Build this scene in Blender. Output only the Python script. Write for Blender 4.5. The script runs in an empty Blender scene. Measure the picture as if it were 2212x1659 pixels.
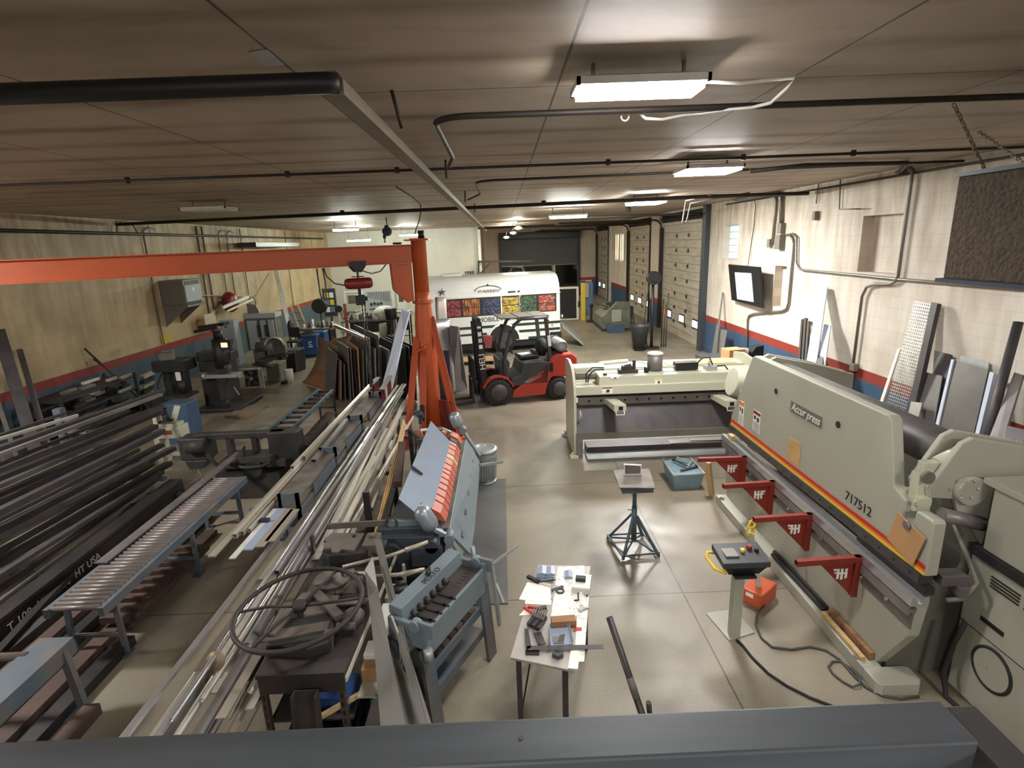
import bpy, bmesh, math, random
from mathutils import Vector as V, Matrix, Euler
random.seed(7)
SC = bpy.context.scene
COL = SC.collection
PI = math.pi

# ---------------------------------------------------------------- camera, world, exposure
cam = bpy.data.objects.new('camera', bpy.data.cameras.new('camera'))
COL.objects.link(cam)
cam.data.sensor_width = 36.0
cam.data.lens = 36.0 * 1185 / 2212
cam.data.clip_start = 0.05
cam.data.clip_end = 200
cam.matrix_world = Matrix(((0.999182, 0.039361, -0.009312, 0.0), (-0.018799, 0.248066, -0.968561, 0.0), (-0.035814, 0.967943, 0.248603, 3.75), (0, 0, 0, 1)))
SC.camera = cam
SC.view_settings.view_transform = 'Standard'
SC.view_settings.look = 'None'
SC.view_settings.gamma = 1.0
SC.view_settings.use_curve_mapping = False
SC.view_settings.exposure = 1.05
SC.cycles.max_bounces = 7
SC.cycles.diffuse_bounces = 4
SC.cycles.glossy_bounces = 4
SC.cycles.transmission_bounces = 4
SC.cycles.sample_clamp_indirect = 8.0
LAMP = 78.0          # strength of a lit fixture's diffuser
world = bpy.data.worlds.new('daylight')
SC.world = world
world.use_nodes = True
world.node_tree.nodes['Background'].inputs[0].default_value = (0.80, 0.90, 1.0, 1)
world.node_tree.nodes['Background'].inputs[1].default_value = 1.6

# ---------------------------------------------------------------- materials
def srgb(c):
    return tuple(((v / 255) / 12.92 if v <= 10 else (((v / 255) + 0.055) / 1.055) ** 2.4) for v in c)

def mat(name, c, rough=0.55, metal=0.0, var=0.12, scale=5.0, bump=0.0, stretch=None, c2=None, mixlo=0.45, mixhi=0.75, coat=0.0):
    """plain painted / metal / cloth surface with uneven tone; c2 = dirt or wear colour in patches"""
    m = bpy.data.materials.new(name); m.use_nodes = True
    nt = m.node_tree; b = nt.nodes['Principled BSDF']
    b.inputs['Roughness'].default_value = rough
    b.inputs['Metallic'].default_value = metal
    if coat: b.inputs['Coat Weight'].default_value = coat
    tc = nt.nodes.new('ShaderNodeTexCoord'); mp = nt.nodes.new('ShaderNodeMapping')
    nt.links.new(tc.outputs['Object'], mp.inputs[0])
    if stretch: mp.inputs['Scale'].default_value = stretch
    no = nt.nodes.new('ShaderNodeTexNoise'); no.inputs['Scale'].default_value = scale; no.inputs['Detail'].default_value = 6
    nt.links.new(mp.outputs[0], no.inputs['Vector'])
    cr = nt.nodes.new('ShaderNodeValToRGB'); nt.links.new(no.outputs[0], cr.inputs[0])
    l = srgb(c); e = cr.color_ramp.elements
    e[0].position, e[1].position = 0.3, 0.7
    e[0].color = (*[x * (1 - var) for x in l], 1); e[1].color = (*[min(1, x * (1 + var)) for x in l], 1)
    out = cr.outputs[0]
    if c2:
        n2 = nt.nodes.new('ShaderNodeTexNoise'); n2.inputs['Scale'].default_value = scale * 0.45; n2.inputs['Detail'].default_value = 8
        nt.links.new(mp.outputs[0], n2.inputs['Vector'])
        r2 = nt.nodes.new('ShaderNodeValToRGB'); nt.links.new(n2.outputs[0], r2.inputs[0])
        r2.color_ramp.elements[0].position, r2.color_ramp.elements[1].position = mixlo, mixhi
        mx = nt.nodes.new('ShaderNodeMix'); mx.data_type = 'RGBA'
        nt.links.new(r2.outputs[0], mx.inputs[0]); nt.links.new(out, mx.inputs[6]); mx.inputs[7].default_value = (*srgb(c2), 1)
        out = mx.outputs[2]
    nt.links.new(out, b.inputs['Base Color'])
    if bump:
        bp = nt.nodes.new('ShaderNodeBump'); bp.inputs['Strength'].default_value = bump; bp.inputs['Distance'].default_value = 0.02
        nt.links.new(no.outputs[0], bp.inputs['Height']); nt.links.new(bp.outputs[0], b.inputs['Normal'])
    return m

def emit(name, c, s):
    m = bpy.data.materials.new(name); m.use_nodes = True
    b = m.node_tree.nodes['Principled BSDF']
    b.inputs['Base Color'].default_value = (*srgb(c), 1)
    b.inputs['Emission Color'].default_value = (*srgb(c), 1)
    b.inputs['Emission Strength'].default_value = s
    return m

class N:
    """tiny node-building shorthand"""
    def __init__(s, name):
        s.m = bpy.data.materials.new(name); s.m.use_nodes = True
        s.t = s.m.node_tree; s.b = s.t.nodes['Principled BSDF']
        tc = s.t.nodes.new('ShaderNodeTexCoord'); s.obj = tc.outputs['Object']
        sp = s.t.nodes.new('ShaderNodeSeparateXYZ'); s.t.links.new(s.obj, sp.inputs[0])
        s.x, s.y, s.z = sp.outputs
    def put(s, sock, v):
        if hasattr(v, 'is_linked'): s.t.links.new(v, sock)
        elif isinstance(v, (tuple, list)): sock.default_value = (*v, 1) if len(v) == 3 and sock.type == 'RGBA' else v
        else: sock.default_value = v
    def math(s, op, a, b=0.0, c=None):
        n = s.t.nodes.new('ShaderNodeMath'); n.operation = op
        s.put(n.inputs[0], a); s.put(n.inputs[1], b)
        if c is not None: s.put(n.inputs[2], c)
        return n.outputs[0]
    def vec(s, x, y, z):
        n = s.t.nodes.new('ShaderNodeCombineXYZ'); s.put(n.inputs[0], x); s.put(n.inputs[1], y); s.put(n.inputs[2], z)
        return n.outputs[0]
    def noise(s, v, scale, detail=5, dist=0.0):
        n = s.t.nodes.new('ShaderNodeTexNoise'); s.put(n.inputs['Vector'], v)
        n.inputs['Scale'].default_value = scale; n.inputs['Detail'].default_value = detail; n.inputs['Distortion'].default_value = dist
        return n.outputs[0]
    def voro(s, v, scale):
        n = s.t.nodes.new('ShaderNodeTexVoronoi'); s.put(n.inputs['Vector'], v); n.inputs['Scale'].default_value = scale
        return n
    def ramp(s, f, stops, const=False):
        n = s.t.nodes.new('ShaderNodeValToRGB'); s.put(n.inputs[0], f)
        cr = n.color_ramp
        if const: cr.interpolation = 'CONSTANT'
        while len(cr.elements) < len(stops): cr.elements.new(0.5)
        for e, (p, c) in zip(cr.elements, stops):
            e.position = p; e.color = (*c, 1) if len(c) == 3 else c
        return n.outputs[0]
    def mix(s, f, a, b, mode='MIX'):
        n = s.t.nodes.new('ShaderNodeMix'); n.data_type = 'RGBA'; n.blend_type = mode
        s.put(n.inputs[0], f); s.put(n.inputs[6], a); s.put(n.inputs[7], b)
        return n.outputs[2]
    def done(s, col, rough=0.6, bump=None, bs=0.3):
        s.put(s.b.inputs['Base Color'], col); s.put(s.b.inputs['Roughness'], rough)
        if bump is not None:
            n = s.t.nodes.new('ShaderNodeBump'); n.inputs['Strength'].default_value = bs; n.inputs['Distance'].default_value = 0.02
            s.put(n.inputs['Height'], bump); s.t.links.new(n.outputs[0], s.b.inputs['Normal'])
        return s.m

W1 = (1, 1, 1); K0 = (0, 0, 0)
def floor_mat():
    n = N('sealed_concrete')
    base = n.ramp(n.noise(n.obj, 0.55, 6), [(0.3, srgb((120, 112, 98))), (0.55, srgb((140, 131, 114))), (0.8, srgb((154, 145, 127)))])
    sp = n.ramp(n.noise(n.obj, 130, 2), [(0.34, (0.66, 0.64, 0.6)), (0.5, W1), (0.66, (1.25, 1.24, 1.2))])
    col = n.mix(0.8, base, sp, 'MULTIPLY')
    st = n.ramp(n.noise(n.obj, 0.9, 8, 1.0), [(0.52, W1), (0.72, (0.62, 0.6, 0.6))])
    col = n.mix(0.7, col, st, 'MULTIPLY')
    # traffic dirt trodden in round the lift truck and the shear
    wd = n.math('MULTIPLY', n.noise(n.obj, 0.7, 5), 2.6)
    for cx, cy, rr in ((0.2, 11.2, 2.2), (2.2, 8.9, 1.3), (2.1, 5.5, 0.6)):
        dx = n.math('SUBTRACT', n.x, cx); dy = n.math('SUBTRACT', n.y, cy)
        dd = n.math('ADD', n.math('SQRT', n.math('ADD', n.math('MULTIPLY', dx, dx), n.math('MULTIPLY', dy, dy))), wd)
        col = n.mix(0.8, col, n.ramp(n.math('DIVIDE', dd, rr + 2.6), [(0.3, (0.62, 0.6, 0.6)), (0.8, W1)]), 'MULTIPLY')
    sq = n.ramp(n.noise(n.obj, 3.1, 3), [(0.70, W1), (0.78, (0.55, 0.54, 0.53))])
    col = n.mix(0.6, col, sq, 'MULTIPLY')
    # saw-cut joints of the slab
    wob = n.math('MULTIPLY', n.noise(n.obj, 1.2, 2), 0.03)
    jy = n.math('ABSOLUTE', n.math('SUBTRACT', n.math('PINGPONG', n.math('ADD', n.math('SUBTRACT', n.y, 5.2 - 2.87 * 4), wob), 1.435), 0.0))
    jx = n.math('ABSOLUTE', n.math('PINGPONG', n.math('ADD', n.math('SUBTRACT', n.x, 1.84 - 2 * 4.05 * 3), wob), 2.025))
    j = n.math('LESS_THAN', n.math('MINIMUM', jy, jx), 0.008)
    col = n.mix(n.math('MULTIPLY', j, 0.75), col, srgb((52, 46, 40)))
    rough = n.ramp(n.noise(n.obj, 2.5, 5), [(0.3, (0.34,) * 3), (0.7, (0.55,) * 3)])
    return n.done(col, rough, n.noise(n.obj, 40, 3), 0.08)

def block_mat(name, wall, stain, amount, along, blue, red, bands=True):
    """painted concrete block: mortar joints, dust streaks; blue dado and red band"""
    n = N(name)
    u = n.y if along == 'y' else n.x
    br = n.t.nodes.new('ShaderNodeTexBrick'); n.put(br.inputs['Vector'], n.vec(u, n.z, 0.0))
    br.inputs['Scale'].default_value = 1.0; br.inputs['Brick Width'].default_value = 0.406; br.inputs['Row Height'].default_value = 0.203
    br.inputs['Mortar Size'].default_value = 0.006; br.inputs['Mortar Smooth'].default_value = 0.3
    br.inputs['Color1'].default_value = (1, 1, 1, 1); br.inputs['Color2'].default_value = (0.93, 0.93, 0.92, 1); br.inputs['Mortar'].default_value = (0.62, 0.58, 0.52, 1)
    col = n.mix(0.32, wall, br.outputs['Color'], 'MULTIPLY')
    pts = n.vec(n.math('MULTIPLY', u, 3.2), n.math('MULTIPLY', n.z, 0.55), 0.0)
    s1 = n.ramp(n.noise(pts, 1.5, 6, 0.4), [(0.36, W1), (0.72, stain)])
    up = n.ramp(n.math('DIVIDE', n.z, 4.72), [(0.30, K0), (0.95, W1)])
    col = n.mix(n.math('MULTIPLY', n.math('ADD', n.math('MULTIPLY', up, 0.75), 0.2), amount), col, n.mix(1.0, col, s1, 'MULTIPLY'))
    s2 = n.ramp(n.noise(n.vec(u, n.z, 0.0), 1.1, 6), [(0.45, W1), (0.75, stain)])
    col = n.mix(amount * 0.5, col, s2, 'MULTIPLY')
    if bands:
        soft = n.mix(0.45, red, n.mix(1.0, red, s1, 'MULTIPLY')); softb = n.mix(0.4, blue, n.mix(1.0, blue, s1, 'MULTIPLY'))
        col = n.mix(n.math('LESS_THAN', n.z, 1.22), col, soft)
        col = n.mix(n.math('LESS_THAN', n.z, 1.02), col, softb)
    return n.done(col, 0.6, br.outputs['Fac'], -0.25)

def ceiling_mat():
    n = N('stained_ceiling_panels')
    base = n.ramp(n.noise(n.obj, 0.5, 5), [(0.3, srgb((154, 139, 123))), (0.7, srgb((182, 167, 150)))])
    # soot lines where the purlins touch the boards
    w = n.math('ADD', n.y, n.math('MULTIPLY', n.noise(n.vec(n.math('MULTIPLY', n.x, 0.4), n.y, 0.0), 1.0, 4), 0.22))
    d = n.math('PINGPONG', w, 0.34)
    band = n.ramp(d, [(0.0, (0.32, 0.26, 0.21)), (0.05, (0.55, 0.48, 0.41)), (0.16, W1)])
    amt = n.ramp(n.noise(n.vec(n.math('MULTIPLY', n.x, 0.7), n.math('MULTIPLY', n.y, 1.6), 0.0), 0.9, 4), [(0.38, (0.10,) * 3), (0.64, (0.8,) * 3)])
    col = n.mix(amt, base, n.mix(1.0, base, band, 'MULTIPLY'))
    bl = n.ramp(n.noise(n.vec(n.math('MULTIPLY', n.x, 1.0), n.math('MULTIPLY', n.y, 2.2), 0.0), 1.5, 7, 0.6), [(0.52, W1), (0.78, (0.55, 0.48, 0.42))])
    col = n.mix(0.55, col, bl, 'MULTIPLY')
    jx = n.math('PINGPONG', n.math('SUBTRACT', n.x, 0.4 - 1.52 * 20), 0.76)
    jn = n.math('PINGPONG', n.math('SUBTRACT', n.y, 3.9 - 3.05 * 20), 1.525)
    wob = n.math('MULTIPLY', n.noise(n.obj, 3.0, 2), 0.010)
    j = n.math('LESS_THAN', n.math('MINIMUM', jx, jn), n.math('ADD', wob, 0.003))
    col = n.mix(n.math('MULTIPLY', j, 0.8), col, srgb((40, 31, 25)))
    return n.done(col, 0.6, n.noise(n.obj, 9, 3), 0.05)

def door_mat():
    n = N('insulated_door_skin')
    base = srgb((196, 188, 172))
    d = n.math('PINGPONG', n.z, 0.14)
    dirt = n.ramp(n.noise(n.vec(n.y, n.math('MULTIPLY', n.z, 4.0), 0.0), 1.5, 6), [(0.35, W1), (0.7, (0.62, 0.54, 0.46))])
    col = n.mix(0.75, base, dirt, 'MULTIPLY')
    col = n.mix(n.math('MULTIPLY', n.math('LESS_THAN', d, 0.010), 0.7), col, srgb((60, 52, 44)))
    return n.done(col, 0.5)

def fruit_mat(name, cols, scale, stretch=(1, 1, 1)):
    n = N(name)
    v = n.voro(n.vec(n.math('MULTIPLY', n.x, stretch[0]), n.math('MULTIPLY', n.y, stretch[1]), n.math('MULTIPLY', n.z, stretch[2])), scale)
    k = n.ramp(v.outputs['Color'], [(i / max(1, len(cols) - 1) * 0.9, srgb(c)) for i, c in enumerate(cols)])
    edge = n.ramp(v.outputs['Distance'], [(0.35, W1), (0.75, (0.25, 0.22, 0.22))])
    return n.done(n.mix(1.0, k, edge, 'MULTIPLY'), 0.4)

def board_mat(name, c, line, sx, sz, th=0.06):
    """printed sheet: rows of fine lines of writing"""
    n = N(name)
    r = n.math('LESS_THAN', n.math('PINGPONG', n.z, sz), sz * th * 6)
    w = n.math('GREATER_THAN', n.noise(n.vec(n.math('MULTIPLY', n.math('ADD', n.x, n.y), sx), n.math('MULTIPLY', n.z, 40), 0.0), 1.0, 2), 0.48)
    return n.done(n.mix(n.math('MULTIPLY', r, w), srgb(c), srgb(line)), 0.5)

def drawing_mat(name):
    """white print with faint grey linework"""
    n = N(name)
    a = n.math('LESS_THAN', n.math('ABSOLUTE', n.math('SUBTRACT', n.noise(n.obj, 9, 2, 1.5), 0.5)), 0.012)
    k = n.math('GREATER_THAN', n.noise(n.obj, 14, 2), 0.5)
    return n.done(n.mix(n.math('MULTIPLY', n.math('MULTIPLY', a, k), 0.6), srgb((240, 238, 228)), srgb((96, 98, 104))), 0.7)

M = {}
def m(key, *a, **k): M[key] = mat(key, *a, **k)
m('sage', (166, 165, 150), 0.42, var=0.04, scale=2, c2=(146, 143, 128), mixlo=0.6, mixhi=0.9)
m('sage_dark', (104, 104, 92), 0.5, var=0.08)
m('cream', (190, 190, 168), 0.42, var=0.04, scale=2, c2=(168, 163, 142), mixlo=0.6, mixhi=0.9)
m('orange', (184, 84, 40), 0.42, var=0.06, scale=2, c2=(156, 72, 40), mixlo=0.62, mixhi=0.9)
m('orange_box', (196, 90, 54), 0.45)
m('red', (130, 46, 34), 0.45, var=0.05)
m('fork_red', (172, 58, 44), 0.36, var=0.04)
m('old_red', (140, 58, 50), 0.6, c2=(96, 78, 70))
m('hoist_red', (120, 30, 28), 0.35)
m('stripe_red', (184, 56, 38), 0.4, var=0.02)
m('stripe_orange', (232, 128, 48), 0.4, var=0.02)
m('yellow', (228, 196, 60), 0.45, var=0.04)
m('white', (226, 224, 216), 0.45, var=0.03)
m('bus_white', (228, 228, 224), 0.3, var=0.02, coat=0.3)
m('paper', (240, 238, 228), 0.7, var=0.03)
m('blue_strip', (196, 208, 226), 0.35, var=0.05, stretch=(1, 1, 0.2))
m('black', (26, 26, 27), 0.5, var=0.2)
m('rubber', (34, 33, 32), 0.75, var=0.25, scale=14, bump=0.2)
m('charcoal', (58, 60, 64), 0.45, var=0.1)
m('navy', (38, 46, 66), 0.5)
m('blue', (46, 80, 132), 0.42, var=0.06)
m('steel_blue', (104, 128, 158), 0.5)
m('box_blue', (62, 86, 112), 0.5)
m('rack_grey', (82, 94, 104), 0.55, c2=(110, 98, 84))
m('brake_grey', (112, 124, 130), 0.45, var=0.05, c2=(90, 96, 98), mixlo=0.6)
m('brake_dark', (58, 64, 72), 0.5)
m('pan_blue', (150, 164, 182), 0.35, metal=0.0, var=0.05, scale=3)
m('steel', (138, 134, 130), 0.4, 0.4, var=0.12, scale=4, c2=(104, 96, 90))
m('light_steel', (188, 182, 174), 0.38, 0.3, var=0.08, scale=6, c2=(150, 142, 134), mixlo=0.5)
m('roller_steel', (112, 104, 100), 0.45, 0.3, var=0.15, scale=9)
m('strip_grey', (122, 120, 113), 0.42, 0.25, var=0.06, scale=3)
m('bright_steel', (202, 202, 202), 0.26, 0.75, var=0.06, scale=2)
m('aluminium', (206, 200, 188), 0.36, 0.45, var=0.05, scale=2)
m('mill_alu', (172, 162, 146), 0.45, 0.35, var=0.06, scale=2)
m('galvanised', (176, 180, 180), 0.38, 0.45, var=0.12, scale=9)
m('hammered', (148, 158, 164), 0.34, 0.4, var=0.08, scale=12, bump=0.1)
m('dark_steel', (72, 69, 70), 0.48, 0.3, var=0.22, scale=5, c2=(84, 72, 64), mixlo=0.5)
m('black_steel', (46, 45, 47), 0.45, 0.3, var=0.25, scale=6, c2=(62, 54, 50))
m('grey_steel', (118, 114, 112), 0.45, 0.35, var=0.14, scale=4, c2=(90, 84, 80))
m('rusty', (84, 64, 55), 0.7, 0.2, var=0.2, c2=(62, 53, 49))
m('dusty', (112, 104, 96), 0.65, 0.3, var=0.15, scale=7, c2=(72, 64, 58))
m('dusty_dark', (66, 60, 56), 0.62, 0.3, var=0.2, c2=(44, 40, 38))
m('machine_black', (44, 44, 44), 0.5, 0.2, var=0.25, c2=(70, 66, 60))
m('machine_green', (112, 114, 100), 0.5, 0.1, c2=(80, 80, 72))
m('panel_grey', (166, 174, 178), 0.5, var=0.05)
m('unit_grey', (120, 114, 104), 0.5, var=0.06)
m('stand_green', (70, 86, 92), 0.5, var=0.1)
m('wood', (190, 158, 112), 0.65, var=0.14, scale=4, stretch=(1, 8, 8))
m('old_wood', (150, 112, 74), 0.7, var=0.2, stretch=(1, 8, 8), c2=(96, 70, 48))
m('bamboo', (196, 160, 106), 0.5, var=0.15)
m('cardboard', (184, 142, 98), 0.75, var=0.06)
m('brown_sheet', (142, 120, 98), 0.5, 0.15, var=0.08, scale=2)
m('rust_sheet', (154, 108, 78), 0.55, 0.1, var=0.1)
m('conduit', (128, 124, 116), 0.4, 0.5, var=0.1)
m('dark_conduit', (52, 46, 42), 0.55, 0.3, var=0.15)
m('dusty_pipe', (118, 104, 86), 0.6, var=0.14, scale=3)
m('filter', (78, 66, 54), 0.95, var=0.35, scale=26, bump=1.0)
m('cable', (70, 68, 64), 0.6)
m('finger_red', (186, 98, 76), 0.5, var=0.08, c2=(150, 90, 74), mixlo=0.6)
m('copper', (190, 140, 110), 0.4, 0.4)
m('fixture_white', (206, 204, 198), 0.4)
m('teal_tote', (118, 146, 156), 0.5)
m('big_plate', (92, 87, 83), 0.42, 0.35, var=0.16, scale=3, c2=(70, 65, 62))
m('curtain', (104, 104, 108), 0.55, var=0.05)
m('darkgreen', (24, 52, 44), 0.5)
m('green', (48, 110, 66), 0.5)
m('mat_steel', (112, 112, 110), 0.42, 0.35, var=0.16, scale=2.4, c2=(84, 82, 80))
m('plastic_wrap', (206, 204, 196), 0.25)
m('screen_bezel', (24, 24, 28), 0.25)
m('sign_yellow', (196, 168, 60), 0.6)
m('plywood', (196, 172, 130), 0.6, var=0.1, stretch=(1, 6, 6))
m('rail_grey', (84, 88, 92), 0.45, 0.25, var=0.14, scale=5, stretch=(0.6, 4, 4), c2=(70, 70, 70))
m('rail_dark', (58, 56, 54), 0.6, 0.1)
m('shade', (40, 34, 32), 0.9)
M['lit'] = emit('lit_diffuser', (250, 247, 245), LAMP)
M['lit_strip'] = emit('lit_tube', (240, 248, 232), 240.0)
M['lit_bay'] = emit('lit_bay', (255, 244, 220), 240.0)
M['lit_far'] = emit('lit_diffuser_far', (250, 247, 245), LAMP * 2.2)
M['unlit'] = mat('unlit_diffuser', (196, 186, 172), 0.4)
M['screen'] = emit('screen_page', (176, 188, 232), 0.2)
M['dro'] = emit('readout', (255, 178, 120), 1.6)
M['daylight'] = emit('daylit_pane', (226, 238, 246), 1.3)
M['daylight_warm'] = emit('daylit_yellow_pane', (252, 244, 206), 1.6)

# ---------------------------------------------------------------- mesh building
class MB:
    def __init__(s): s.bm = bmesh.new()
    def face(s, vs, sm=False):
        try:
            f = s.bm.faces.new(vs); f.smooth = sm
        except ValueError: pass
    def hexa(s, a, b):
        """a, b: two matching quads of points"""
        A = [s.bm.verts.new(p) for p in a]; B = [s.bm.verts.new(p) for p in b]
        n = len(A)
        s.face(A[::-1]); s.face(B)
        for i in range(n): s.face((A[i], A[(i + 1) % n], B[(i + 1) % n], B[i]))
        return s
    def box(s, x0, x1, y0, y1, z0, z1):
        return s.hexa([(x0, y0, z0), (x1, y0, z0), (x1, y1, z0), (x0, y1, z0)], [(x0, y0, z1), (x1, y0, z1), (x1, y1, z1), (x0, y1, z1)])
    def cb(s, c, d, rz=0, rx=0, ry=0):
        R = Euler((rx, ry, rz)).to_matrix(); c = V(c); x, y, z = d[0] / 2, d[1] / 2, d[2] / 2
        q = lambda zz: [c + R @ V((a * x, b * y, zz)) for a, b in ((-1, -1), (1, -1), (1, 1), (-1, 1))]
        return s.hexa(q(-z), q(z))
    def prism(s, pts, v):
        v = V(v); return s.hexa([V(p) for p in pts], [V(p) + v for p in pts])
    def frame(s, p, q, up=(0, 0, 1)):
        d = (V(q) - V(p)).normalized(); up = V(up)
        if abs(d.dot(up)) > 0.98: up = V((0, 1, 0)) if abs(d.y) < 0.9 else V((1, 0, 0))
        x = d.cross(up).normalized(); return d, x, x.cross(d)
    def bar(s, p, q, w, h=None, up=(0, 0, 1)):
        h = h or w; p, q = V(p), V(q); d, x, y = s.frame(p, q, up)
        k = lambda o: [o + x * a * w / 2 + y * b * h / 2 for a, b in ((-1, -1), (1, -1), (1, 1), (-1, 1))]
        return s.hexa(k(p), k(q))
    def section(s, p, q, shape, up=(0, 0, 1)):
        """extrude a 2-D outline [(across, up)] from p to q"""
        p, q = V(p), V(q); d, x, y = s.frame(p, q, up)
        return s.hexa([p + x * a + y * b for a, b in shape], [q + x * a + y * b for a, b in shape])
    def cyl(s, p, q, r, r2=None, n=14, cap=True):
        p, q = V(p), V(q); r2 = r if r2 is None else r2; d, x, y = s.frame(p, q)
        A, B = [], []
        for i in range(n):
            t = 2 * PI * i / n; o = x * math.cos(t) + y * math.sin(t)
            A.append(s.bm.verts.new(p + o * r)); B.append(s.bm.verts.new(q + o * r2))
        for i in range(n): s.face((A[i], A[(i + 1) % n], B[(i + 1) % n], B[i]), True)
        if cap: s.face(A[::-1]); s.face(B)
        return s
    def pipe(s, p, q, r, t=0.004, n=10):
        """hollow round tube"""
        p, q = V(p), V(q); d, x, y = s.frame(p, q); L = []
        for o, rr in ((p, r), (q, r), (q, r - t), (p, r - t)):
            L.append([s.bm.verts.new(o + (x * math.cos(2 * PI * i / n) + y * math.sin(2 * PI * i / n)) * rr) for i in range(n)])
        for k in range(4):
            A, B = L[k], L[(k + 1) % 4]
            for i in range(n): s.face((A[i], A[(i + 1) % n], B[(i + 1) % n], B[i]), k in (0, 2))
        return s
    def rtube(s, p, q, w, h, t=0.004):
        """hollow rectangular tube"""
        p, q = V(p), V(q); d, x, y = s.frame(p, q); L = []
        for o, k in ((p, 0), (q, 0), (q, t), (p, t)):
            L.append([s.bm.verts.new(o + x * a * (w / 2 - k) + y * b * (h / 2 - k)) for a, b in ((-1, -1), (1, -1), (1, 1), (-1, 1))])
        for k in range(4):
            A, B = L[k], L[(k + 1) % 4]
            for i in range(4): s.face((A[i], A[(i + 1) % 4], B[(i + 1) % 4], B[i]))
        return s
    def tube(s, pts, r, n=8, closed=False):
        P = [V(p) for p in pts]; rings = []; N_ = len(P); ref = None
        for i, p in enumerate(P):
            a = P[i - 1] if (i > 0 or closed) else p; b = P[(i + 1) % N_] if (i < N_ - 1 or closed) else p
            d = (b - a).normalized()
            if ref is None:
                ref = d.cross(V((0, 0, 1)) if abs(d.z) < 0.9 else V((0, 1, 0))).normalized()
            x = (ref - d * ref.dot(d)).normalized(); y = d.cross(x); ref = x
            rings.append([s.bm.verts.new(p + (x * math.cos(2 * PI * k / n) + y * math.sin(2 * PI * k / n)) * r) for k in range(n)])
        for i in range(N_ if closed else N_ - 1):
            A, B = rings[i], rings[(i + 1) % N_]
            for k in range(n): s.face((A[k], A[(k + 1) % n], B[(k + 1) % n], B[k]), True)
        if not closed: s.face(rings[0][::-1]); s.face(rings[-1])
        return s
    def lathe(s, prof, c=(0, 0, 0), n=20, T=None):
        c = V(c); T = T or Matrix.Identity(3); rings = []
        for r, z in prof:
            rings.append([s.bm.verts.new(c + T @ V((r * math.cos(2 * PI * k / n), r * math.sin(2 * PI * k / n), z))) for k in range(n)])
        for A, B in zip(rings, rings[1:]):
            for k in range(n): s.face((A[k], A[(k + 1) % n], B[(k + 1) % n], B[k]), True)
        s.face(rings[0][::-1]); s.face(rings[-1])
        return s
    def ball(s, c, r, n=12):
        r = r if isinstance(r, (tuple, list)) else (r, r, r)
        prof = [(max(1e-4, math.sin(PI * i / 8)), -math.cos(PI * i / 8)) for i in range(9)]
        return s.lathe(prof, c, n, Matrix.Diagonal(r))
    def surf(s, f, nu, nv, th):
        """sheet of thickness th over a grid of points f(u, v) -> (point, normal)"""
        A, B = [], []
        for i in range(nu + 1):
            ra, rb = [], []
            for j in range(nv + 1):
                p, nn = f(i / nu, j / nv); ra.append(s.bm.verts.new(V(p))); rb.append(s.bm.verts.new(V(p) + V(nn).normalized() * th))
            A.append(ra); B.append(rb)
        for i in range(nu):
            for j in range(nv):
                s.face((A[i][j], A[i][j + 1], A[i + 1][j + 1], A[i + 1][j]), True); s.face((B[i][j], B[i + 1][j], B[i + 1][j + 1], B[i][j + 1]), True)
        for i in range(nu):
            s.face((A[i][0], A[i + 1][0], B[i + 1][0], B[i][0])); s.face((A[i][nv], B[i][nv], B[i + 1][nv], A[i + 1][nv]))
        for j in range(nv):
            s.face((A[0][j], B[0][j], B[0][j + 1], A[0][j + 1])); s.face((A[nu][j], A[nu][j + 1], B[nu][j + 1], B[nu][j]))
        return s

def root_of(o):
    while o.parent: o = o.parent
    return o
def link(bm, name, material, parent=None, bevel=0.0, local=False):
    bmesh.ops.recalc_face_normals(bm, faces=bm.faces[:])
    me = bpy.data.meshes.new(name); bm.to_mesh(me); bm.free()
    o = bpy.data.objects.new(name, me); COL.objects.link(o)
    me.materials.append(M[material] if isinstance(material, str) else material)
    if parent is not None:
        o.parent = parent
        if not local:
            r = root_of(parent); me.transform((Matrix.Translation(r.location) @ Euler(r.rotation_euler).to_matrix().to_4x4()).inverted())
    if bevel:
        b = o.modifiers.new('bevel', 'BEVEL'); b.width = bevel; b.segments = 2; b.limit_method = 'ANGLE'; b.angle_limit = 0.9
    return o
def tag(o, label, cat, group=None):
    o['label'] = label; o['category'] = cat
    if group: o['group'] = group
    return o
def T(name, label, cat, loc=(0, 0, 0), group=None, rz=0.0):
    o = bpy.data.objects.new(name, None); COL.objects.link(o)
    o.location = loc; o.rotation_euler = (0, 0, rz); o.empty_display_size = 0.1
    return tag(o, label, cat, group)
def P(mb, name, material, parent, bevel=0.0, label=None, local=False):
    o = link(mb.bm, name, material, parent, bevel, local)
    if label: o['label'] = label
    return o
def S(mb, name, material, label, cat, group=None, bevel=0.0):
    """a thing that is one mesh; its origin goes to the middle of its base"""
    vs = [v.co for v in mb.bm.verts]
    lo = [min(v[i] for v in vs) for i in range(3)]; hi = [max(v[i] for v in vs) for i in range(3)]
    c = V(((lo[0] + hi[0]) / 2, (lo[1] + hi[1]) / 2, lo[2]))
    bmesh.ops.translate(mb.bm, verts=mb.bm.verts[:], vec=-c)
    o = link(mb.bm, name, material, None, bevel); o.location = c
    return tag(o, label, cat, group)
def ST(mb, name, material, parent=None, bevel=0.0):
    o = link(mb.bm, name, material, parent, bevel)
    if parent is None: o['kind'] = 'structure'
    return o
def copy_thing(r, loc, rz, label, group=None):
    def cp(o, par):
        c = o.copy(); COL.objects.link(c); c.parent = par
        for ch in [x for x in bpy.data.objects if x.parent == o and x != c]: cp(ch, c)
        return c
    c = cp(r, None); c.location = loc; c.rotation_euler = (0, 0, rz)
    return tag(c, label, r['category'], group or r.get('group'))
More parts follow.
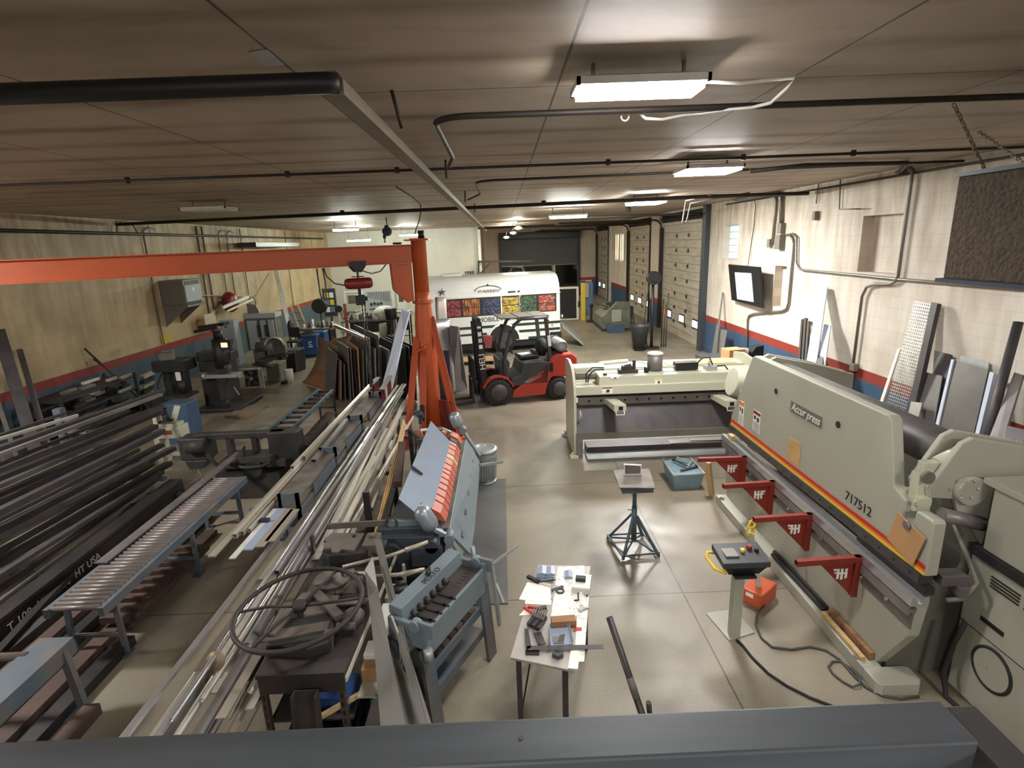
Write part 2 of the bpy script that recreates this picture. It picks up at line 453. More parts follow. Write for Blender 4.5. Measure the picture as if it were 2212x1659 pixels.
def text(name, s, size, loc, xd, yd, material, parent, ext=0.002, align='CENTER', label=None, shear=0.0, local=False, sx=1.0):
    cu = bpy.data.curves.new(name, 'FONT'); cu.body = s; cu.size = size; cu.extrude = ext; cu.align_x = align; cu.align_y = 'CENTER'; cu.shear = shear
    t = bpy.data.objects.new(name, cu); COL.objects.link(t)
    me = bpy.data.meshes.new_from_object(t.evaluated_get(bpy.context.evaluated_depsgraph_get()))
    bpy.data.objects.remove(t)
    bm = bmesh.new(); bm.from_mesh(me); bpy.data.meshes.remove(me)
    X = V(xd).normalized(); Y = V(yd).normalized(); Z = X.cross(Y)
    bm.transform(Matrix.Translation(V(loc)) @ Matrix((X * sx, Y, Z)).transposed().to_4x4())
    o = link(bm, name, material, parent, 0, local)
    if label: o['label'] = label
    return o
ORD = 'first second third fourth fifth sixth seventh eighth ninth tenth eleventh twelfth thirteenth fourteenth fifteenth sixteenth seventeenth eighteenth nineteenth twentieth twenty-first twenty-second twenty-third twenty-fourth twenty-fifth twenty-sixth twenty-seventh twenty-eighth twenty-ninth thirtieth'.split()
def lerp(a, b, t): return V(a) * (1 - t) + V(b) * t

# ================================================================ THE BUILDING
XR, XL, ZC = 6.68, -10.06, 4.72
M['floor'] = floor_mat(); M['ceil'] = ceiling_mat()
M['wall_l'] = block_mat('dingy_block_paint', srgb((188, 168, 132)), (0.50, 0.42, 0.34), 1.0, 'y', srgb((70, 88, 100)), srgb((140, 52, 46)))
M['wall_r'] = block_mat('cream_block_paint', srgb((222, 215, 202)), (0.60, 0.51, 0.43), 1.0, 'y', srgb((60, 86, 114)), srgb((146, 56, 44)))
M['wall_b'] = block_mat('far_block_paint', srgb((214, 200, 184)), (0.7, 0.6, 0.5), 0.5, 'x', srgb((62, 96, 134)), srgb((176, 58, 42)))
M['wall_w'] = block_mat('white_board_wall', srgb((196, 193, 185)), (0.78, 0.74, 0.7), 0.35, 'x', srgb((62, 96, 134)), srgb((160, 62, 50)), False)
M['door_skin'] = door_mat()
M['peg'] = mat('peg_panel', (176, 178, 182), 0.5)

ST(MB().box(-13, 9, -4, 54, -0.2, 0), 'floor', 'floor')
ST(MB().box(-13, 9, -4, 54, ZC, ZC + 0.15), 'ceiling', 'ceil')
ST(MB().box(-10.3, XL, -4, 33.2, 0, ZC), 'wall_left', 'wall_l')

def holed_wall(name, x0, x1, ylo, yhi, zhi, holes, material):
    mb = MB(); ys = sorted({ylo, yhi, *[h[0] for h in holes], *[h[1] for h in holes]})
    for a, b in zip(ys, ys[1:]):
        cuts = sorted((h[2], h[3]) for h in holes if h[0] <= a and h[1] >= b)
        z = 0.0
        for c0, c1 in cuts:
            if c0 > z: mb.box(x0, x1, a, b, z, c0)
            z = c1
        if z < zhi: mb.box(x0, x1, a, b, z, zhi)
    return ST(mb, name, material)
DOORS = [(18.42, 23.38, 4.34), (25.0, 29.5, 4.34), (34.8, 39.3, 4.34)]
NICHE = [(9.38, 10.42, 3.0, 4.0), (13.04, 13.60, 2.0, 2.99), (15.86, 17.0, 3.06, 4.03), (32.2, 33.1, 2.55, 4.05), (30.9, 31.8, 2.55, 4.05), (40.2, 41.2, 2.4, 4.0)]
holed_wall('wall_right', XR, XR + 0.3, -4, 54, ZC, [(a, b, 0, c) for a, b, c in DOORS] + NICHE, 'wall_r')
for i, (a, b, c, d) in enumerate(NICHE[:2]):
    ST(MB().box(XR + 0.2, XR + 0.3, a, b, c, d), 'trim_%d' % (i + 1), 'wall_r')
# glass block window and the two far slit windows
w = ST(MB().box(XR + 0.25, XR + 0.3, 15.86, 17.0, 3.06, 4.03), 'window_1', 'fixture_white')
g = MB()
for i in range(4):
    for k in range(5): g.cb((XR + 0.225, 15.86 + 0.1425 + i * 0.285, 3.06 + 0.097 + k * 0.194), (0.05, 0.262, 0.172))
M['glass_block'] = emit('glass_block', (206, 222, 230), 0.24)
ST(g, 'window_pane', 'glass_block', w, 0.012)
for i, (a, b, c, d) in enumerate(NICHE[3:6]):
    w = ST(MB().box(XR + 0.12, XR + 0.16, a, b, c, c + 0.05).box(XR + 0.12, XR + 0.16, a, b, d - 0.05, d).box(XR + 0.12, XR + 0.16, a, a + 0.05, c, d).box(XR + 0.12, XR + 0.16, b - 0.05, b, c, d).box(XR + 0.12, XR + 0.16, (a + b) / 2 - 0.03, (a + b) / 2 + 0.03, c, d), 'window_%d' % (i + 2), 'fixture_white')
    ST(MB().box(XR + 0.16, XR + 0.18, a, b, c, d), 'window_pane', 'daylight_warm', w)

# white partition, its end post, and the far bay with the half-open roller door
ST(MB().box(-10.3, -1.25, 33.0, 33.25, 0, ZC), 'wall_back', 'wall_w')
ST(MB().box(-1.45, -1.25, 33.25, 39.5, 0, ZC), 'wall_bay', 'wall_b')
mb = MB().box(-1.36, -1.2, 32.86, 33.0, 0, ZC)
for k in range(9): mb.cyl((-1.27, 32.86, 0.8 + k * 0.45), (-1.27, 32.85, 0.8 + k * 0.45), 0.03, n=8)
ST(mb, 'trim_3', 'fixture_white')
RX0, RX1, RZ = -0.06, 5.32, 4.2
ST(MB().box(-1.45, RX0, 39.5, 39.75, 0, ZC).box(RX1, 7.0, 39.5, 39.75, 0, ZC).box(RX0, RX1, 39.5, 39.75, RZ, ZC), 'wall_far', 'wall_b')
d = ST(MB().box(RX0, RX1, 39.46, 39.49, 2.2, RZ), 'door_4', 'curtain')
mb = MB()
for k in range(27): mb.cyl((RX0, 39.46, 2.24 + k * 0.074), (RX1, 39.46, 2.24 + k * 0.074), 0.014, n=6)
ST(mb, 'slats', 'curtain', d)
ST(MB().cyl((RX0 - 0.1, 39.2, 4.2), (RX1 + 0.15, 39.2, 4.2), 0.24, n=16), 'roller_hood', 'curtain', d)
ST(MB().box(RX0 - 0.16, RX0 + 0.02, 39.36, 39.5, 0, 4.3), 'guide', 'brake_dark', d)
ST(MB().box(RX1 - 0.02, RX1 + 0.16, 39.36, 39.5, 0, 4.3), 'guide', 'brake_dark', d)
ST(MB().box(RX0, RX1, 39.42, 39.5, 2.14, 2.21), 'bottom_bar', 'conduit', d)
# the bay beyond it, the wall behind the photographer and the mezzanine deck
ST(MB().box(-4, 9, 53, 53.2, 0, ZC), 'wall_yard', 'dusty_dark')
ST(MB().box(-4.2, -4, 39.75, 53.2, 0, ZC), 'wall_side', 'wall_b')
ST(MB().box(-10.3, 7.0, -4.2, -4.0, 0, ZC), 'wall_front', 'wall_w')
ST(MB().box(-10.06, 3.2, -4.0, 0.78, 2.0, 2.15), 'floor_mezzanine', 'rail_dark')

# sectional doors in the right wall
def sect_door(i, y0, y1, zt, panes):
    d = ST(MB().box(XR + 0.04, XR + 0.09, y0, y1, 0, zt), 'door_%d' % i, 'door_skin')
    for py, pz in panes:
        ST(MB().box(XR + 0.02, XR + 0.045, py - 0.30, py + 0.30, pz - 0.17, pz + 0.17), 'pane_frame', 'black', d)
        ST(MB().box(XR + 0.0, XR + 0.025, py - 0.25, py + 0.25, pz - 0.12, pz + 0.12), 'window_pane', 'daylight', d, 0.03)
    n = 8; st = zt / n
    for k in range(1, n):
        if abs(panes[0][1] - k * st) < 0.12: continue
        for f in (0.36, 0.64):
            y = y0 + (y1 - y0) * f
            ST(MB().cb((XR + 0.03, y, k * st), (0.02, 0.10, 0.14)).cb((XR + 0.02, y, k * st), (0.03, 0.2, 0.03)), 'hinge', 'black_steel', d)
    for s, y in ((-1, y0), (1, y1)):
        mb = MB().box(XR - 0.12, XR + 0.02, y - 0.05, y + 0.05, 0, zt - 0.2)
        pts = [(XR - 0.06, y, zt - 0.3)] + [(XR - 0.06 - 0.34 * (1 - math.cos(t)), y, zt - 0.22 + 0.34 * math.sin(t)) for t in (0.2, 0.5, 0.8, 1.1, 1.35, PI / 2)] + [(XR - 4.3, y, zt + 0.12)]
        mb.tube(pts, 0.035, 6)
        ST(mb, 'track', 'dark_conduit', d)
    ST(MB().cyl((XR - 0.1, y0, zt + 0.12), (XR - 0.1, y1, zt + 0.12), 0.03, n=8).box(XR - 0.02, XR + 0.05, y0 - 0.1, y1 + 0.1, zt - 0.02, zt + 0.3), 'header', 'shade', d)
PX = XR
for i, (dd, px) in enumerate(zip(DOORS, ([(6.68, 22.202, 0.736), (6.68, 20.602, 0.76), (6.68, 19.111, 0.761)], [(6.68, 28.66, 0.777), (6.68, 27.078, 0.791), (6.68, 25.489, 0.801)], [(6.68, 38.396, 0.776), (6.68, 36.799, 0.798), (6.68, 35.17, 0.773)]))):
    sect_door(i + 1, *dd, [(p[1], sum(q[2] for q in px) / 3) for p in px])
# steel columns between the doors
ST(MB().box(XR - 0.16, XR, 18.05, 18.36, 0, ZC), 'trim_4', 'brake_dark')
ST(MB().box(XR - 0.10, XR, 23.6, 24.8, 0, ZC), 'trim_5', 'wall_b')
ST(MB().box(XR - 0.08, XR, 34.2, 34.7, 0, ZC), 'trim_6', 'fixture_white')

# ================================================================ LAMPS AND CEILING SERVICES
def panel_light(c, L, Wd, on, label, drop=0.13, rz=0.0):
    t = T('ceiling_light', label, 'ceiling light', c, 'flat ceiling lights', rz)
    x, y = L / 2, Wd / 2
    P(MB().hexa([(-x, -y, 0.035), (x, -y, 0.035), (x, y, 0.035), (-x, y, 0.035)], [(-x * 0.85, -y * 0.6, 0.06), (x * 0.85, -y * 0.6, 0.06), (x * 0.85, y * 0.6, 0.06), (-x * 0.85, y * 0.6, 0.06)]), 'housing', 'fixture_white', t, 0, local=True)
    P(MB().box(-x, x, -y, -y + 0.03, 0.0, 0.04).box(-x, x, y - 0.03, y, 0.0, 0.04).box(-x, -x + 0.02, -y, y, 0.0, 0.04).box(x - 0.02, x, -y, y, 0.0, 0.04), 'rim', 'fixture_white', t, 0, local=True)
    P(MB().box(-x + 0.025, x - 0.025, -y + 0.035, y - 0.035, -0.03, 0.03), 'diffuser', ({1: 'lit', 2: 'lit_far', 0: 'unlit'}[int(on)]), t, 0, local=True)
    for s in (-1, 1): P(MB().cyl((s * x * 0.7, 0, 0.05), (s * x * 0.7, 0, ZC - c[2]), 0.012, n=6), 'hanger', 'conduit', t, 0, local=True)
    return t
def strip_light(c, L, on, label, up=0.25, rz=0.0):
    t = T('strip_light', label, 'strip light', c, 'hanging strip lights', rz)
    P(MB().box(-L / 2, L / 2, -0.07, 0.07, 0.05, 0.10), 'housing', 'fixture_white', t, 0.005, local=True)
    P(MB().cyl((-L / 2 + 0.03, 0, 0.02), (L / 2 - 0.03, 0, 0.02), 0.035, n=8), 'lamp_tube', 'lit_strip' if on else 'unlit', t, 0, local=True)
    for s in (-1, 1): P(MB().cyl((s * L * 0.4, 0, 0.1), (s * L * 0.4, 0, 0.1 + up), 0.008, n=6), 'hanger', 'conduit', t, 0, local=True)
    return t
panel_light((0.82, 3.46, 4.58), 0.74, 0.30, True, 'lit ceiling light nearest the railing, with a white reflector beside a loose white cord')
panel_light((2.68, 7.46, 4.56), 0.72, 0.62, 1, 'lit flat ceiling light crossed by a thin pipe, second nearest on the right')
panel_light((3.45, 13.6, 4.56), 0.80, 0.9, 2, 'lit flat ceiling light just ahead of the overhead doors, third from the railing')
panel_light((-5.45, 10.9, 4.56), 0.85, 0.55, False, 'unlit ceiling light over the left side of the shop')
strip_light((2.02, 17.0, 4.42), 1.15, True, 'lit strip light hung on rods above the white bus', 0.2)
strip_light((-5.55, 20.5, 4.40), 0.95, True, 'lit strip light hung over the left aisle, nearest of the left strips', 0.22)
strip_light((-4.6, 28.6, 4.30), 1.0, True, 'lit strip light directly behind the orange crane mast', 0.32)
strip_light((-7.0, 28.0, 4.12), 1.2, True, 'glaring strip light left of the blue hose reel', 0.5)
# unseen lamps: the first lights the boom end, the rest are added for light
panel_light((-7.6, 4.6, 4.56), 0.8, 0.6, 2, 'ceiling light beyond the left edge of the view')
panel_light((3.6, -1.6, 4.56), 0.8, 0.6, True, 'added unseen ceiling light above the mezzanine stair')
panel_light((-1.5, -2.2, 4.56), 0.8, 0.6, True, 'added unseen ceiling light above the mezzanine')
strip_light((2.5, 46.0, 4.2), 1.2, True, 'added unseen strip light in the bay beyond the roller door', 0.4)  # added lamp, gives the bay some light
for c, l in (((0.75, 24.5, 4.34), 'nearest of the three small lit bay lamps before the roller door'), ((0.62, 29.0, 4.22), 'middle one of the three small lit bay lamps before the roller door'), ((0.30, 32.0, 4.05), 'farthest and lowest of the three small lit bay lamps before the roller door')):
    t = T('bay_lamp', l, 'bay lamp', c, 'small bay lamps')
    P(MB().lathe([(0.06, 0.12), (0.10, 0.06), (0.24, 0.0), (0.235, 0.0), (0.09, 0.06)], c, 16), 'shade', 'fixture_white', t)
    P(MB().ball(V(c) + V((0, 0, 0.03)), (0.15, 0.15, 0.06), 12), 'bulb', 'lit_bay', t)
    P(MB().cyl(V(c) + V((0, 0, 0.1)), (c[0], c[1], ZC), 0.012, n=6), 'hanger', 'dark_conduit', t)

# the radiant heater tube: dark return pipe across, then a dusty run towards the back
t = T('heater_tube', 'long ceiling pipe, dark across the left then dusty beige running to the back', 'heater pipe', (-0.8, 3.0, 4.4))
P(MB().tube([(-7.0, 2.92, 4.52), (-0.80, 2.92, 4.525), (-0.76, 2.94, 4.525)], 0.048, 14), 'cross_pipe', 'black', t, label='black pipe running off to the left')
P(MB().section((-0.78, 2.93, 4.53), (-0.86, 32.8, 4.52), [(-0.05, -0.055), (0.05, -0.055), (0.05, 0.015), (0.02, 0.05), (-0.02, 0.05), (-0.05, 0.015)]), 'reflector_run', 'dusty_pipe', t, label='beige dusty channel running to the back wall')
P(MB().cyl((-0.62, 3.9, 4.5), (-0.66, 3.86, ZC), 0.012, n=6), 'hanger', 'dark_conduit', t)
def conduit(pts, r, material, label, cat='pipe', group=None, clips=None):
    t = T('conduit_run', label, cat, pts[0], group)
    P(MB().tube(pts, r, 8), 'pipe', material, t)
    for p in clips or []:
        P(MB().cyl(V(p) - V((0, 0, r + 0.012)), V(p) + V((0, 0, r + 0.02)), r + 0.012, n=8), 'clamp', 'dark_conduit', t)
    return t
def arc(c, r, a0, a1, u, v, n=6):
    return [V(c) + V(u) * r * math.cos(a0 + (a1 - a0) * i / n) + V(v) * r * math.sin(a0 + (a1 - a0) * i / n) for i in range(n + 1)]
# dark steel conduits crossing the ceiling and curving down onto the heater run
pa = [(XR, 4.15, 4.62), (-0.2, 4.18, 4.62)] + arc((-0.2, 4.43, 4.62), 0.25, -PI / 2, -PI, (1, 0, 0), (0, 1, 0)) + [(-0.45, 5.9, 4.60), (-0.52, 6.2, 4.56)]
conduit(pa, 0.022, 'dark_conduit', 'dark conduit crossing the right ceiling just behind the nearest lamp', group='ceiling conduits')
pb = [(XR, 8.3, 4.66), (0.0, 8.6, 4.66)] + arc((0.0, 8.95, 4.66), 0.35, -PI / 2, -PI, (1, 0, 0), (0, 1, 0)) + [(-0.35, 10.6, 4.64), (-0.6, 11.0, 4.58)]
conduit(pb, 0.018, 'dark_conduit', 'dark conduit with a bend, second across the ceiling from the railing', group='ceiling conduits')
pc = [(XL, 7.05, 4.63), (XR, 6.85, 4.63)]
conduit(pc, 0.017, 'dark_conduit', 'thin straight sprinkler pipe crossing the whole ceiling', group='ceiling conduits', clips=[(x, 7.05 - (x + 10) * 0.012, 4.63) for x in (-7.0, -4.4, -2.5, -1.2, 1.3, 2.9, 4.2)])
conduit([(-9.9, 14.9, 4.58), (4.4, 12.5, 4.58), (XR - 0.1, 12.2, 4.55)], 0.04, 'dark_conduit', 'thick dark pipe crossing the ceiling in front of the strip lights', group='ceiling conduits', clips=[(-3.8, 13.9, 4.6), (1.0, 13.1, 4.6)])
conduit([(4.55, 12.3, 4.6), (4.35, 13.4, 4.56), (4.32, 13.5, 4.1), (4.32, 13.52, 4.08), (4.42, 13.52, 4.08), (4.46, 13.4, 4.5), (5.4, 12.4, 4.62)], 0.018, 'conduit', 'light looping conduit hanging down beside the overhead door', group='ceiling conduits')
conduit([(3.583, 8.267, 4.62), (4.309, 8.142, 4.66), (5.865, 8.303, 4.66), (XR, 9.6, 4.66)], 0.03, 'dark_conduit', 'black conduit running from the second lamp to the right wall', group='ceiling conduits')
conduit([(-1.1, 27.5, 4.5), (2.0, 27.0, 4.5), (XR - 0.2, 26.8, 4.46)], 0.05, 'dark_conduit', 'far dark pipe above the white bus', group='ceiling conduits')
# rods hanging from the ceiling over the heater run
for i, p in enumerate(((-0.602, 6.724, 4.7), (-0.625, 10.52, 4.7), (-0.608, 13.872, 4.7))):
    S(MB().cyl(p, (p[0], p[1], 4.5), 0.012, n=6), 'hanger_rod', 'dark_conduit', ORD[i] + ' thin threaded rod hanging beside the dusty pipe, counted from the railing', 'rod', 'hanger rods')
S(MB().prism([(-1.215, 3.069, 4.715), (-1.112, 3.045, 4.715), (-1.118, 3.275, 4.715), (-1.217, 3.272, 4.715)], (0, 0, -0.006)), 'patch_plate', 'galvanised', 'grey metal patch screwed over a ceiling joint', 'patch')
S(MB().tube(arc((0.923, 4.277, 4.6), 0.028, 0, 2 * PI, (1, 0, 0), (0, 0, 1), 14)[:-1], 0.007, 6, True), 'cord_ring', 'fixture_white', 'small white ring hanging under the nearest ceiling conduit', 'ring')
S(MB().tube([(1.025, 4.286, 4.62), (1.044, 4.159, 4.56), (1.172, 4.209, 4.56), (1.359, 4.285, 4.6), (1.467, 4.258, 4.6), (1.614, 4.167, 4.6), (1.731, 4.026, 4.58), (1.737, 3.768, 4.55), (1.766, 3.632, 4.6), (1.823, 3.655, 4.66), (1.674, 3.686, 4.66), (1.458, 3.574, 4.62), (1.213, 3.506, 4.62)], 0.011, 6), 'lamp_cord', 'plastic_wrap', 'white loose power cord looping beside the nearest ceiling light', 'cord')
S(MB().lathe([(0.09, 0.12), (0.09, 0.05), (0.07, 0.0), (0.02, -0.01)], (4.057, 18.127, 4.6), 12), 'dome_camera', 'charcoal', 'small dark dome camera under the ceiling before the overhead doors', 'camera')

# suspended filter box on chains, right
t = T('air_filter_box', 'big brown fibrous filter box hung on chains at the right', 'air cleaner', (4.3, 3.6, 3.3))
fx0, fx1, fy0, fy1, fz0, fz1 = 3.96, 4.75, 2.2, 5.0, 3.27, 4.2
P(MB().box(fx0 + 0.02, fx1, fy0 + 0.02, fy1 - 0.02, fz0 + 0.03, fz1 - 0.03), 'filter_body', 'filter', t, 0.02)
P(MB().box(fx0, fx1 + 0.02, fy0, fy1, fz1 - 0.035, fz1), 'top_rail', 'navy', t)
P(MB().box(fx0 - 0.03, fx1 + 0.02, fy0, fy1, fz0, fz0 + 0.035), 'bottom_rail', 'navy', t)
def chain(p, q, name, label, group, r=0.022, w=0.005):
    t = T(name, label, 'chain', q, group); p, q = V(p), V(q); L = (q - p).length; n = max(3, int(L / (r * 2.6))); d = (q - p).normalized()
    u = d.cross(V((0, 1, 0))).normalized(); v = d.cross(u)
    for i in range(n):
        c = lerp(p, q, (i + 0.5) / n); s = u if i % 2 else v
        P(MB().tube([c + s * r * 0.62 * math.cos(k * PI / 4) + d * (L / n) * 0.72 * math.sin(k * PI / 4) for k in range(8)], w, 5, True), 'chain_link', 'conduit', t)
    return t
chain((3.276, 4.243, 4.6), (4.10, 4.85, 4.2), 'hanging_chain', 'longer chain holding up the brown filter box, nearer one', 'filter box chains')
chain((5.02, 6.1, 4.70), (4.55, 4.9, 4.2), 'hanging_chain', 'shorter farther chain holding up the brown filter box', 'filter box chains')
# blue hose reel under the ceiling
c = (-3.782, 19, 4.273)
t = T('hose_reel', 'dark blue retractable hose reel hanging under the ceiling above the crane beam', 'hose reel', c)
P(MB().cyl(V(c) + V((0, -0.1, 0)), V(c) + V((0, 0.1, 0)), 0.15, n=18).cb(V(c) + V((-0.1, 0, -0.16)), (0.1, 0.1, 0.12)), 'reel_case', 'navy', t, 0.02)
P(MB().cb(V(c) + V((0, 0, 0.17)), (0.12, 0.14, 0.06)).cyl(V(c) + V((0, 0, 0.2)), (c[0], c[1], ZC), 0.02, n=6), 'bracket', 'black_steel', t)
P(MB().cyl(V(c) + V((-0.1, 0, -0.22)), V(c) + V((-0.1, 0, -0.36)), 0.035, n=8), 'hose_end', 'bamboo', t)
# cable from ceiling to the crane top
S(MB().tube([(-1.647, 9.297, 4.69), (-1.642, 10.886, 4.66), (-1.866, 13.5, 4.719), (-1.722, 12.6, 4.509), (-1.665, 11.8, 4.28), (-1.637, 11, 4.059), (-1.62, 10.75, 3.98)], 0.012, 6), 'crane_cable', 'cable', 'dark power cable dropping from the ceiling to the orange mast top', 'cable')

# ================================================================ PRESS BRAKE
t = T('press_brake', 'large sage press brake with a striped ram and twelve foot bed at the right', 'press brake', (3.3, 5.4, 0))
P(MB().box(2.96, 3.12, 3.9, 7.24, 0, 0.12).prism([(2.96, 3.9, 0), (2.96, 3.74, 0), (3.0, 3.70, 0), (3.30, 3.70, 0), (3.34, 3.74, 0), (3.34, 3.88, 0), (3.3, 3.9, 0)], (0, 0, 0.12)), 'toe_beam', 'sage', t, 0.008)
for y in (4.02, 7.1): P(MB().tube([(2.99 + 0.03 * math.cos(a), y + 0.03 * math.sin(a), 0.13) for a in [k * PI / 4 for k in range(8)]], 0.009, 5, True).cyl((2.985, y, 0.0), (2.985, y, 0.11), 0.012, n=8), 'anchor_bolt', 'steel', t)
P(MB().prism([(3.10, 3.62, 0.94), (3.10, 3.66, 0.62), (3.10, 3.95, 0.12), (3.10, 7.2, 0.12), (3.10, 7.3, 0.4), (3.10, 7.32, 0.94)], (0.09, 0, 0)), 'bed', 'sage', t, 0.004)
P(MB().box(3.085, 3.10, 3.64, 7.30, 0.70, 0.90), 'die_clamp_bar', 'grey_steel', t, label='grey steel clamp bar along the bed')
for k in range(11): P(MB().cyl((3.085, 3.9 + k * 0.32, 0.79), (3.06, 3.9 + k * 0.32, 0.79), 0.018, n=8), 'clamp_bolt', 'bright_steel', t)
P(MB().section((3.10, 3.60, 0.985), (3.10, 7.34, 0.985), [(-0.07, -0.05), (0.07, -0.05), (0.07, 0.03), (0.03, 0.03), (0.018, -0.03), (-0.012, -0.03), (-0.024, 0.03), (-0.07, 0.03)]), 'lower_die', 'bright_steel', t, label='bright steel lower die rail')
P(MB().box(3.03, 3.05, 3.62, 7.32, 0.84, 0.92).box(3.05, 3.10, 3.62, 7.32, 0.86, 0.90), 'front_rail', 'steel', t)
# ram
P(MB().prism([(3.12, 6.70, 2.27), (3.12, 4.24, 2.27), (3.12, 4.20, 2.24), (3.12, 4.07, 1.72), (3.12, 3.92, 1.66), (3.12, 3.92, 1.50), (3.12, 3.82, 1.50), (3.12, 3.80, 1.64), (3.12, 3.64, 1.64), (3.12, 3.62, 1.62), (3.12, 3.62, 1.18), (3.12, 7.27, 1.18), (3.12, 7.27, 1.30), (3.12, 6.76, 2.24)], (0.10, 0, 0)), 'ram', 'sage', t, 0.012)
for n_, z0, z1, mm in (('red_stripe', 1.232, 1.268, 'stripe_red'), ('orange_stripe', 1.210, 1.232, 'stripe_orange'), ('yellow_stripe', 1.184, 1.210, 'yellow')):
    P(MB().box(3.115, 3.1205, 3.63, 7.26, z0, z1), n_, mm, t, label=n_.replace('_', ' ') + ' along the ram')
P(MB().box(3.105, 3.22, 3.66, 7.28, 1.09, 1.18), 'punch_holder', 'dark_steel', t)
for k in range(20): P(MB().cyl((3.105, 3.75 + k * 0.18, 1.135), (3.097, 3.75 + k * 0.18, 1.135), 0.010, n=6), 'holder_screw', 'black_steel', t)
P(MB().box(3.12, 3.2, 3.60, 4.42, 1.03, 1.09), 'punch', 'machine_black', t)
for p in ((3.12, 6.086, 1.977), (3.12, 4.876, 1.977)): P(MB().cyl((3.121, p[1], p[2]), (3.112, p[1], p[2]), 0.033, n=14), 'lifting_hole', 'shade', t)
# marks on the ram
yq = lambda px: None
P(MB().box(3.114, 3.12, 5.14, 5.74, 1.845, 1.965), 'nameplate', 'sage_dark', t, 0, 'dark nameplate reading Accurpress')
text('lettering', 'Accur press', 0.125, (3.112, 5.44, 1.905), (0, -1, 0), (0, 0, 1), 'white', t, shear=0.3, sx=0.9, label='maker name on the ram')
text('serial_number', '717512', 0.125, (3.117, 4.461, 1.362), (0, -1, 0), (0, 0, 1), 'black', t, label='black number 717512 on the ram')
def sticker(y0, y1, z0, z1, head, body, lab):
    s = P(MB().box(3.116, 3.1205, y0, y1, z0, z1), 'warning_sticker', body, t, 0, lab)
    P(MB().box(3.114, 3.1165, y0 + 0.004, y1 - 0.004, z1 - (z1 - z0) * 0.17, z1 - 0.004), 'sticker_header', head, s)
    mb = MB()
    for k in range(5): mb.box(3.114, 3.1165, y0 + 0.02, y1 - 0.02, z0 + 0.015 + k * (z1 - z0) * 0.09, z0 + 0.022 + k * (z1 - z0) * 0.09)
    mb.box(3.114, 3.1165, y0 + (y1 - y0) * 0.15, y0 + (y1 - y0) * 0.45, z1 - (z1 - z0) * 0.48, z1 - (z1 - z0) * 0.27).box(3.114, 3.1165, y0 + (y1 - y0) * 0.6, y1 - 0.02, z1 - (z1 - z0) * 0.42, z1 - (z1 - z0) * 0.25)
    P(mb, 'sticker_print', 'charcoal', s)
sticker(6.41, 6.60, 1.33, 1.60, 'red', 'paper', 'white warning sticker with a red header')
sticker(6.88, 7.02, 1.27, 1.60, 'stripe_orange', 'paper', 'white warning sticker with an orange header by the far end')
P(MB().box(3.116, 3.1205, 5.46, 5.72, 1.30, 1.56), 'brown_sticker', 'bamboo', t, label='faded orange paper notice')
# side frames (pairs of C-shaped plates) and what they carry
def cframe(y0, th):
    return MB().prism([(3.32, y0, 1.98), (3.42, y0, 2.16), (3.50, y0, 2.2), (4.05, y0, 2.08), (4.55, y0, 1.93), (4.55, y0, 0.0), (3.75, y0, 0.0), (3.75, y0, 0.92), (3.78, y0, 1.0), (3.78, y0, 1.06), (3.76, y0, 1.25), (3.62, y0, 1.46), (3.50, y0, 1.55), (3.44, y0, 1.70), (3.24, y0, 1.72), (3.22, y0, 1.80)], (0, th, 0))
for y in (3.84, 4.02, 6.9, 7.1): P(cframe(y, 0.045), 'side_frame', 'sage', t, 0.01)
P(MB().cyl((3.526, 3.84, 1.785), V((3.526, 3.84, 1.785)) + V((0, -0.06, 0)), 0.115, n=20), 'hub_flange', 'sage', t, 0.006)
hc = V((3.471, 3.78, 1.816))
for k in range(6): P(MB().cyl(hc + V((0.08 * math.cos(k * PI / 3), 0, 0.08 * math.sin(k * PI / 3))), hc + V((0.08 * math.cos(k * PI / 3), -0.02, 0.08 * math.sin(k * PI / 3))), 0.013, n=6), 'hub_bolt', 'sage', t)
P(MB().cyl((3.195, 3.84, 1.896), V((3.195, 3.84, 1.896)) + V((0, -0.02, 0)), 0.05, n=16), 'pivot_disc', 'sage_dark', t)
for y in (3.93, 7.0):
    P(MB().box(3.17, 3.30, y - 0.045, y + 0.045, 1.58, 1.90).box(3.20, 3.36, y - 0.035, y + 0.035, 1.90, 1.99), 'guide_block', 'cream', t, 0.008)
    P(MB().cyl((3.34, y, 1.95), (3.62, y, 2.1), 0.07, n=14), 'cylinder_rod', 'cream', t)
    for dy in (-0.07, 0.09): P(MB().box(3.15, 3.25, y + dy - 0.035, y + dy + 0.03, 1.66, 1.72).cyl((3.149, y + dy, 1.69), (3.14, y + dy, 1.69), 0.016, n=8), 'clamp_pad', 'cream', t)
P(MB().cyl((3.32, 3.80, 1.60), (3.66, 3.80, 1.50), 0.055, n=14), 'adjuster_rod', 'steel', t)
P(MB().cyl((3.62, 4.07, 1.95), (3.62, 6.9, 1.95), 0.17, n=20), 'torque_tube', 'grey_steel', t, label='dusty grey torque tube behind the ram')
P(MB().box(4.45, 4.6, 3.9, 7.1, 0, 1.7), 'back_plate', 'sage_dark', t)
P(MB().cyl((3.12, 7.34, 1.78), (3.3, 7.34, 1.74), 0.2, n=18), 'far_hub', 'cream', t, 0.01)
P(MB().box(3.19, 3.75, 3.95, 4.0, 0.0, 0.90), 'near_end_plate', 'sage_dark', t, 0.004)  # darker sage puts the shade inside the frame into the colour
P(MB().box(3.25, 3.45, 3.60, 3.72, 1.10, 1.18).box(3.36, 3.46, 3.56, 3.66, 1.02, 1.1), 'limit_switch', 'grey_steel', t, 0.004)
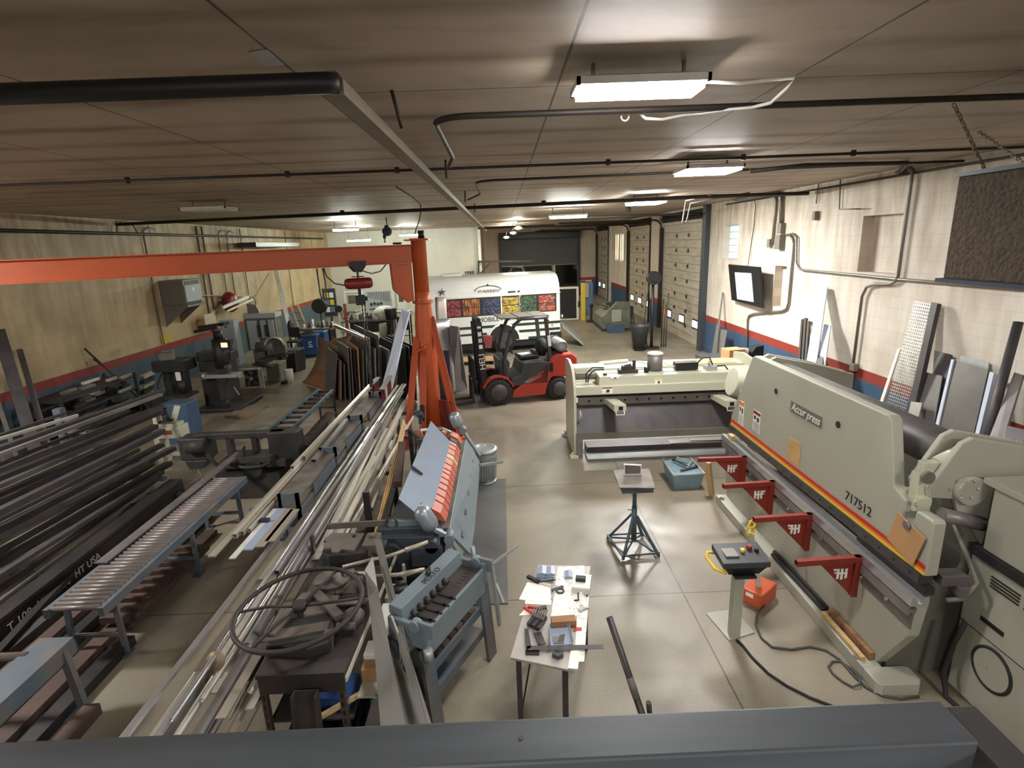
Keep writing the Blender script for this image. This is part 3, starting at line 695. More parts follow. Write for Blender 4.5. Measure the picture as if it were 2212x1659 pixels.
P(MB().tube([(3.3, 3.60, 0.98), (3.42, 3.58, 1.0), (3.48, 3.56, 1.15), (3.5, 3.9, 1.5)], 0.018, 8), 'hydraulic_hose', 'sage_dark', t)
# red front support arms
def support(a, b, d, label, flip):
    """a: tip, b: top at the bed, d: lower end at the bed"""
    t = T('support_arm', label, 'support arm', d, 'red front support arms')
    a, b, d = V(a), V(b), V(d); th = V((0, 0.012, 0))
    P(MB().rtube(a, b, 0.05, 0.05).bar(b + V((-0.025, 0, 0.025)), d + V((-0.025, 0, 0)), 0.05, 0.05), 'arm_bar', 'red', t)
    k = lerp(a, b, 0.36)
    P(MB().prism([k - V((0, 0, 0.02)), b - V((0.02, 0, 0.02)), d - V((0.02, 0, 0)), d - V((0.06, 0, -0.02))], th), 'gusset', 'red', t)
    P(MB().box(b.x - 0.02, b.x + 0.06, b.y + 0.02, b.y + 0.10, d.z + 0.18, b.z - 0.06), 'mount', 'red', t)
    P(MB().cyl((b.x - 0.02, b.y + 0.06, (b.z + d.z) / 2 + 0.05), (b.x - 0.05, b.y + 0.06, (b.z + d.z) / 2 + 0.05), 0.02, n=8), 'bolt', 'bright_steel', t)
    s = -1 if flip else 1; w = 0.115; o = lerp(k, b, 0.56) + V((0, -0.004, -0.135)); mb = MB()
    for x, z0, z1 in ((-1.0, -0.75, 0.85), (-0.35, -0.95, 0.85), (0.25, -0.8, 0.85)):
        mb.prism([o + V((s * (x * w / 2), 0, z0 * w / 2)), o + V((s * (x + 0.4) * w / 2, 0, (z0 - 0.15) * w / 2)), o + V((s * (x + 0.4) * w / 2, 0, z1 * w / 2)), o + V((s * x * w / 2, 0, z1 * w / 2))], (0, -0.002, 0))
    mb.prism([o + V((s * -1.0 * w / 2, 0, -0.1 * w / 2)), o + V((s * 0.6 * w / 2, 0, -0.1 * w / 2)), o + V((s * 0.6 * w / 2, 0, 0.2 * w / 2)), o + V((s * -1.0 * w / 2, 0, 0.2 * w / 2))], (0, -0.003, 0))
    mb.prism([o + V((s * 0.25 * w / 2, 0, 0.5 * w / 2)), o + V((s * 1.15 * w / 2, 0, 0.5 * w / 2)), o + V((s * 1.25 * w / 2, 0, 0.85 * w / 2)), o + V((s * 0.25 * w / 2, 0, 0.85 * w / 2))], (0, -0.003, 0))
    mb.prism([o + V((s * 0.6 * w / 2, 0, 0.0 * w / 2)), o + V((s * 1.0 * w / 2, 0, 0.05 * w / 2)), o + V((s * 1.05 * w / 2, 0, 0.3 * w / 2)), o + V((s * 0.6 * w / 2, 0, 0.25 * w / 2))], (0, -0.003, 0))
    P(mb, 'emblem', 'white', t, label='white stylised letters on the red plate')
for a, b, d, lab, fl in (((2.417, 6.542, 0.97), (2.985, 6.529, 0.97), (3.03, 6.629, 0.587), 'red support arm farthest along the press brake bed, above the grey tote', False), ((2.428, 5.75, 0.97), (3.008, 5.781, 0.97), (3.03, 5.817, 0.581), 'second farthest red support arm on the press brake bed', False), ((2.429, 4.966, 0.97), (3.016, 4.993, 0.97), (3.03, 5.019, 0.586), 'second nearest red support arm, beyond the yellow cable loop', True), ((2.452, 4.187, 0.97), (3.038, 4.215, 0.97), (3.03, 4.209, 0.598), 'red support arm nearest the railing on the press brake bed', True)):
    support(a, (3.03, b[1], b[2]), (3.03, b[1], d[2]), lab, fl)
# things on and around it
t = T('cardboard_sheet', 'brown cardboard sheet held to the press brake ram by a round magnet', 'cardboard', (3.11, 3.85, 1.2))
P(MB().prism([(3.1, 3.951, 1.55), (3.1, 3.646, 1.491), (3.1, 3.724, 1.209), (3.1, 4.026, 1.271)], (-0.006, 0, 0)), 'card', 'cardboard', t)
c = V((3.09, 3.824, 1.505)); P(MB().cyl(c, c + V((-0.02, 0, 0)), 0.034, n=16).cyl(c + V((-0.02, 0, 0)), c + V((-0.024, 0, 0)), 0.014, n=10), 'magnet', 'steel', t, label='round grey magnet')
for i, (a, b, o) in enumerate((((3.00, 5.62), (3.03, 4.62), 0.0), ((3.05, 5.68), (3.08, 4.64), 0.0))):
    S(MB().rtube((*a, 0.145), (*b, 0.14), 0.032, 0.034), 'square_tube', 'black_steel', ('outer' if i == 0 else 'inner') + ' black square tube lying on the press brake toe', 'steel tube', 'black tubes on the toe')
for i, (x, c2) in enumerate(((3.0, 'front'), (3.075, 'rear'))):
    S(MB().cb((x, 4.28, 0.14 + 0.02 * i), (0.045, 0.62, 0.04 + 0.04 * i), 0.0), 'wood_strip', 'old_wood' if i else 'wood', c2 + ' one of two wood strips lying on the press brake toe near its corner', 'wood', 'wood strips on the toe', 0.004)
S(MB().bar((2.973, 7.431, 0.03), (2.86, 7.36, 0.58), 0.09, 0.045), 'wood_block', 'wood', 'light wooden block leaning against the far end of the press brake bed', 'wood', None, 0.004)
S(MB().cb((3.07, 7.1, 1.05), (0.05, 0.12, 0.06)), 'wood_offcut', 'wood', 'small wood offcut lying on the far end of the lower die', 'wood')
t = T('tool_tote', 'grey teal plastic tote of hand tools on the floor beyond the press brake', 'tote', (2.72, 7.95, 0))
tx, ty = 2.70, 7.95
P(MB().hexa([(tx - 0.19, ty - 0.26, 0), (tx + 0.19, ty - 0.26, 0), (tx + 0.19, ty + 0.26, 0), (tx - 0.19, ty + 0.26, 0)], [(tx - 0.23, ty - 0.31, 0.26), (tx + 0.23, ty - 0.31, 0.26), (tx + 0.23, ty + 0.31, 0.26), (tx - 0.23, ty + 0.31, 0.26)]), 'tub', 'teal_tote', t, 0.01)
P(MB().tube([(tx - 0.235, ty - 0.315, 0.27), (tx + 0.235, ty - 0.315, 0.27), (tx + 0.235, ty + 0.315, 0.27), (tx - 0.235, ty + 0.315, 0.27)], 0.017, 6, True), 'rim', 'plastic_wrap', t)
for i, (dx, dy, a, L) in enumerate(((0.05, -0.12, 0.4, 0.3), (0.1, 0.0, 1.0, 0.26), (-0.02, 0.05, 2.0, 0.3), (0.08, 0.16, 2.6, 0.22))):
    q = V((math.cos(a), math.sin(a), 0)) * L / 2; c = V((tx + dx, ty + dy, 0.285 + 0.012 * i))
    S(MB().bar(c - q, c + q, 0.035, 0.018).cyl(c + q, c + q * 1.1 + V((0, 0, 0.001)), 0.03, n=8), 'hand_tool', 'galvanised' if i % 2 else 'charcoal', ORD[i] + ' tool counted from the near end of the grey tote', 'tool', 'tools in the tote')

# ---------------------------------------------------------------- control pedestal and foot switch
t = T('control_pedestal', 'black push-button box with yellow handles on a grey post and floor plate', 'control pedestal', (2.1, 4.62, 0))
P(MB().prism([(1.946, 4.825, 0), (2.022, 4.422, 0), (2.307, 4.513, 0), (2.248, 4.863, 0)], (0, 0, 0.012)), 'floor_plate', 'sage', t)
P(MB().box(2.05, 2.14, 4.45, 4.54, 0.012, 0.74), 'post', 'sage', t, 0.004)
cz = 0.78; bx0, bx1, by0, by1 = 1.90, 2.30, 4.36, 4.62
P(MB().hexa([(bx0 + 0.06, by0 + 0.03, 0.74), (bx1 - 0.06, by0 + 0.03, 0.74), (bx1 - 0.06, by1 - 0.03, 0.74), (bx0 + 0.06, by1 - 0.03, 0.74)], [(bx0, by0, 0.83), (bx1, by0, 0.83), (bx1, by1, 0.86), (bx0, by1, 0.86)]).box(bx0 + 0.1, bx1 - 0.1, by0 - 0.02, by1 - 0.06, 0.72, 0.74), 'box', 'black', t, 0.004)
P(MB().hexa([(bx0 - 0.015, by0 - 0.015, 0.83), (bx1 + 0.015, by0 - 0.015, 0.83), (bx1 + 0.015, by1 + 0.015, 0.86), (bx0 - 0.015, by1 + 0.015, 0.86)], [(bx0 - 0.015, by0 - 0.015, 0.885), (bx1 + 0.015, by0 - 0.015, 0.885), (bx1 + 0.015, by1 + 0.015, 0.92), (bx0 - 0.015, by1 + 0.015, 0.92)]), 'lid', 'charcoal', t, 0.004)
P(MB().cyl((2.20, 4.54, 0.90), (2.20, 4.54, 0.945), 0.025, n=10), 'red_button', 'red', t)
P(MB().cyl((2.12, 4.50, 0.90), (2.12, 4.50, 0.935), 0.02, n=10), 'yellow_button', 'yellow', t)
P(MB().cyl((2.25, 4.50, 0.90), (2.25, 4.50, 0.935), 0.02, n=10), 'black_button', 'black', t)
P(MB().box(1.94, 2.06, 4.42, 4.56, 0.895, 0.912), 'label_plate', 'conduit', t)
P(MB().tube([(1.93, 4.60, 0.84), (1.84, 4.62, 0.84), (1.82, 4.57, 0.81), (1.84, 4.42, 0.79), (1.93, 4.36, 0.78)], 0.016, 8), 'handle', 'yellow', t)
P(MB().tube([(2.29, 4.40, 0.80), (2.35, 4.42, 0.82), (2.34, 4.55, 0.84), (2.28, 4.62, 0.84)], 0.016, 8), 'handle', 'yellow', t)
t = T('foot_switch', 'orange foot switch box with a grey carrying post and yellow cord loop', 'foot switch', (2.58, 5.02, 0))
P(MB().prism([(2.38, 5.0, 0.0), (2.52, 4.83, 0.0), (2.78, 5.05, 0.0), (2.62, 5.24, 0.0)], (0, 0, 0.17)), 'shell', 'orange_box', t, 0.015)
P(MB().bar((2.56, 5.0, 0.16), (2.48, 5.1, 0.72), 0.05, 0.03, (0, 1, 0)), 'carry_post', 'sage', t)
P(MB().prism([(2.40, 4.985, 0.10), (2.46, 4.905, 0.10), (2.46, 4.905, 0.14), (2.40, 4.985, 0.14)], (-0.004, -0.003, 0)), 'maker_label', 'paper', t)
P(MB().tube([V((2.47, 5.1, 0.80)) + V((0.03 * math.sin(a) + 0.02 * math.cos(a), 0, 0.09 * math.cos(a))) for a in [k * PI / 6 for k in range(12)]], 0.011, 6, True).tube([V((2.48, 5.1, 0.71)) + V((0.035 * math.cos(a), 0.03 * math.sin(a), 0.008 * k)) for k, a in enumerate([k * PI / 4 for k in range(20)])], 0.009, 5), 'cord_loop', 'yellow', t)
S(MB().tube([(2.56, 4.86, 0.05), (2.45, 4.772, 0.02), (2.365, 4.614, 0.012), (2.336, 4.431, 0.012), (2.378, 4.305, 0.012), (2.54, 4.265, 0.012), (2.726, 4.289, 0.012), (2.846, 4.234, 0.012), (2.902, 4.115, 0.012), (2.908, 3.923, 0.012), (2.933, 3.794, 0.012), (3.001, 3.702, 0.012), (3.127, 3.661, 0.012), (3.291, 3.676, 0.012)], 0.011, 6), 'switch_cable', 'cable', 'grey cable winding over the floor from the orange foot switch', 'cable')
S(MB().tube([(2.08, 4.40, 0.03), (2.119, 4.339, 0.012), (2.139, 4.189, 0.012), (2.194, 3.991, 0.012), (2.284, 3.846, 0.012), (2.411, 3.715, 0.012), (2.573, 3.599, 0.012), (2.714, 3.524, 0.012)], 0.012, 6), 'pedestal_cable', 'rubber', 'black cable curving over the floor from the control pedestal', 'cable')
S(MB().tube([(2.754, 4.04, 0.012), (2.817, 4.097, 0.012), (2.893, 4.098, 0.012), (2.935, 3.998, 0.015), (2.925, 3.871, 0.03), (2.884, 3.812, 0.03), (2.82, 3.802, 0.015), (2.774, 3.868, 0.012), (2.745, 3.954, 0.012)], 0.010, 6, True), 'cable_coil', 'cable', 'single loop of grey cable lying beside the press brake toe', 'cable')

# ---------------------------------------------------------------- hydraulic power cabinet, right foreground
t = T('power_cabinet', 'sage machine cabinet with vents and a round black-rimmed port, right foreground', 'machine cabinet', (3.95, 3.1, 0))
P(MB().box(3.62, 4.5, 2.1, 3.80, 0.03, 1.27).box(3.66, 4.46, 2.15, 3.75, 0, 0.03), 'body', 'sage', t, 0.012)
c = V((3.62, 3.454, 0.458))
P(MB().tube([c + V((-0.005, 0.165 * math.cos(a), 0.165 * math.sin(a))) for a in [k * PI / 16 for k in range(32)]], 0.013, 6, True), 'port_seal', 'rubber', t, label='black rubber rim of the round port')
P(MB().cyl(c + V((0.002, 0, 0)), c + V((-0.008, 0, 0)), 0.16, n=32).cyl(c + V((-0.008, 0.04, -0.0)), c + V((-0.02, 0.04, 0)), 0.014, n=8), 'port_cover', 'sage', t)
mb = MB()
for k in range(4):
    for y0, y1 in ((3.60, 3.36), (3.32, 3.0)): mb.box(3.612, 3.622, y1, y0, 1.09 + k * 0.026, 1.10 + k * 0.026)
P(mb, 'vent_slots', 'shade', t)
P(MB().box(3.612, 3.622, 3.42, 3.62, 0.78, 0.815), 'hand_slot', 'black', t)
P(MB().box(3.617, 3.622, 2.2, 3.8, 0.66, 0.666), 'door_seam', 'shade', t)
P(MB().box(3.58, 4.2, 3.0, 3.78, 1.27, 1.34), 'gasket_rail', 'rubber', t)
t = T('control_enclosure', 'tall sage control enclosure with an overhanging lid standing on the machine cabinet', 'enclosure', (3.95, 3.4, 1.34))
P(MB().box(3.62, 4.3, 3.18, 3.72, 1.34, 1.86), 'body', 'sage', t, 0.01)
P(MB().box(3.58, 4.36, 3.12, 3.78, 1.86, 1.91), 'lid', 'sage', t, 0.006)
P(MB().box(3.64, 3.66, 3.174, 3.182, 1.36, 1.84), 'door_gap', 'shade', t)
S(MB().tube([(3.54, 3.66, 0.72), (3.52, 3.70, 0.5), (3.50, 3.72, 0.2), (3.50, 3.66, 0.02), (3.52, 3.5, 0.02), (3.5, 3.2, 0.02)], 0.02, 8), 'cabinet_cable', 'rubber', 'thick black cable hanging down the front corner of the sage cabinet', 'cable')

# ================================================================ HYDRAULIC SHEAR
t = T('shear', 'cream hydraulic plate shear standing across the shop beyond the press brake', 'plate shear', (2.7, 9.8, 0))
prof = [(9.16, 0.0), (9.16, 1.14), (9.20, 1.30), (9.34, 1.46), (9.60, 1.58), (10.0, 1.62), (10.40, 1.56), (10.40, 0.0)]
for x in (1.15, 4.42): P(MB().prism([(x, y, z) for y, z in prof], (0.05, 0, 0)), 'side_plate', 'cream', t, 0.008)
for x, y in ((1.12, 9.14), (1.12, 10.32)): P(MB().box(x - 0.05, x + 0.10, y - 0.06, y + 0.06, 0, 0.05).cyl((x - 0.0, y, 0.05), (x - 0.0, y, 0.10), 0.02, n=8), 'foot', 'cream', t, 0.006)
P(MB().box(1.62, 4.42, 9.30, 9.78, 1.20, 1.43), 'blade_beam', 'cream', t, 0.01)
P(MB().box(1.20, 4.42, 9.24, 9.36, 1.12, 1.27).box(1.20, 1.62, 9.36, 9.7, 1.12, 1.25), 'hold_down_apron', 'cream', t, 0.006)
P(MB().box(1.20, 4.42, 9.90, 10.38, 1.38, 1.44), 'rear_table', 'cream', t, 0.006)
P(MB().cyl((1.24, 9.62, 1.37), (1.66, 9.62, 1.37), 0.06, n=14), 'hydraulic_cylinder', 'sage_dark', t)
P(MB().box(1.20, 4.42, 9.40, 9.50, 1.04, 1.13), 'shadow_gap_bar', 'black_steel', t)
P(MB().box(1.26, 4.42, 9.37, 9.44, 0.90, 1.04), 'lower_blade', 'steel', t)
for k in range(14): P(MB().cyl((1.45 + k * 0.215, 9.37, 0.975), (1.45 + k * 0.215, 9.365, 0.975), 0.022, n=10), 'blade_bolt', 'black', t)
P(MB().hexa([(1.20, 9.46, 0.92), (4.42, 9.46, 0.92), (4.42, 9.16, 0.45), (1.20, 9.16, 0.45)], [(1.20, 9.52, 0.92), (4.42, 9.52, 0.92), (4.42, 9.22, 0.44), (1.20, 9.22, 0.44)]), 'chute', 'dark_steel', t, label='dark scrap chute')
P(MB().box(1.20, 4.42, 9.12, 9.20, 0.34, 0.46), 'front_rail', 'sage_dark', t)
P(MB().box(1.20, 1.30, 9.10, 9.24, 0.0, 0.34), 'leg', 'grey_steel', t)
P(MB().box(4.3, 4.42, 9.10, 9.24, 0.0, 0.34), 'leg', 'grey_steel', t)
def sarm(x):
    a = P(MB().hexa([(x, 9.40, 0.93), (x + 0.20, 9.40, 0.93), (x + 0.30, 8.92, 0.90), (x + 0.09, 8.92, 0.90)], [(x, 9.40, 1.02), (x + 0.20, 9.40, 1.02), (x + 0.30, 8.92, 1.02), (x + 0.09, 8.92, 1.02)]), 'squaring_arm', 'cream', t, 0.008)
    P(MB().tube([(x + 0.12, 8.91, 0.91), (x + 0.12, 8.88, 0.85), (x + 0.26, 8.88, 0.85), (x + 0.26, 8.91, 0.91)], 0.012, 6), 'handle', 'cream', a)
    P(MB().box(x + 0.17, x + 0.24, 8.905, 8.93, 0.93, 0.99), 'stop', 'black', a)
sarm(1.72); sarm(3.62)
t2 = P(MB().cyl((2.66, 9.55, 1.43), (2.66, 9.55, 1.74), 0.135, n=24), 'motor', 'grey_steel', t, label='grey upright motor with a white cap')
P(MB().lathe([(0.14, 0), (0.145, 0.02), (0.12, 0.04), (0.05, 0.045)], (2.66, 9.55, 1.74), 24), 'motor_cap', 'plastic_wrap', t2)
P(MB().lathe([(0.16, 0), (0.16, 0.02)], (2.66, 9.55, 1.43), 24), 'motor_flange', 'cream', t2)
P(MB().box(3.02, 3.42, 9.48, 9.66, 1.45, 1.58), 'oil_cooler', 'black', t, 0.004)
P(MB().box(2.0, 2.34, 9.45, 9.6, 1.43, 1.50).box(2.06, 2.26, 9.47, 9.58, 1.50, 1.56).cyl((2.28, 9.52, 1.50), (2.28, 9.52, 1.66), 0.03, n=10).cyl((2.10, 9.50, 1.55), (2.22, 9.50, 1.58), 0.03, n=8), 'valve_block', 'dusty_dark', t, 0.004)
P(MB().cyl((2.5, 9.5, 1.43), (2.5, 9.5, 1.53), 0.045, n=12), 'filler_cap', 'black', t)
P(MB().cyl((1.74, 9.4, 1.43), (1.74, 9.4, 1.47), 0.035, n=10), 'beam_cap', 'charcoal', t)
P(MB().box(3.55, 3.75, 9.45, 9.6, 1.43, 1.5).cyl((3.62, 9.5, 1.5), (3.62, 9.5, 1.6), 0.02, n=8), 'manifold', 'galvanised', t)
P(MB().tube([(1.45, 9.5, 1.28), (1.47, 9.5, 1.42), (1.58, 9.55, 1.5), (1.75, 9.55, 1.5)], 0.012, 6).tube([(1.42, 9.52, 1.28), (1.43, 9.54, 1.44), (1.55, 9.6, 1.53), (1.75, 9.6, 1.52)], 0.012, 6), 'hose', 'rubber', t)
P(MB().tube([(3.4, 9.6, 1.5), (3.55, 9.65, 1.62), (3.68, 9.66, 1.62), (3.72, 9.6, 1.5)], 0.014, 6).tube([(3.75, 9.55, 1.48), (3.9, 9.5, 1.5), (3.98, 9.45, 1.38)], 0.014, 6), 'hose', 'rubber', t)
P(MB().bar((1.76, 9.62, 1.49), (2.02, 9.62, 1.49), 0.03, 0.03).bar((2.34, 9.55, 1.48), (2.5, 9.55, 1.48), 0.03).bar((2.78, 9.58, 1.5), (3.02, 9.58, 1.5), 0.03), 'oil_line', 'cream', t)
P(MB().tube([(1.30 + 0.01, 9.20, 0.72 + 0.0)] + [(1.26, 9.18 + 0.05 * math.sin(a), 0.78 + 0.09 * math.cos(a)) for a in [k * PI / 4 for k in range(8)]], 0.01, 6), 'gauge_wheel', 'cream', t)
for x0, x1, y, z0, z1, hd, lb in ((1.66, 1.84, 9.238, 1.14, 1.255, 'red', 'white pinch warning sticker with red header'), (2.6, 2.72, 9.298, 1.24, 1.36, 'yellow', 'small square sticker with yellow header'), (1.82, 1.96, 9.298, 1.385, 1.425, 'paper', 'small white label')):
    s = P(MB().box(x0, x1, y - 0.004, y, z0, z1), 'sticker', 'paper', t, 0, lb)
    P(MB().box(x0 + 0.004, x1 - 0.004, y - 0.006, y - 0.003, z1 - (z1 - z0) * 0.22, z1 - 0.003), 'sticker_header', hd, s)
    P(MB().prism([(x0 + (x1 - x0) * 0.35, y - 0.006, z0 + (z1 - z0) * 0.15), (x0 + (x1 - x0) * 0.7, y - 0.006, z0 + (z1 - z0) * 0.15), (x0 + (x1 - x0) * 0.75, y - 0.006, z0 + (z1 - z0) * 0.6), (x0 + (x1 - x0) * 0.45, y - 0.006, z0 + (z1 - z0) * 0.65)], (0, 0.003, 0)), 'pictogram', 'charcoal', s)
# loose sheets on its table and floor
S(MB().cb((1.55, 10.1, 1.455), (0.6, 0.3, 0.02), 0.1), 'drawing_sheets', 'paper', 'crumpled white drawings on the left end of the shear table', 'paper')
S(MB().cyl((1.78, 10.22, 1.475), (2.35, 10.34, 1.475), 0.03, n=10), 'paper_roll', 'paper', 'rolled white drawing on the back of the shear table', 'paper roll')
S(MB().bar((2.55, 10.38, 1.445), (2.85, 9.92, 1.445), 0.10, 0.006), 'steel_rule_strip', 'steel', 'grey steel strip lying across the shear table', 'steel strip')
S(MB().box(3.0, 4.3, 9.92, 10.36, 1.44, 1.452), 'shear_blank', 'plywood', 'pale wide sheet lying on the right of the shear table', 'sheet')
for i, (x0, x1, y0, y1, z0, z1, a) in enumerate(((1.36, 4.1, 8.92, 9.28, 0.0, 0.05, 0.0), (1.4, 4.2, 9.26, 9.6, 0.0, 0.14, 0.0), (2.9, 4.0, 9.3, 9.5, 0.141, 0.15, 0.06), (3.3, 4.3, 9.32, 9.44, 0.151, 0.16, -0.05))):
    S(MB().cb(((x0 + x1) / 2, (y0 + y1) / 2, (z0 + z1) / 2), (x1 - x0, y1 - y0, z1 - z0), a), 'steel_plate', ('mat_steel', 'dark_steel', 'grey_steel', 'steel')[i], ('long grey plate on the floor in front of the shear', 'dark plate stack behind the long grey plate under the shear', 'thin strip lying askew on the dark plates under the shear', 'second thin strip, farther right, on the dark plates under the shear')[i], 'steel plate', 'plates under the shear')

# ================================================================ MATERIAL LEANING ON THE RIGHT WALL
def lean(tops, bots, xt, xb, th, name, material, label, cat, group=None, hollow=None):
    """a flat length: two top points and two low points, standing on the floor"""
    a, b = V(tops[0]), V(tops[1]); c, d = V(bots[0]), V(bots[1])
    ext = lambda p, q: p + (q - p) * ((p.z - 0.01) / max(0.05, p.z - q.z))
    c, d = ext(a, c), ext(b, d); n = (b - a).cross(c - a).normalized()
    if n.x > 0: n = -n
    return S(MB().hexa([a, b, d, c], [a + n * th, b + n * th, d + n * th, c + n * th]), name, material, label, cat, group)
LG = 'stock leaning on the right wall'
lean(((6.6, 8.932, 1.798), (6.6, 8.879, 1.808)), ((6.25, 8.726, 0.853), (6.25, 8.65, 0.876)), 0, 0, 0.03, 'thin_bar', 'aluminium', 'thin pale bar leaning just left of the perforated sheet', 'bar', LG)
# perforated sheet: a mesh of round-looking holes
a, b, c, d = V((6.6, 8.754, 2.611)), V((6.6, 8.334, 2.604)), V((6.2, 8.526, 0.908)), V((6.2, 8.108, 0.706))
c = a + (c - a) * ((a.z - 0.01) / (a.z - c.z)); d = b + (d - b) * ((b.z - 0.01) / (b.z - d.z))
mb = MB(); nu, nv = 10, 52
G = [[mb.bm.verts.new(lerp(lerp(a, b, i / nu), lerp(c, d, i / nu), j / nv)) for j in range(nv + 1)] for i in range(nu + 1)]
for i in range(nu):
    for j in range(nv):
        q = (G[i][j], G[i + 1][j], G[i + 1][j + 1], G[i][j + 1]); ce = sum((v.co for v in q), V()) / 4
        inn = [mb.bm.verts.new(ce + (v.co - ce) * 0.72) for v in q]
        for k in range(4): mb.face((q[k], q[(k + 1) % 4], inn[(k + 1) % 4], inn[k]))
o = S(mb, 'perforated_sheet', 'bright_steel', 'tall shiny perforated metal strip leaning on the right wall', 'perforated sheet', LG)
sm = o.modifiers.new('thickness', 'SOLIDIFY'); sm.thickness = 0.006
lean(((6.62, 8.338, 2.632), (6.62, 8.217, 2.623)), ((6.3, 8.063, 1.201), (6.3, 7.937, 1.2)), 0, 0, 0.07, 'dark_channel', 'dark_steel', 'tall dark steel channel leaning right beside the perforated strip', 'channel', LG)
lean(((6.62, 8.191, 1.909), (6.62, 7.86, 1.91)), ((6.2, 7.546, 0.754), (6.2, 7.261, 0.816)), 0, 0, 0.02, 'dark_plate', 'dark_steel', 'dark plate leaning behind the shorter brown plate, left of the big grey plate', 'plate', LG)
lean(((6.45, 8.179, 1.596), (6.45, 7.759, 1.616)), ((6.15, 7.726, 0.684), (6.15, 7.404, 0.729)), 0, 0, 0.02, 'short_plate', 'grey_steel', 'shorter brown-grey plate leaning in front of the dark plate', 'plate', LG)
lean(((6.2, 7.97, 1.173), (6.2, 7.749, 1.215)), ((6, 7.765, 0.743), (6, 7.56, 0.779)), 0, 0, 0.015, 'offcut_plate', 'steel', 'small bright offcut leaning at the foot of the perforated strip', 'plate', LG)
lean(((6.64, 7.727, 1.928), (6.64, 7.25, 1.928)), ((6.5, 7.56, 1.053), (6.5, 7.087, 1.104)), 0, 0, 0.015, 'rear_plate', 'galvanised', 'pale grey plate peeking over the top of the big grey plate', 'plate', LG)
lean(((6.5, 7.655, 1.887), (6.5, 7.075, 1.862)), ((6.1, 7.272, 0.745), (6.1, 6.687, 0.849)), 0, 0, 0.025, 'big_plate', 'big_plate', 'big broad grey steel plate leaning on the right wall', 'plate', LG)
lean(((6.48, 7.672, 1.884), (6.48, 7.63, 1.886)), ((6.08, 7.31, 0.718), (6.08, 7.251, 0.726)), 0, 0, 0.03, 'edge_angle', 'blue_strip', 'white-edged angle leaning against the left edge of the big grey plate', 'angle', LG)
lean(((6.5, 7.013, 1.839), (6.5, 6.948, 1.835)), ((6.1, 6.637, 0.888), (6.1, 6.58, 0.891)), 0, 0, 0.06, 'white_channel', 'blue_strip', 'white-edged channel leaning just right of the big grey plate', 'channel', LG)
p, q = V((6.55, 6.851, 2.542)), V((6.1, 6.532, 0.865)); q = p + (q - p) * ((p.z - 0.01) / (p.z - q.z))
S(MB().pipe(p, q, 0.055, 0.006, 16), 'leaning_pipe', 'dark_steel', 'thick round dark pipe leaning at the far right of the wall', 'pipe', LG)
lean(((6.5, 6.695, 1.913), (6.5, 6.572, 1.906)), ((6, 6.386, 0.928), (6, 6.185, 0.954)), 0, 0, 0.03, 'flat_bar', 'grey_steel', 'wide smooth grey flat bar leaning over the round pipe', 'flat bar', LG)
lean(((6.2, 6.35, 1.321), (6.2, 6.085, 1.353)), ((5.9, 6.104, 0.955), (5.9, 5.821, 1.015)), 0, 0, 0.03, 'corner_plate', 'dark_steel', 'low dark plate leaning behind the enclosure lid', 'plate', LG)
for i in range(3):
    lean(((6.6, 11.974, 1.867), (6.6, 11.903, 1.897)) if i == 0 else (((6.6, 11.869, 1.922), (6.6, 11.778, 1.934)) if i == 1 else ((6.6, 11.731, 1.88), (6.6, 11.658, 1.88))), ((6.2, 11.199, 0.896), (6.2, 11.128, 0.913)) if i == 0 else (((6.2, 11.076, 0.925), (6.2, 11.006, 0.941)) if i == 1 else ((6.2, 10.972, 0.949), (6.2, 10.903, 0.965))), 0, 0, 0.05, 'steel_length', 'dark_steel', ('left', 'middle', 'right')[i] + ' one of three dark steel lengths left of the tall white-blue strip', 'bar', LG)
lean(((6.6, 11.447, 2.654), (6.6, 11.163, 2.656)), ((6.1, 10.802, 0.934), (6.1, 10.435, 0.984)), 0, 0, 0.02, 'coated_strip', 'blue_strip', 'tallest white-blue coated strip leaning on the wall below the blocked window', 'strip', LG)
lean(((6.5, 10.968, 1.923), (6.5, 10.743, 1.927)), ((6.1, 10.389, 1.004), (6.1, 10.139, 1.037)), 0, 0, 0.02, 'coated_strip', 'blue_strip', 'shorter white-blue coated strip leaning right of the tallest one', 'strip', LG)
lean(((6.3, 10.737, 1.411), (6.3, 10.512, 1.427)), ((6, 10.312, 1.027), (6, 10.092, 1.052)), 0, 0, 0.02, 'grey_offcut', 'dark_steel', 'short dark offcut leaning in front of the white-blue strips', 'plate', LG)
lean(((6.64, 16.664, 2.071), (6.64, 16.594, 2.077)), ((6.3, 16.008, 1.151), (6.3, 15.903, 1.166)), 0, 0, 0.02, 'thin_rod', 'conduit', 'thin rod leaning on the wall below the glass block window', 'rod', LG)
lean(((6.4, 16.306, 1.159), (6.4, 16.092, 1.176)), ((6.2, 16.031, 0.385), (6.2, 15.71, 0.433)), 0, 0, 0.03, 'grey_board', 'steel', 'narrow grey board leaning beside the steel door column', 'board', LG)
lean(((6.4, 16.004, 1.065), (6.4, 15.562, 1.092)), ((6.2, 15.708, 0.42), (6.2, 15.266, 0.479)), 0, 0, 0.02, 'wide_board', 'steel', 'wider grey board leaning right of the narrow grey one', 'board', LG)

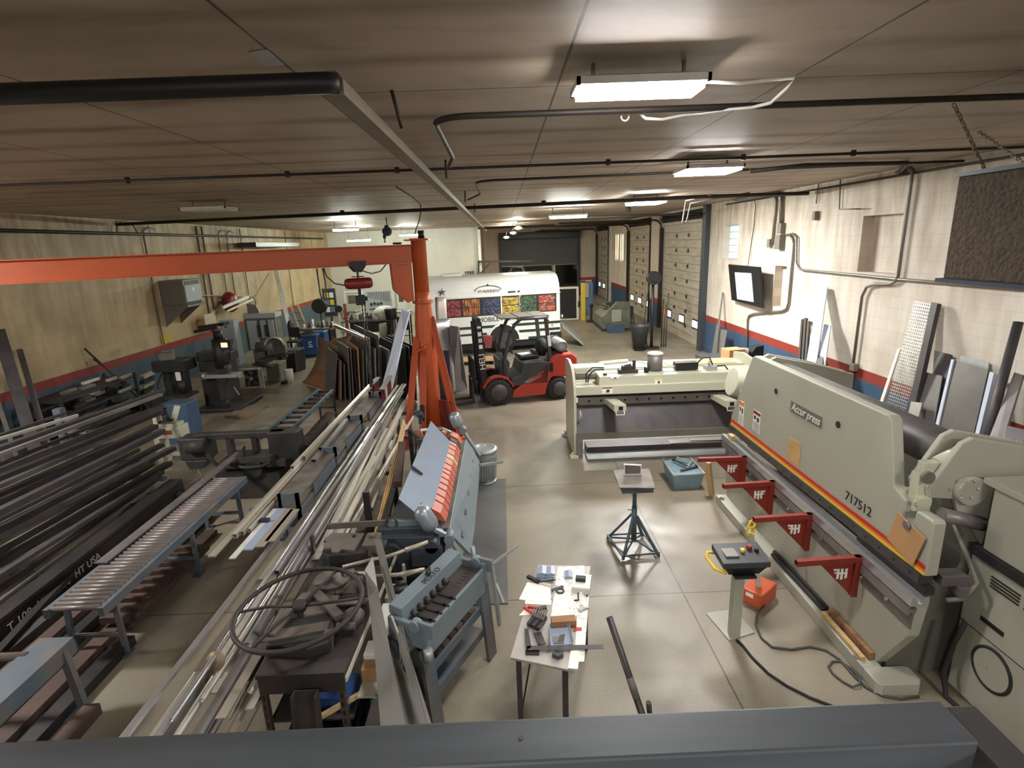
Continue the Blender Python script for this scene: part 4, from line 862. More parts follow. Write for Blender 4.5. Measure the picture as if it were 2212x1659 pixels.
# ---------------------------------------------------------------- wall fittings, right
t = T('wall_screen', 'flat screen tilted on the right wall showing a white document page', 'television', (6.5, 15.0, 1.95))
a, b, d = V((6.4, 15.784, 2.948)), V((6.3, 13.637, 2.963)), V((6.52, 15.695, 1.948)); c = b + d - a
nn = (b - a).cross(d - a).normalized(); nn = nn if nn.x < 0 else -nn
P(MB().hexa([a, b, c, d], [a - nn * 0.05, b - nn * 0.05, c - nn * 0.05, d - nn * 0.05]), 'case', 'screen_bezel', t, 0.006)
def on(u, v, k=0.004): return lerp(lerp(a, b, u), lerp(d, c, u), v) + nn * k
P(MB().prism([on(0.22, 0.2), on(0.76, 0.17), on(0.76, 0.90), on(0.22, 0.93)], nn * 0.003), 'page', 'screen', t, label='white document on the screen')
mb = MB()
for k in range(5):
    for u in (0.26, 0.44, 0.6): mb.prism([on(u, 0.3 + k * 0.12, 0.007), on(u + 0.11, 0.296 + k * 0.12, 0.007), on(u + 0.11, 0.306 + k * 0.12, 0.007), on(u, 0.31 + k * 0.12, 0.007)], nn * 0.001)
P(mb, 'page_writing', 'steel_blue', t)
P(MB().cyl(lerp(a, c, 0.5) - nn * 0.05, (6.68, lerp(a, c, 0.5).y, lerp(a, c, 0.5).z), 0.05, n=8), 'wall_mount', 'black', t)
S(MB().tube([(6.6, 14.831, 4.606), (6.66, 14.886, 4.459), (6.66, 14.908, 3.937), (6.66, 14.997, 3.463), (6.6, 14.947, 2.959), (6.5, 15.0, 2.9)], 0.010, 6), 'screen_cord', 'cable', 'black cord hanging down the wall to the flat screen', 'cord')
XW = 6.64
t = T('disconnect_switch', 'grey electrical disconnect with thick conduit to the ceiling, right wall', 'switch box', (6.6, 13.35, 3.4))
P(MB().box(6.54, 6.68, 13.22, 13.48, 3.38, 3.72), 'switch_body', 'unit_grey', t, 0.01)
P(MB().box(6.56, 6.68, 13.25, 13.44, 3.74, 3.98), 'junction_box', 'unit_grey', t, 0.008)
P(MB().tube([(6.62, 13.38, 3.98), (6.62, 13.46, 4.6), (6.58, 13.6, 4.68), (6.4, 14.2, 4.66), (6.4, 15.5, 4.66)], 0.045, 10), 'riser', 'conduit', t)
conduit([(6.64, 14.72, 0.466), (6.64, 14.83, 1.502), (6.64, 14.761, 1.612), (6.64, 14.52, 1.692), (6.64, 12.996, 1.948), (6.64, 12.812, 2.024), (6.64, 12.75, 2.161), (6.64, 12.753, 3.471), (6.64, 12.819, 3.614), (6.64, 12.979, 3.698), (6.64, 13.128, 3.7)], 0.028, 'conduit', 'bent grey conduit from the disconnect down past the narrow blocked window', 'conduit', 'right wall conduits')
conduit([(6.63, 13.066, 3.7), (6.63, 12.82, 3.727), (6.63, 12.623, 3.643), (6.63, 12.544, 3.087), (6.63, 12.446, 2.989), (6.63, 12.282, 2.945), (6.63, 9.95, 2.937), (6.63, 9.288, 2.929), (6.63, 5.0, 2.96)], 0.026, 'conduit', 'long horizontal conduit running along the right wall under the blocked window', 'conduit', 'right wall conduits')
conduit([(6.62, 9.6, 4.66), (6.62, 9.341, 4.731), (6.62, 9.234, 4.662), (6.62, 9.225, 4.563), (6.62, 9.229, 2.986), (6.62, 9.278, 2.892), (6.62, 9.403, 2.836), (6.62, 9.783, 2.809), (6.62, 10, 2.744), (6.62, 10.099, 2.567), (6.62, 10.115, 1.286)], 0.026, 'conduit', 'tall grey conduit dropping from the ceiling to the small box on the red band', 'conduit', 'right wall conduits')
conduit([(6.64, 13.77, 3.49), (6.64, 13.738, 4.525), (6.64, 13.823, 4.616), (6.64, 14.063, 4.646), (6.64, 15.784, 4.65), (6.64, 16.428, 4.747)], 0.03, 'conduit', 'grey conduit with a switch at its end, left of the disconnect', 'conduit', 'right wall conduits')
S(MB().box(6.58, 6.68, 13.80, 13.94, 3.42, 3.62), 'conduit_switch', 'unit_grey', 'small grey switch box at the foot of the conduit left of the disconnect', 'switch box', None, 0.008)
c = V((6.62, 10.076, 1.231)); S(MB().cb(c, (0.1, 0.14, 0.14)), 'outlet_box', 'unit_grey', 'small grey outlet box on the red band of the right wall', 'outlet box', None, 0.008)
S(MB().tube([c + V((0, 0, -0.07)), c + V((0, 0.01, -0.5)), c + V((0, 0.02, -1.1))], 0.02, 8), 'outlet_drop', 'dark_conduit', 'dark pipe dropping from the small outlet box', 'pipe')
conduit([(6.64, 11.211, 4.802), (6.64, 11.135, 4.162), (6.56, 10.359, 4.128)], 0.012, 'conduit', 'thin bent pipe stub above the blocked window', 'conduit', 'right wall conduits')
conduit([(6.64, 11.957, 4.761), (6.64, 11.98, 4.323)], 0.012, 'conduit', 'thin short drop ending in a small switch on the upper right wall', 'conduit', 'right wall conduits')
S(MB().cb((6.62, 11.935, 4.079), (0.08, 0.1, 0.18)), 'pull_switch', 'unit_grey', 'small hanging switch on the upper right wall between the conduits', 'switch box', None, 0.008)
conduit([(6.64, 16.8, 4.62), (6.64, 6.0, 4.60), (6.64, 4.0, 4.6)], 0.02, 'dark_conduit', 'dark pipe along the top of the right wall', 'conduit', 'right wall conduits')

# ---------------------------------------------------------------- things near the overhead doors
t = T('trash_bin', 'dark grey wheeled trash bin without a lid near the overhead doors', 'bin', (4.62, 18.6, 0))
P(MB().lathe([(0.22, 0.10), (0.27, 0.62), (0.30, 0.64), (0.32, 0.84), (0.335, 0.86), (0.32, 0.87), (0.30, 0.85), (0.25, 0.3), (0.02, 0.28)], (4.62, 18.6, 0), 24), 'tub', 'charcoal', t)
P(MB().lathe([(0.20, 0.06), (0.24, 0.09), (0.05, 0.10)], (4.62, 18.6, 0), 16), 'dolly', 'black', t)
for a in (0.4, 2.0, 3.6, 5.2): P(MB().cyl((4.62 + 0.18 * math.cos(a), 18.58 + 0.18 * math.sin(a), 0.035), (4.62 + 0.18 * math.cos(a), 18.62 + 0.18 * math.sin(a), 0.035), 0.035, n=10), 'caster', 'rubber', t)
t = T('post_fan', 'round black fan on a dark post between the two nearest overhead doors', 'fan', (5.2, 18.9, 0))
P(MB().cyl((5.12, 18.9, 0), (5.12, 18.9, 2.35), 0.05, n=10).cyl((5.12, 18.9, 0), (5.12, 18.9, 0.04), 0.28, n=20), 'post', 'black_steel', t)
P(MB().cyl((5.10, 18.70, 2.44), (5.10, 18.96, 2.44), 0.22, n=24), 'fan_drum', 'black', t, 0.02)
P(MB().tube([(5.10 + 0.22 * math.cos(a), 18.69, 2.44 + 0.22 * math.sin(a)) for a in [k * PI / 12 for k in range(24)]], 0.012, 5, True).tube([(5.10 + 0.12 * math.cos(a), 18.685, 2.44 + 0.12 * math.sin(a)) for a in [k * PI / 10 for k in range(20)]], 0.006, 4, True), 'guard', 'charcoal', t)
S(MB().tube([(5.0, 18.8, 2.3), (4.9, 18.8, 1.8), (4.85, 18.85, 1.0), (4.9, 18.9, 0.4), (5.0, 18.9, 0.03)], 0.014, 6), 'fan_cord', 'rubber', 'black cord hanging from the round post fan', 'cord')
for i, (dx, z0) in enumerate(((0.18, 0.5), (0.26, 0.3), (0.34, 0.7))):
    S(MB().tube([(5.3 + dx, 18.95, 0.02), (5.32 + dx, 18.97, z0 + 0.6), (5.36 + dx, 19.0, z0 + 1.2)], 0.02, 6), 'bundled_hose', ('rubber', 'rusty', 'cable')[i], ORD[i] + ' from the left of the upright hoses right of the post fan', 'hose', 'hoses beside the fan post')
S(MB().cb((5.62, 19.1, 1.25), (0.1, 0.08, 0.16)), 'door_remote', 'stripe_orange', 'small orange box on the pier between the overhead doors', 'box')
t = T('tube_roller_machine', 'green-grey slanted-front machine beside the middle overhead door', 'machine', (4.8, 23.4, 0))
P(MB().prism([(4.12, 22.9, 0.1), (5.28, 22.9, 0.1), (5.28, 22.9, 1.2), (4.72, 22.9, 1.22), (4.12, 22.9, 0.62)], (0, 0.25, 0)), 'end_housing', 'machine_green', t, 0.02)
P(MB().prism([(4.15, 23.15, 0.1), (5.28, 23.15, 0.1), (5.28, 23.15, 0.9), (4.62, 23.15, 0.95), (4.15, 23.15, 0.55)], (0, 2.2, 0)), 'bed', 'machine_green', t, 0.02)
P(MB().box(4.5, 4.9, 22.885, 22.9, 0.4, 0.9), 'access_door', 'sage', t, 0.004, 'pale access door')
P(MB().box(4.1, 5.3, 22.88, 25.4, 0.0, 0.1), 'skid', 'machine_black', t)
P(MB().box(5.28, 5.42, 22.92, 23.2, 0.5, 1.0).tube([(5.32, 22.9, 0.5), (5.36, 22.88, 0.2), (5.45, 22.88, 0.25), (5.42, 22.95, 0.55)], 0.03, 6), 'motor_box', 'machine_black', t)
P(MB().cyl((4.55, 23.6, 1.0), (5.1, 23.6, 1.0), 0.06, n=10).cyl((4.55, 24.3, 1.0), (5.1, 24.3, 1.0), 0.06, n=10).cyl((4.4, 23.2, 0.98), (4.2, 24.8, 0.98), 0.04, n=8), 'roller', 'dusty_dark', t)
S(MB().box(4.26, 4.95, 22.45, 22.75, 0, 0.29), 'parts_box', 'box_blue', 'low dusty blue steel box on the floor before the green-grey machine', 'box', None, 0.008)
t = T('wall_reel', 'white round cable reel with a hanging black cord on the wall between far doors', 'reel', (6.5, 24.2, 1.2))
P(MB().cyl((6.66, 24.2, 1.3), (6.45, 24.2, 1.3), 0.14, n=18), 'reel_case', 'plastic_wrap', t, 0.02)
P(MB().tube([(6.48, 24.1, 1.2), (6.44, 24.0, 0.8), (6.44, 23.95, 0.4)], 0.03, 6), 'hanging_cord', 'rubber', t)
S(MB().box(3.72, 3.92, 26.42, 26.56, 0, 1.78), 'bollard_plate', 'yellow', 'tall yellow steel post standing beside the black glass door', 'post', None, 0.01)
t = T('tool_locker', 'light blue locker with a pale box on its side against the far wall', 'locker', (4.4, 28.8, 0))
P(MB().box(4.2, 4.62, 28.5, 28.95, 0, 1.62), 'body', 'steel_blue', t, 0.01)
P(MB().box(4.22, 4.40, 28.42, 28.5, 0.9, 1.6), 'side_box', 'cream', t, 0.01)
t = T('floor_jack', 'small black upright post stand on the floor before the blue locker', 'stand', (4.1, 26.0, 0))
P(MB().cyl((4.12, 25.9, 0), (4.12, 25.9, 0.06), 0.24, n=18), 'base', 'black', t)
P(MB().box(4.07, 4.17, 25.85, 25.95, 0.05, 0.75).cyl((4.12, 25.9, 0.7), (4.12, 25.9, 0.84), 0.09, n=10), 'column', 'black_steel', t)
t = T('glazed_door', 'white framed black glass door standing open behind the white bus', 'door', (3.1, 26.9, 0))
P(MB().box(2.55, 3.66, 26.85, 26.92, 0, 0.06).box(2.55, 3.66, 26.85, 26.92, 1.50, 1.60).box(3.55, 3.66, 26.85, 26.92, 0.06, 1.5).box(2.55, 2.62, 26.85, 26.92, 0.06, 1.5), 'frame', 'white', t, 0.006)
P(MB().box(2.62, 3.55, 26.88, 26.90, 0.06, 1.50), 'glass', 'screen_bezel', t)
P(MB().box(3.62, 3.72, 26.80, 26.86, 0.6, 0.9), 'latch', 'black', t)
s = T('wall_notice', 'white notice with blue and red lettering under the red band of the far wall', 'sign', (5.7, 39.48, 0.9))
P(MB().box(5.48, 6.3, 39.46, 39.495, 0.72, 1.02), 'board', 'paper', s)
P(MB().box(5.53, 5.9, 39.452, 39.462, 0.86, 0.98).box(5.53, 5.7, 39.452, 39.462, 0.76, 0.82), 'blue_print', 'blue', s)
P(MB().box(5.95, 6.25, 39.452, 39.462, 0.88, 0.93).box(5.95, 6.2, 39.452, 39.462, 0.79, 0.83), 'red_print', 'red', s)
S(MB().cb((5.507, 12.973, 0.95), (0.42, 0.36, 0.28), 0.2), 'carton', 'cardboard', 'brown cardboard carton behind the shear by the right wall', 'carton', None, 0.006)
c = V((5.507, 12.973, 0.95)); S(MB().box(c.x - 0.6, c.x + 0.6, c.y - 0.35, c.y + 0.9, 0, c.z - 0.14), 'work_bench', 'charcoal', 'dark low bench between the shear and the right wall carrying the carton', 'bench', None, 0.01)
S(MB().cyl((c.x - 0.1, c.y + 0.45, c.z - 0.03), (c.x + 0.5, c.y + 0.30, c.z - 0.03), 0.11, n=14), 'film_roll', 'plastic_wrap', 'roll of clear plastic film lying behind the cardboard carton', 'roll')
c = V((6.2, 13.18, 0.939)); S(MB().prism([c + V((-0.14, 0, -0.14)), c + V((0.16, 0, -0.14)), c + V((0.16, 0, 0.16)), c + V((-0.04, 0, 0.12)), c + V((-0.14, 0, -0.02))], (0, 0.25, 0)), 'speaker', 'black', 'black angular speaker box by the wall past the bent conduit', 'speaker', None, 0.01)
S(MB().box(c.x - 0.3, c.x + 0.3, c.y - 0.1, c.y + 0.35, 0, c.z - 0.14), 'side_cabinet', 'navy', 'dark cabinet under the black speaker by the right wall', 'cabinet', None, 0.01)

# ================================================================ FORKLIFT
t = T('forklift', 'red and charcoal forklift parked facing left in the middle of the shop', 'forklift', (0.42, 13.275, 0), None, math.radians(192))
L = dict(local=True)
def wheel(x, y, r, w, s):
    a = P(MB().lathe([(r * 0.62, -w / 2), (r * 0.93, -w / 2), (r, -w * 0.36), (r, w * 0.36), (r * 0.93, w / 2), (r * 0.62, w / 2)], (x, y, r), 28, Matrix.Rotation(PI / 2, 3, 'X')), 'tyre', 'rubber', t, **L)
    mb = MB()
    for k in range(22):
        q = 2 * PI * k / 22
        mb.cb((x + (r + 0.003) * math.cos(q), y, r + (r + 0.003) * math.sin(q)), (0.035, w * 0.9, 0.05), 0, 0, -q)
    P(mb, 'tread', 'rubber', a, **L)
    h = P(MB().lathe([(0.02, 0.0), (r * 0.3, 0.0), (r * 0.34, -0.02), (r * 0.6, -0.03), (r * 0.63, 0.03), (r * 0.6, 0.05), (0.02, 0.05)], (x, y + s * w * 0.47, r), 24, Matrix.Rotation(s * -PI / 2, 3, 'X')), 'rim', 'dark_steel', a, **L)
    mb = MB()
    for k in range(8): mb.cyl((x + r * 0.42 * math.cos(k * PI / 4), y + s * (w * 0.42), r + r * 0.42 * math.sin(k * PI / 4)), (x + r * 0.42 * math.cos(k * PI / 4), y + s * (w * 0.42 + 0.045), r + r * 0.42 * math.sin(k * PI / 4)), r * 0.055, n=6)
    P(mb, 'lug_nuts', 'galvanised', a, **L)
for s in (1, -1):
    wheel(0.75, s * 0.46, 0.325, 0.20, s); wheel(-0.755, s * 0.44, 0.275, 0.17, s)
P(MB().prism([(0.40, -0.46, 0.14), (-0.42, -0.46, 0.14), (-0.50, -0.46, 0.40), (-0.58, -0.46, 0.56), (-1.0, -0.46, 0.60), (-1.04, -0.46, 1.0), (-0.62, -0.46, 1.10), (-0.52, -0.46, 0.92), (0.10, -0.46, 0.48), (0.38, -0.46, 0.30)], (0, 0.94, 0)), 'chassis', 'fork_red', t, 0.02, **L)
P(MB().prism([(-0.60, -0.5, 0.58), (-1.16, -0.5, 0.52), (-1.24, -0.5, 0.7), (-1.24, -0.5, 1.02), (-1.1, -0.5, 1.12), (-0.70, -0.5, 1.12), (-0.60, -0.5, 0.95)], (0, 1.0, 0)), 'counterweight', 'fork_red', t, 0.04, **L)
for s in (1, -1): P(MB().prism([(0.75 + 0.40 * math.cos(a), s * 0.36, 0.325 + 0.40 * math.sin(a)) for a in [0.35 + k * 0.25 for k in range(11)]] + [(0.75 + 0.36 * math.cos(a), s * 0.36, 0.325 + 0.36 * math.sin(a)) for a in [2.85 - k * 0.25 for k in range(11)]], (0, s * 0.2, 0)), 'fender', 'fork_red', t, **L)
P(MB().prism([(0.42, -0.42, 0.42), (-0.5, -0.42, 0.42), (-0.56, -0.42, 0.94), (-0.30, -0.42, 1.0), (0.12, -0.42, 0.98), (0.20, -0.42, 0.70), (0.42, -0.42, 0.62)], (0, 0.90, 0)), 'hood', 'charcoal', t, 0.03, **L)
P(MB().prism([(0.62, -0.4, 0.5), (0.46, -0.4, 0.5), (0.42, -0.4, 1.0), (0.52, -0.4, 1.14), (0.68, -0.4, 1.08)], (0, 0.80, 0)), 'dash', 'brake_dark', t, 0.02, **L)
P(MB().prism([(0.10, 0.476, 0.50), (0.0, 0.476, 0.46), (-0.34, 0.476, 0.62), (-0.30, 0.476, 0.66), (-0.48, 0.476, 0.80), (-0.22, 0.476, 0.68)], (0, 0.004, 0)), 'side_decal', 'white', t, 0, 'pale pink and white arrow decal', **L)
text('number_decal', '25', 0.15, (-0.22, 0.488, 0.60), (-1, 0, 0), (0, 0, 1), 'fork_red', t, 0.002, shear=0.3, local=True)
P(MB().cyl((-0.60, 0.485, 0.86), (-0.60, 0.492, 0.86), 0.075, n=16).box(-0.675, -0.525, 0.485, 0.492, 0.70, 0.86), 'service_hatch', 'black', t, 0.004, **L)
P(MB().cb((-0.10, -0.0, 1.06), (0.50, 0.52, 0.10)).cb((-0.30, 0, 1.12), (0.10, 0.48, 0.12)), 'seat', 'black', t, 0.03, **L)
P(MB().cb((-0.02, 0.08, 1.12), (0.3, 0.2, 0.012), 0.3), 'clipboard', 'plastic_wrap', t, **L)
P(MB().cyl((0.50, 0, 1.1), (0.36, 0, 1.26), 0.03, n=8).tube([(0.34 + 0.07 * math.cos(a), 0.17 * math.sin(a), 1.28 + 0.15 * math.cos(a)) for a in [k * PI / 8 for k in range(16)]], 0.013, 6, True), 'steering_wheel', 'black', t, **L)
for y in (0.13, 0.2, 0.27): P(MB().cyl((0.54, y, 1.1), (0.50, y, 1.28), 0.01, n=6).ball((0.50, y, 1.29), 0.02, 8), 'lever', 'black', t, **L)
for s in (1, -1):
    P(MB().tube([(0.58, s * 0.44, 0.70), (0.56, s * 0.44, 1.05), (0.42, s * 0.43, 1.62), (0.28, s * 0.43, 1.90), (0.12, s * 0.43, 2.02), (-0.52, s * 0.43, 2.02)], 0.042, 8), 'guard_post', 'charcoal', t, **L)
    P(MB().bar((-0.58, s * 0.43, 0.9), (-0.48, s * 0.43, 2.0), 0.08, 0.07, (0, 1, 0)), 'guard_post', 'charcoal', t, **L)
P(MB().cb((-0.545, 0.476, 1.46), (0.075, 0.004, 0.26), 0, 0, 0.09), 'warning_tag', 'paper', t, **L)
mb = MB().bar((-0.52, -0.45, 2.03), (-0.52, 0.45, 2.03), 0.06, 0.05).bar((0.18, -0.45, 2.03), (0.18, 0.45, 2.03), 0.06, 0.05)
mb.box(-0.56, -0.2, -0.44, 0.44, 2.05, 2.075).box(-0.18, 0.18, -0.44, 0.44, 2.05, 2.075).box(0.20, 0.62, -0.44, 0.44, 2.04, 2.065)
P(mb, 'guard_roof', 'dusty', t, 0.004, 'dusty flat overhead guard roof', **L)
for s in (1, -1):
    P(MB().section((1.02, s * 0.27, 0.06), (1.12, s * 0.27, 2.05), [(-0.05, -0.06), (0.05, -0.06), (0.05, -0.04), (-0.02, -0.04), (-0.02, 0.04), (0.05, 0.04), (0.05, 0.06), (-0.05, 0.06)] if s > 0 else [(-0.05, -0.06), (0.05, -0.06), (0.05, 0.06), (-0.05, 0.06), (-0.05, 0.04), (0.02, 0.04), (0.02, -0.04), (-0.05, -0.04)], (0, 1, 0)), 'mast_rail', 'black', t, **L)
    P(MB().section((1.10, s * 0.21, 0.1), (1.18, s * 0.21, 1.96), [(-0.04, -0.05), (0.04, -0.05), (0.04, 0.05), (-0.04, 0.05)], (0, 1, 0)), 'mast_rail', 'black', t, **L)
    P(MB().cyl((1.0, s * 0.16, 0.2), (1.06, s * 0.16, 1.6), 0.035, n=10), 'lift_ram', 'charcoal', t, **L)
P(MB().bar((1.12, -0.32, 2.05), (1.12, 0.32, 2.05), 0.09, 0.06).bar((1.06, -0.32, 1.2), (1.06, 0.32, 1.2), 0.05, 0.10).bar((1.02, -0.32, 0.3), (1.02, 0.32, 0.3), 0.05, 0.12), 'mast_tie', 'black', t, **L)
mr = P(MB().prism([(0.97, 0.345, 0.45), (1.12, 0.345, 0.45), (1.20, 0.345, 2.0), (1.05, 0.345, 2.0)], (0, 0.02, 0)), 'mast_cheek', 'black', t, **L)
def up(k): return (1.045 + 0.08 * (k - 0.45) / 1.55, 0.368, k)
text('maker_letters', 'HELI', 0.20, up(1.06), (0.045, 0, 1), (1, 0, -0.045), 'paper', t, 0.002, local=True, label='white letters HELI up the mast')
for k, h in ((1.42, 0.09), (1.57, 0.09), (1.72, 0.10), (1.88, 0.05)): P(MB().cb(V(up(k)) + V((0, -0.002, 0)), (0.085, 0.004, h), 0, 0, 0.045), 'mast_label', 'paper', t, **L)
text('mark', 'CE', 0.06, V(up(1.57)) + V((0, 0.003, 0)), (0.045, 0, 1), (1, 0, -0.045), 'charcoal', t, 0.001, local=True)
P(MB().box(1.22, 1.28, -0.48, 0.48, 0.26, 0.34).box(1.22, 1.28, -0.48, 0.48, 0.56, 0.64).box(1.21, 1.24, -0.3, 0.3, 0.2, 0.7), 'carriage', 'black', t, 0.004, **L)
mb = MB().box(1.27, 1.30, -0.5, 0.5, 1.08, 1.12).box(1.27, 1.30, -0.5, 0.5, 0.64, 0.68)
for k in range(9): mb.box(1.275, 1.295, -0.5 + k * 0.1225, -0.48 + k * 0.1225, 0.66, 1.10)
P(mb, 'load_backrest', 'black', t, **L)
for s in (1, -1): P(MB().box(1.29, 1.34, s * 0.22 - 0.05, s * 0.22 + 0.05, 0.03, 0.62).hexa([(1.29, s * 0.22 - 0.05, 0.03), (1.29, s * 0.22 + 0.05, 0.03), (2.38, s * 0.22 + 0.05, 0.02), (2.38, s * 0.22 - 0.05, 0.02)], [(1.29, s * 0.22 - 0.05, 0.08), (1.29, s * 0.22 + 0.05, 0.08), (2.38, s * 0.22 + 0.05, 0.035), (2.38, s * 0.22 - 0.05, 0.035)]), 'fork', 'black_steel', t, **L)
g = P(MB().lathe([(0.05, -0.42), (0.13, -0.38), (0.155, -0.30), (0.155, 0.30), (0.13, 0.38), (0.09, 0.41)], (-0.86, 0.06, 1.31), 22, Matrix.Rotation(-PI / 2, 3, 'X')), 'gas_bottle', 'galvanised', t, label='silver gas bottle', **L)
P(MB().lathe([(0.10, 0.38), (0.12, 0.47), (0.105, 0.47), (0.09, 0.40)], (-0.86, 0.06, 1.31), 20, Matrix.Rotation(-PI / 2, 3, 'X')), 'bottle_collar', 'conduit', g, **L)
P(MB().tube([(-0.86 + 0.165 * math.cos(a), -0.1, 1.31 + 0.165 * math.sin(a)) for a in [k * PI / 10 for k in range(20)]], 0.015, 6, True).box(-1.06, -0.66, -0.3, 0.3, 1.10, 1.16), 'bottle_cradle', 'black', t, **L)
P(MB().ball((-0.46, 0.1, 1.28), (0.17, 0.17, 0.20), 14).cyl((-0.46, 0.1, 1.05), (-0.46, 0.1, 1.3), 0.1, n=12).cyl((-0.62, -0.1, 1.3), (-0.5, 0.1, 1.3), 0.1, n=12), 'air_cleaner', 'rubber', t, **L)
for s in (1, -1): P(MB().cyl((0.40, s * 0.48, 1.75), (0.40, s * 0.52, 1.75), 0.05, n=12).bar((0.40, s * 0.44, 1.72), (0.42, s * 0.50, 1.75), 0.02), 'mirror', 'black', t, **L)
P(MB().box(-0.56, -0.5, 0.36, 0.44, 1.90, 1.96), 'rear_lamp', 'stripe_red', t, **L)

# ================================================================ WHITE BUS
t = T('bus', 'white bus with a rounded roof and fruit pictures, parked behind the forklift', 'bus', (2.0, 19.55, 0), None, math.radians(193.3))
BL = 4.62
arcp = [(0.0, 0.42), (0.0, 2.02)] + [(-0.02 - 0.55 * (1 - math.cos(a)), 2.06 + 0.62 * math.sin(a)) for a in [k * PI / 14 for k in range(8)]] + [(-1.15, 2.72)]
prof = arcp + [(-2.3 - y, z) for y, z in arcp[::-1]]
P(MB().prism([(0.0, y, z) for y, z in prof], (BL, 0, 0)), 'body', 'bus_white', t, 0.015, local=True)
P(MB().box(-0.01, BL, 0.0, 0.035, 1.995, 2.03), 'gutter', 'white', t, **L)
P(MB().box(0.14, BL - 0.3, 0.0, 0.008, 1.36, 1.985), 'window_band', 'black', t, **L)
for x in (1.47, 2.14): P(MB().box(x - 0.025, x + 0.025, 0.0, 0.012, 1.34, 1.99), 'window_pillar', 'bus_white', t, **L)
fr = [('peppers', 0.20, [(150, 52, 46), (176, 70, 60), (212, 150, 126), (130, 44, 40)], 9, (1, 1, 1.8)), ('greens', 0.88, [(60, 88, 62), (88, 116, 82), (44, 66, 50), (116, 136, 106)], 16, (1, 1, 1)), ('bananas', 1.52, [(212, 184, 76), (194, 160, 60), (226, 206, 120), (170, 134, 50)], 8, (1, 1, 2.2)), ('blueberries', 2.20, [(64, 70, 100), (86, 92, 124), (46, 50, 76), (110, 116, 144)], 18, (1, 1, 1)), ('carrots', 2.90, [(190, 112, 60), (206, 130, 76), (168, 92, 48), (80, 106, 66)], 10, (2.6, 1, 0.5)), ('raspberries', 3.56, [(144, 56, 70), (168, 78, 90), (118, 42, 54), (186, 106, 114)], 16, (1, 1, 1))]
for nm, x, cs, sc, stt in fr:
    M[nm] = fruit_mat(nm + '_picture', cs, sc, stt)
    for k in (0, 1): P(MB().box(x, x + 0.60, 0.006, 0.014, 1.40 + k * 0.285, 1.66 + k * 0.285), nm + '_picture', nm, t, 0, 'printed picture of ' + nm, local=True)
for z, x1 in ((0.97, BL), (0.73, 1.62), (0.47, 1.2)): P(MB().box(0.02 if z < 0.9 else -0.005, x1, 0.0, 0.01, z - 0.045, z + 0.045), 'green_stripe', 'darkgreen', t, 0, 'dark green stripe', **L)
P(MB().box(2.7, BL, 0.0, 0.01, 0.70, 0.77), 'green_stripe', 'darkgreen', t, 0, 'dark green stripe', **L)
P(MB().box(-0.03, 0.4, -2.32, 0.02, 0.40, 0.62), 'rear_bumper', 'black', t, 0.01, **L)
P(MB().box(0.3, BL, -2.2, -0.1, 0.2, 0.42), 'underframe', 'black', t, **L)
text('sign_lettering', 'MOBILE MARKET', 0.22, (2.16, 0.012, 1.215), (-1, 0, 0), (0, 0, 1), 'darkgreen', t, 0.003, local=True, label='dark green lettering MOBILE along the side')
text('crest_name', 'WARREN', 0.13, (2.58, 0.03, 2.20), (-1, 0, 0), (0, 0.35, 1), 'charcoal', t, 0.004, local=True, sx=1.4)
P(MB().tube([(2.58 - 0.46 * math.cos(a), 0.03 - 0.10 * math.sin(a), 2.22 + 0.15 * math.sin(a)) for a in [k * PI / 10 for k in range(11)]], 0.012, 5).ball((2.58, -0.06, 2.40), 0.03, 8), 'crest_arch', 'charcoal', t, **L)
P(MB().box(1.62, 1.88, 0.0, 0.012, 2.10, 2.15).box(1.46, 1.54, 0.0, 0.012, 2.10, 2.15), 'fleet_number', 'charcoal', t, **L)
mb = MB(); st = []
for k in range(10):
    r = 0.15 if k % 2 == 0 else 0.045; a = PI / 2 + k * PI / 5
    st.append((4.16 - r * math.cos(a), 0.03 - 0.22 * (r * math.sin(a) + 0.02), 2.24 + r * math.sin(a)))
for k in range(10): mb.prism([(4.16, 0.03, 2.24), st[k], st[(k + 1) % 10]], (0, 0.006, 0))
P(mb, 'star_emblem', 'charcoal', t, **L)
bw = P(MB().lathe([(0.28, -0.11), (0.44, -0.1), (0.455, 0), (0.44, 0.1), (0.28, 0.11)], (2.1, -0.10, 0.455), 28, Matrix.Rotation(PI / 2, 3, 'X')), 'wheel', 'rubber', t, **L)
P(MB().lathe([(0.02, 0.02), (0.09, 0.03), (0.10, -0.03), (0.26, -0.05), (0.29, 0.03)], (2.1, 0.02, 0.455), 20, Matrix.Rotation(-PI / 2, 3, 'X')), 'wheel_rim', 'charcoal', bw, **L)
P(MB().prism([(2.1 + 0.56 * math.cos(a), 0.002, 0.455 + 0.56 * math.sin(a)) for a in [0.0 + k * PI / 12 for k in range(13)]], (0, 0.012, 0)), 'wheel_arch', 'black', t, **L)
P(MB().prism([(2.1 + 0.62 * math.cos(a), 0.0, 0.455 + 0.62 * math.sin(a)) for a in [k * PI / 12 for k in range(13)]] + [(2.1 + 0.55 * math.cos(a), 0.0, 0.455 + 0.55 * math.sin(a)) for a in [PI - k * PI / 12 for k in range(13)]], (0, 0.05, 0)), 'arch_flare', 'bus_white', t, **L)
P(MB().box(3.35, 4.0, -1.6, -0.7, 2.70, 2.78), 'roof_hatch', 'bus_white', t, 0.01, **L)
P(MB().cyl((-0.05, -0.02, 1.16), (-0.09, -0.02, 1.16), 0.06, n=12), 'tail_lamp', 'bus_white', t, **L)
P(MB().box(-0.02, 0.0, -2.2, -0.1, 1.2, 2.1), 'rear_window', 'screen_bezel', t, **L)
P(MB().box(0.28, 0.34, 0.0, 0.02, 0.84, 0.90), 'marker_lamp', 'stripe_orange', t, **L)
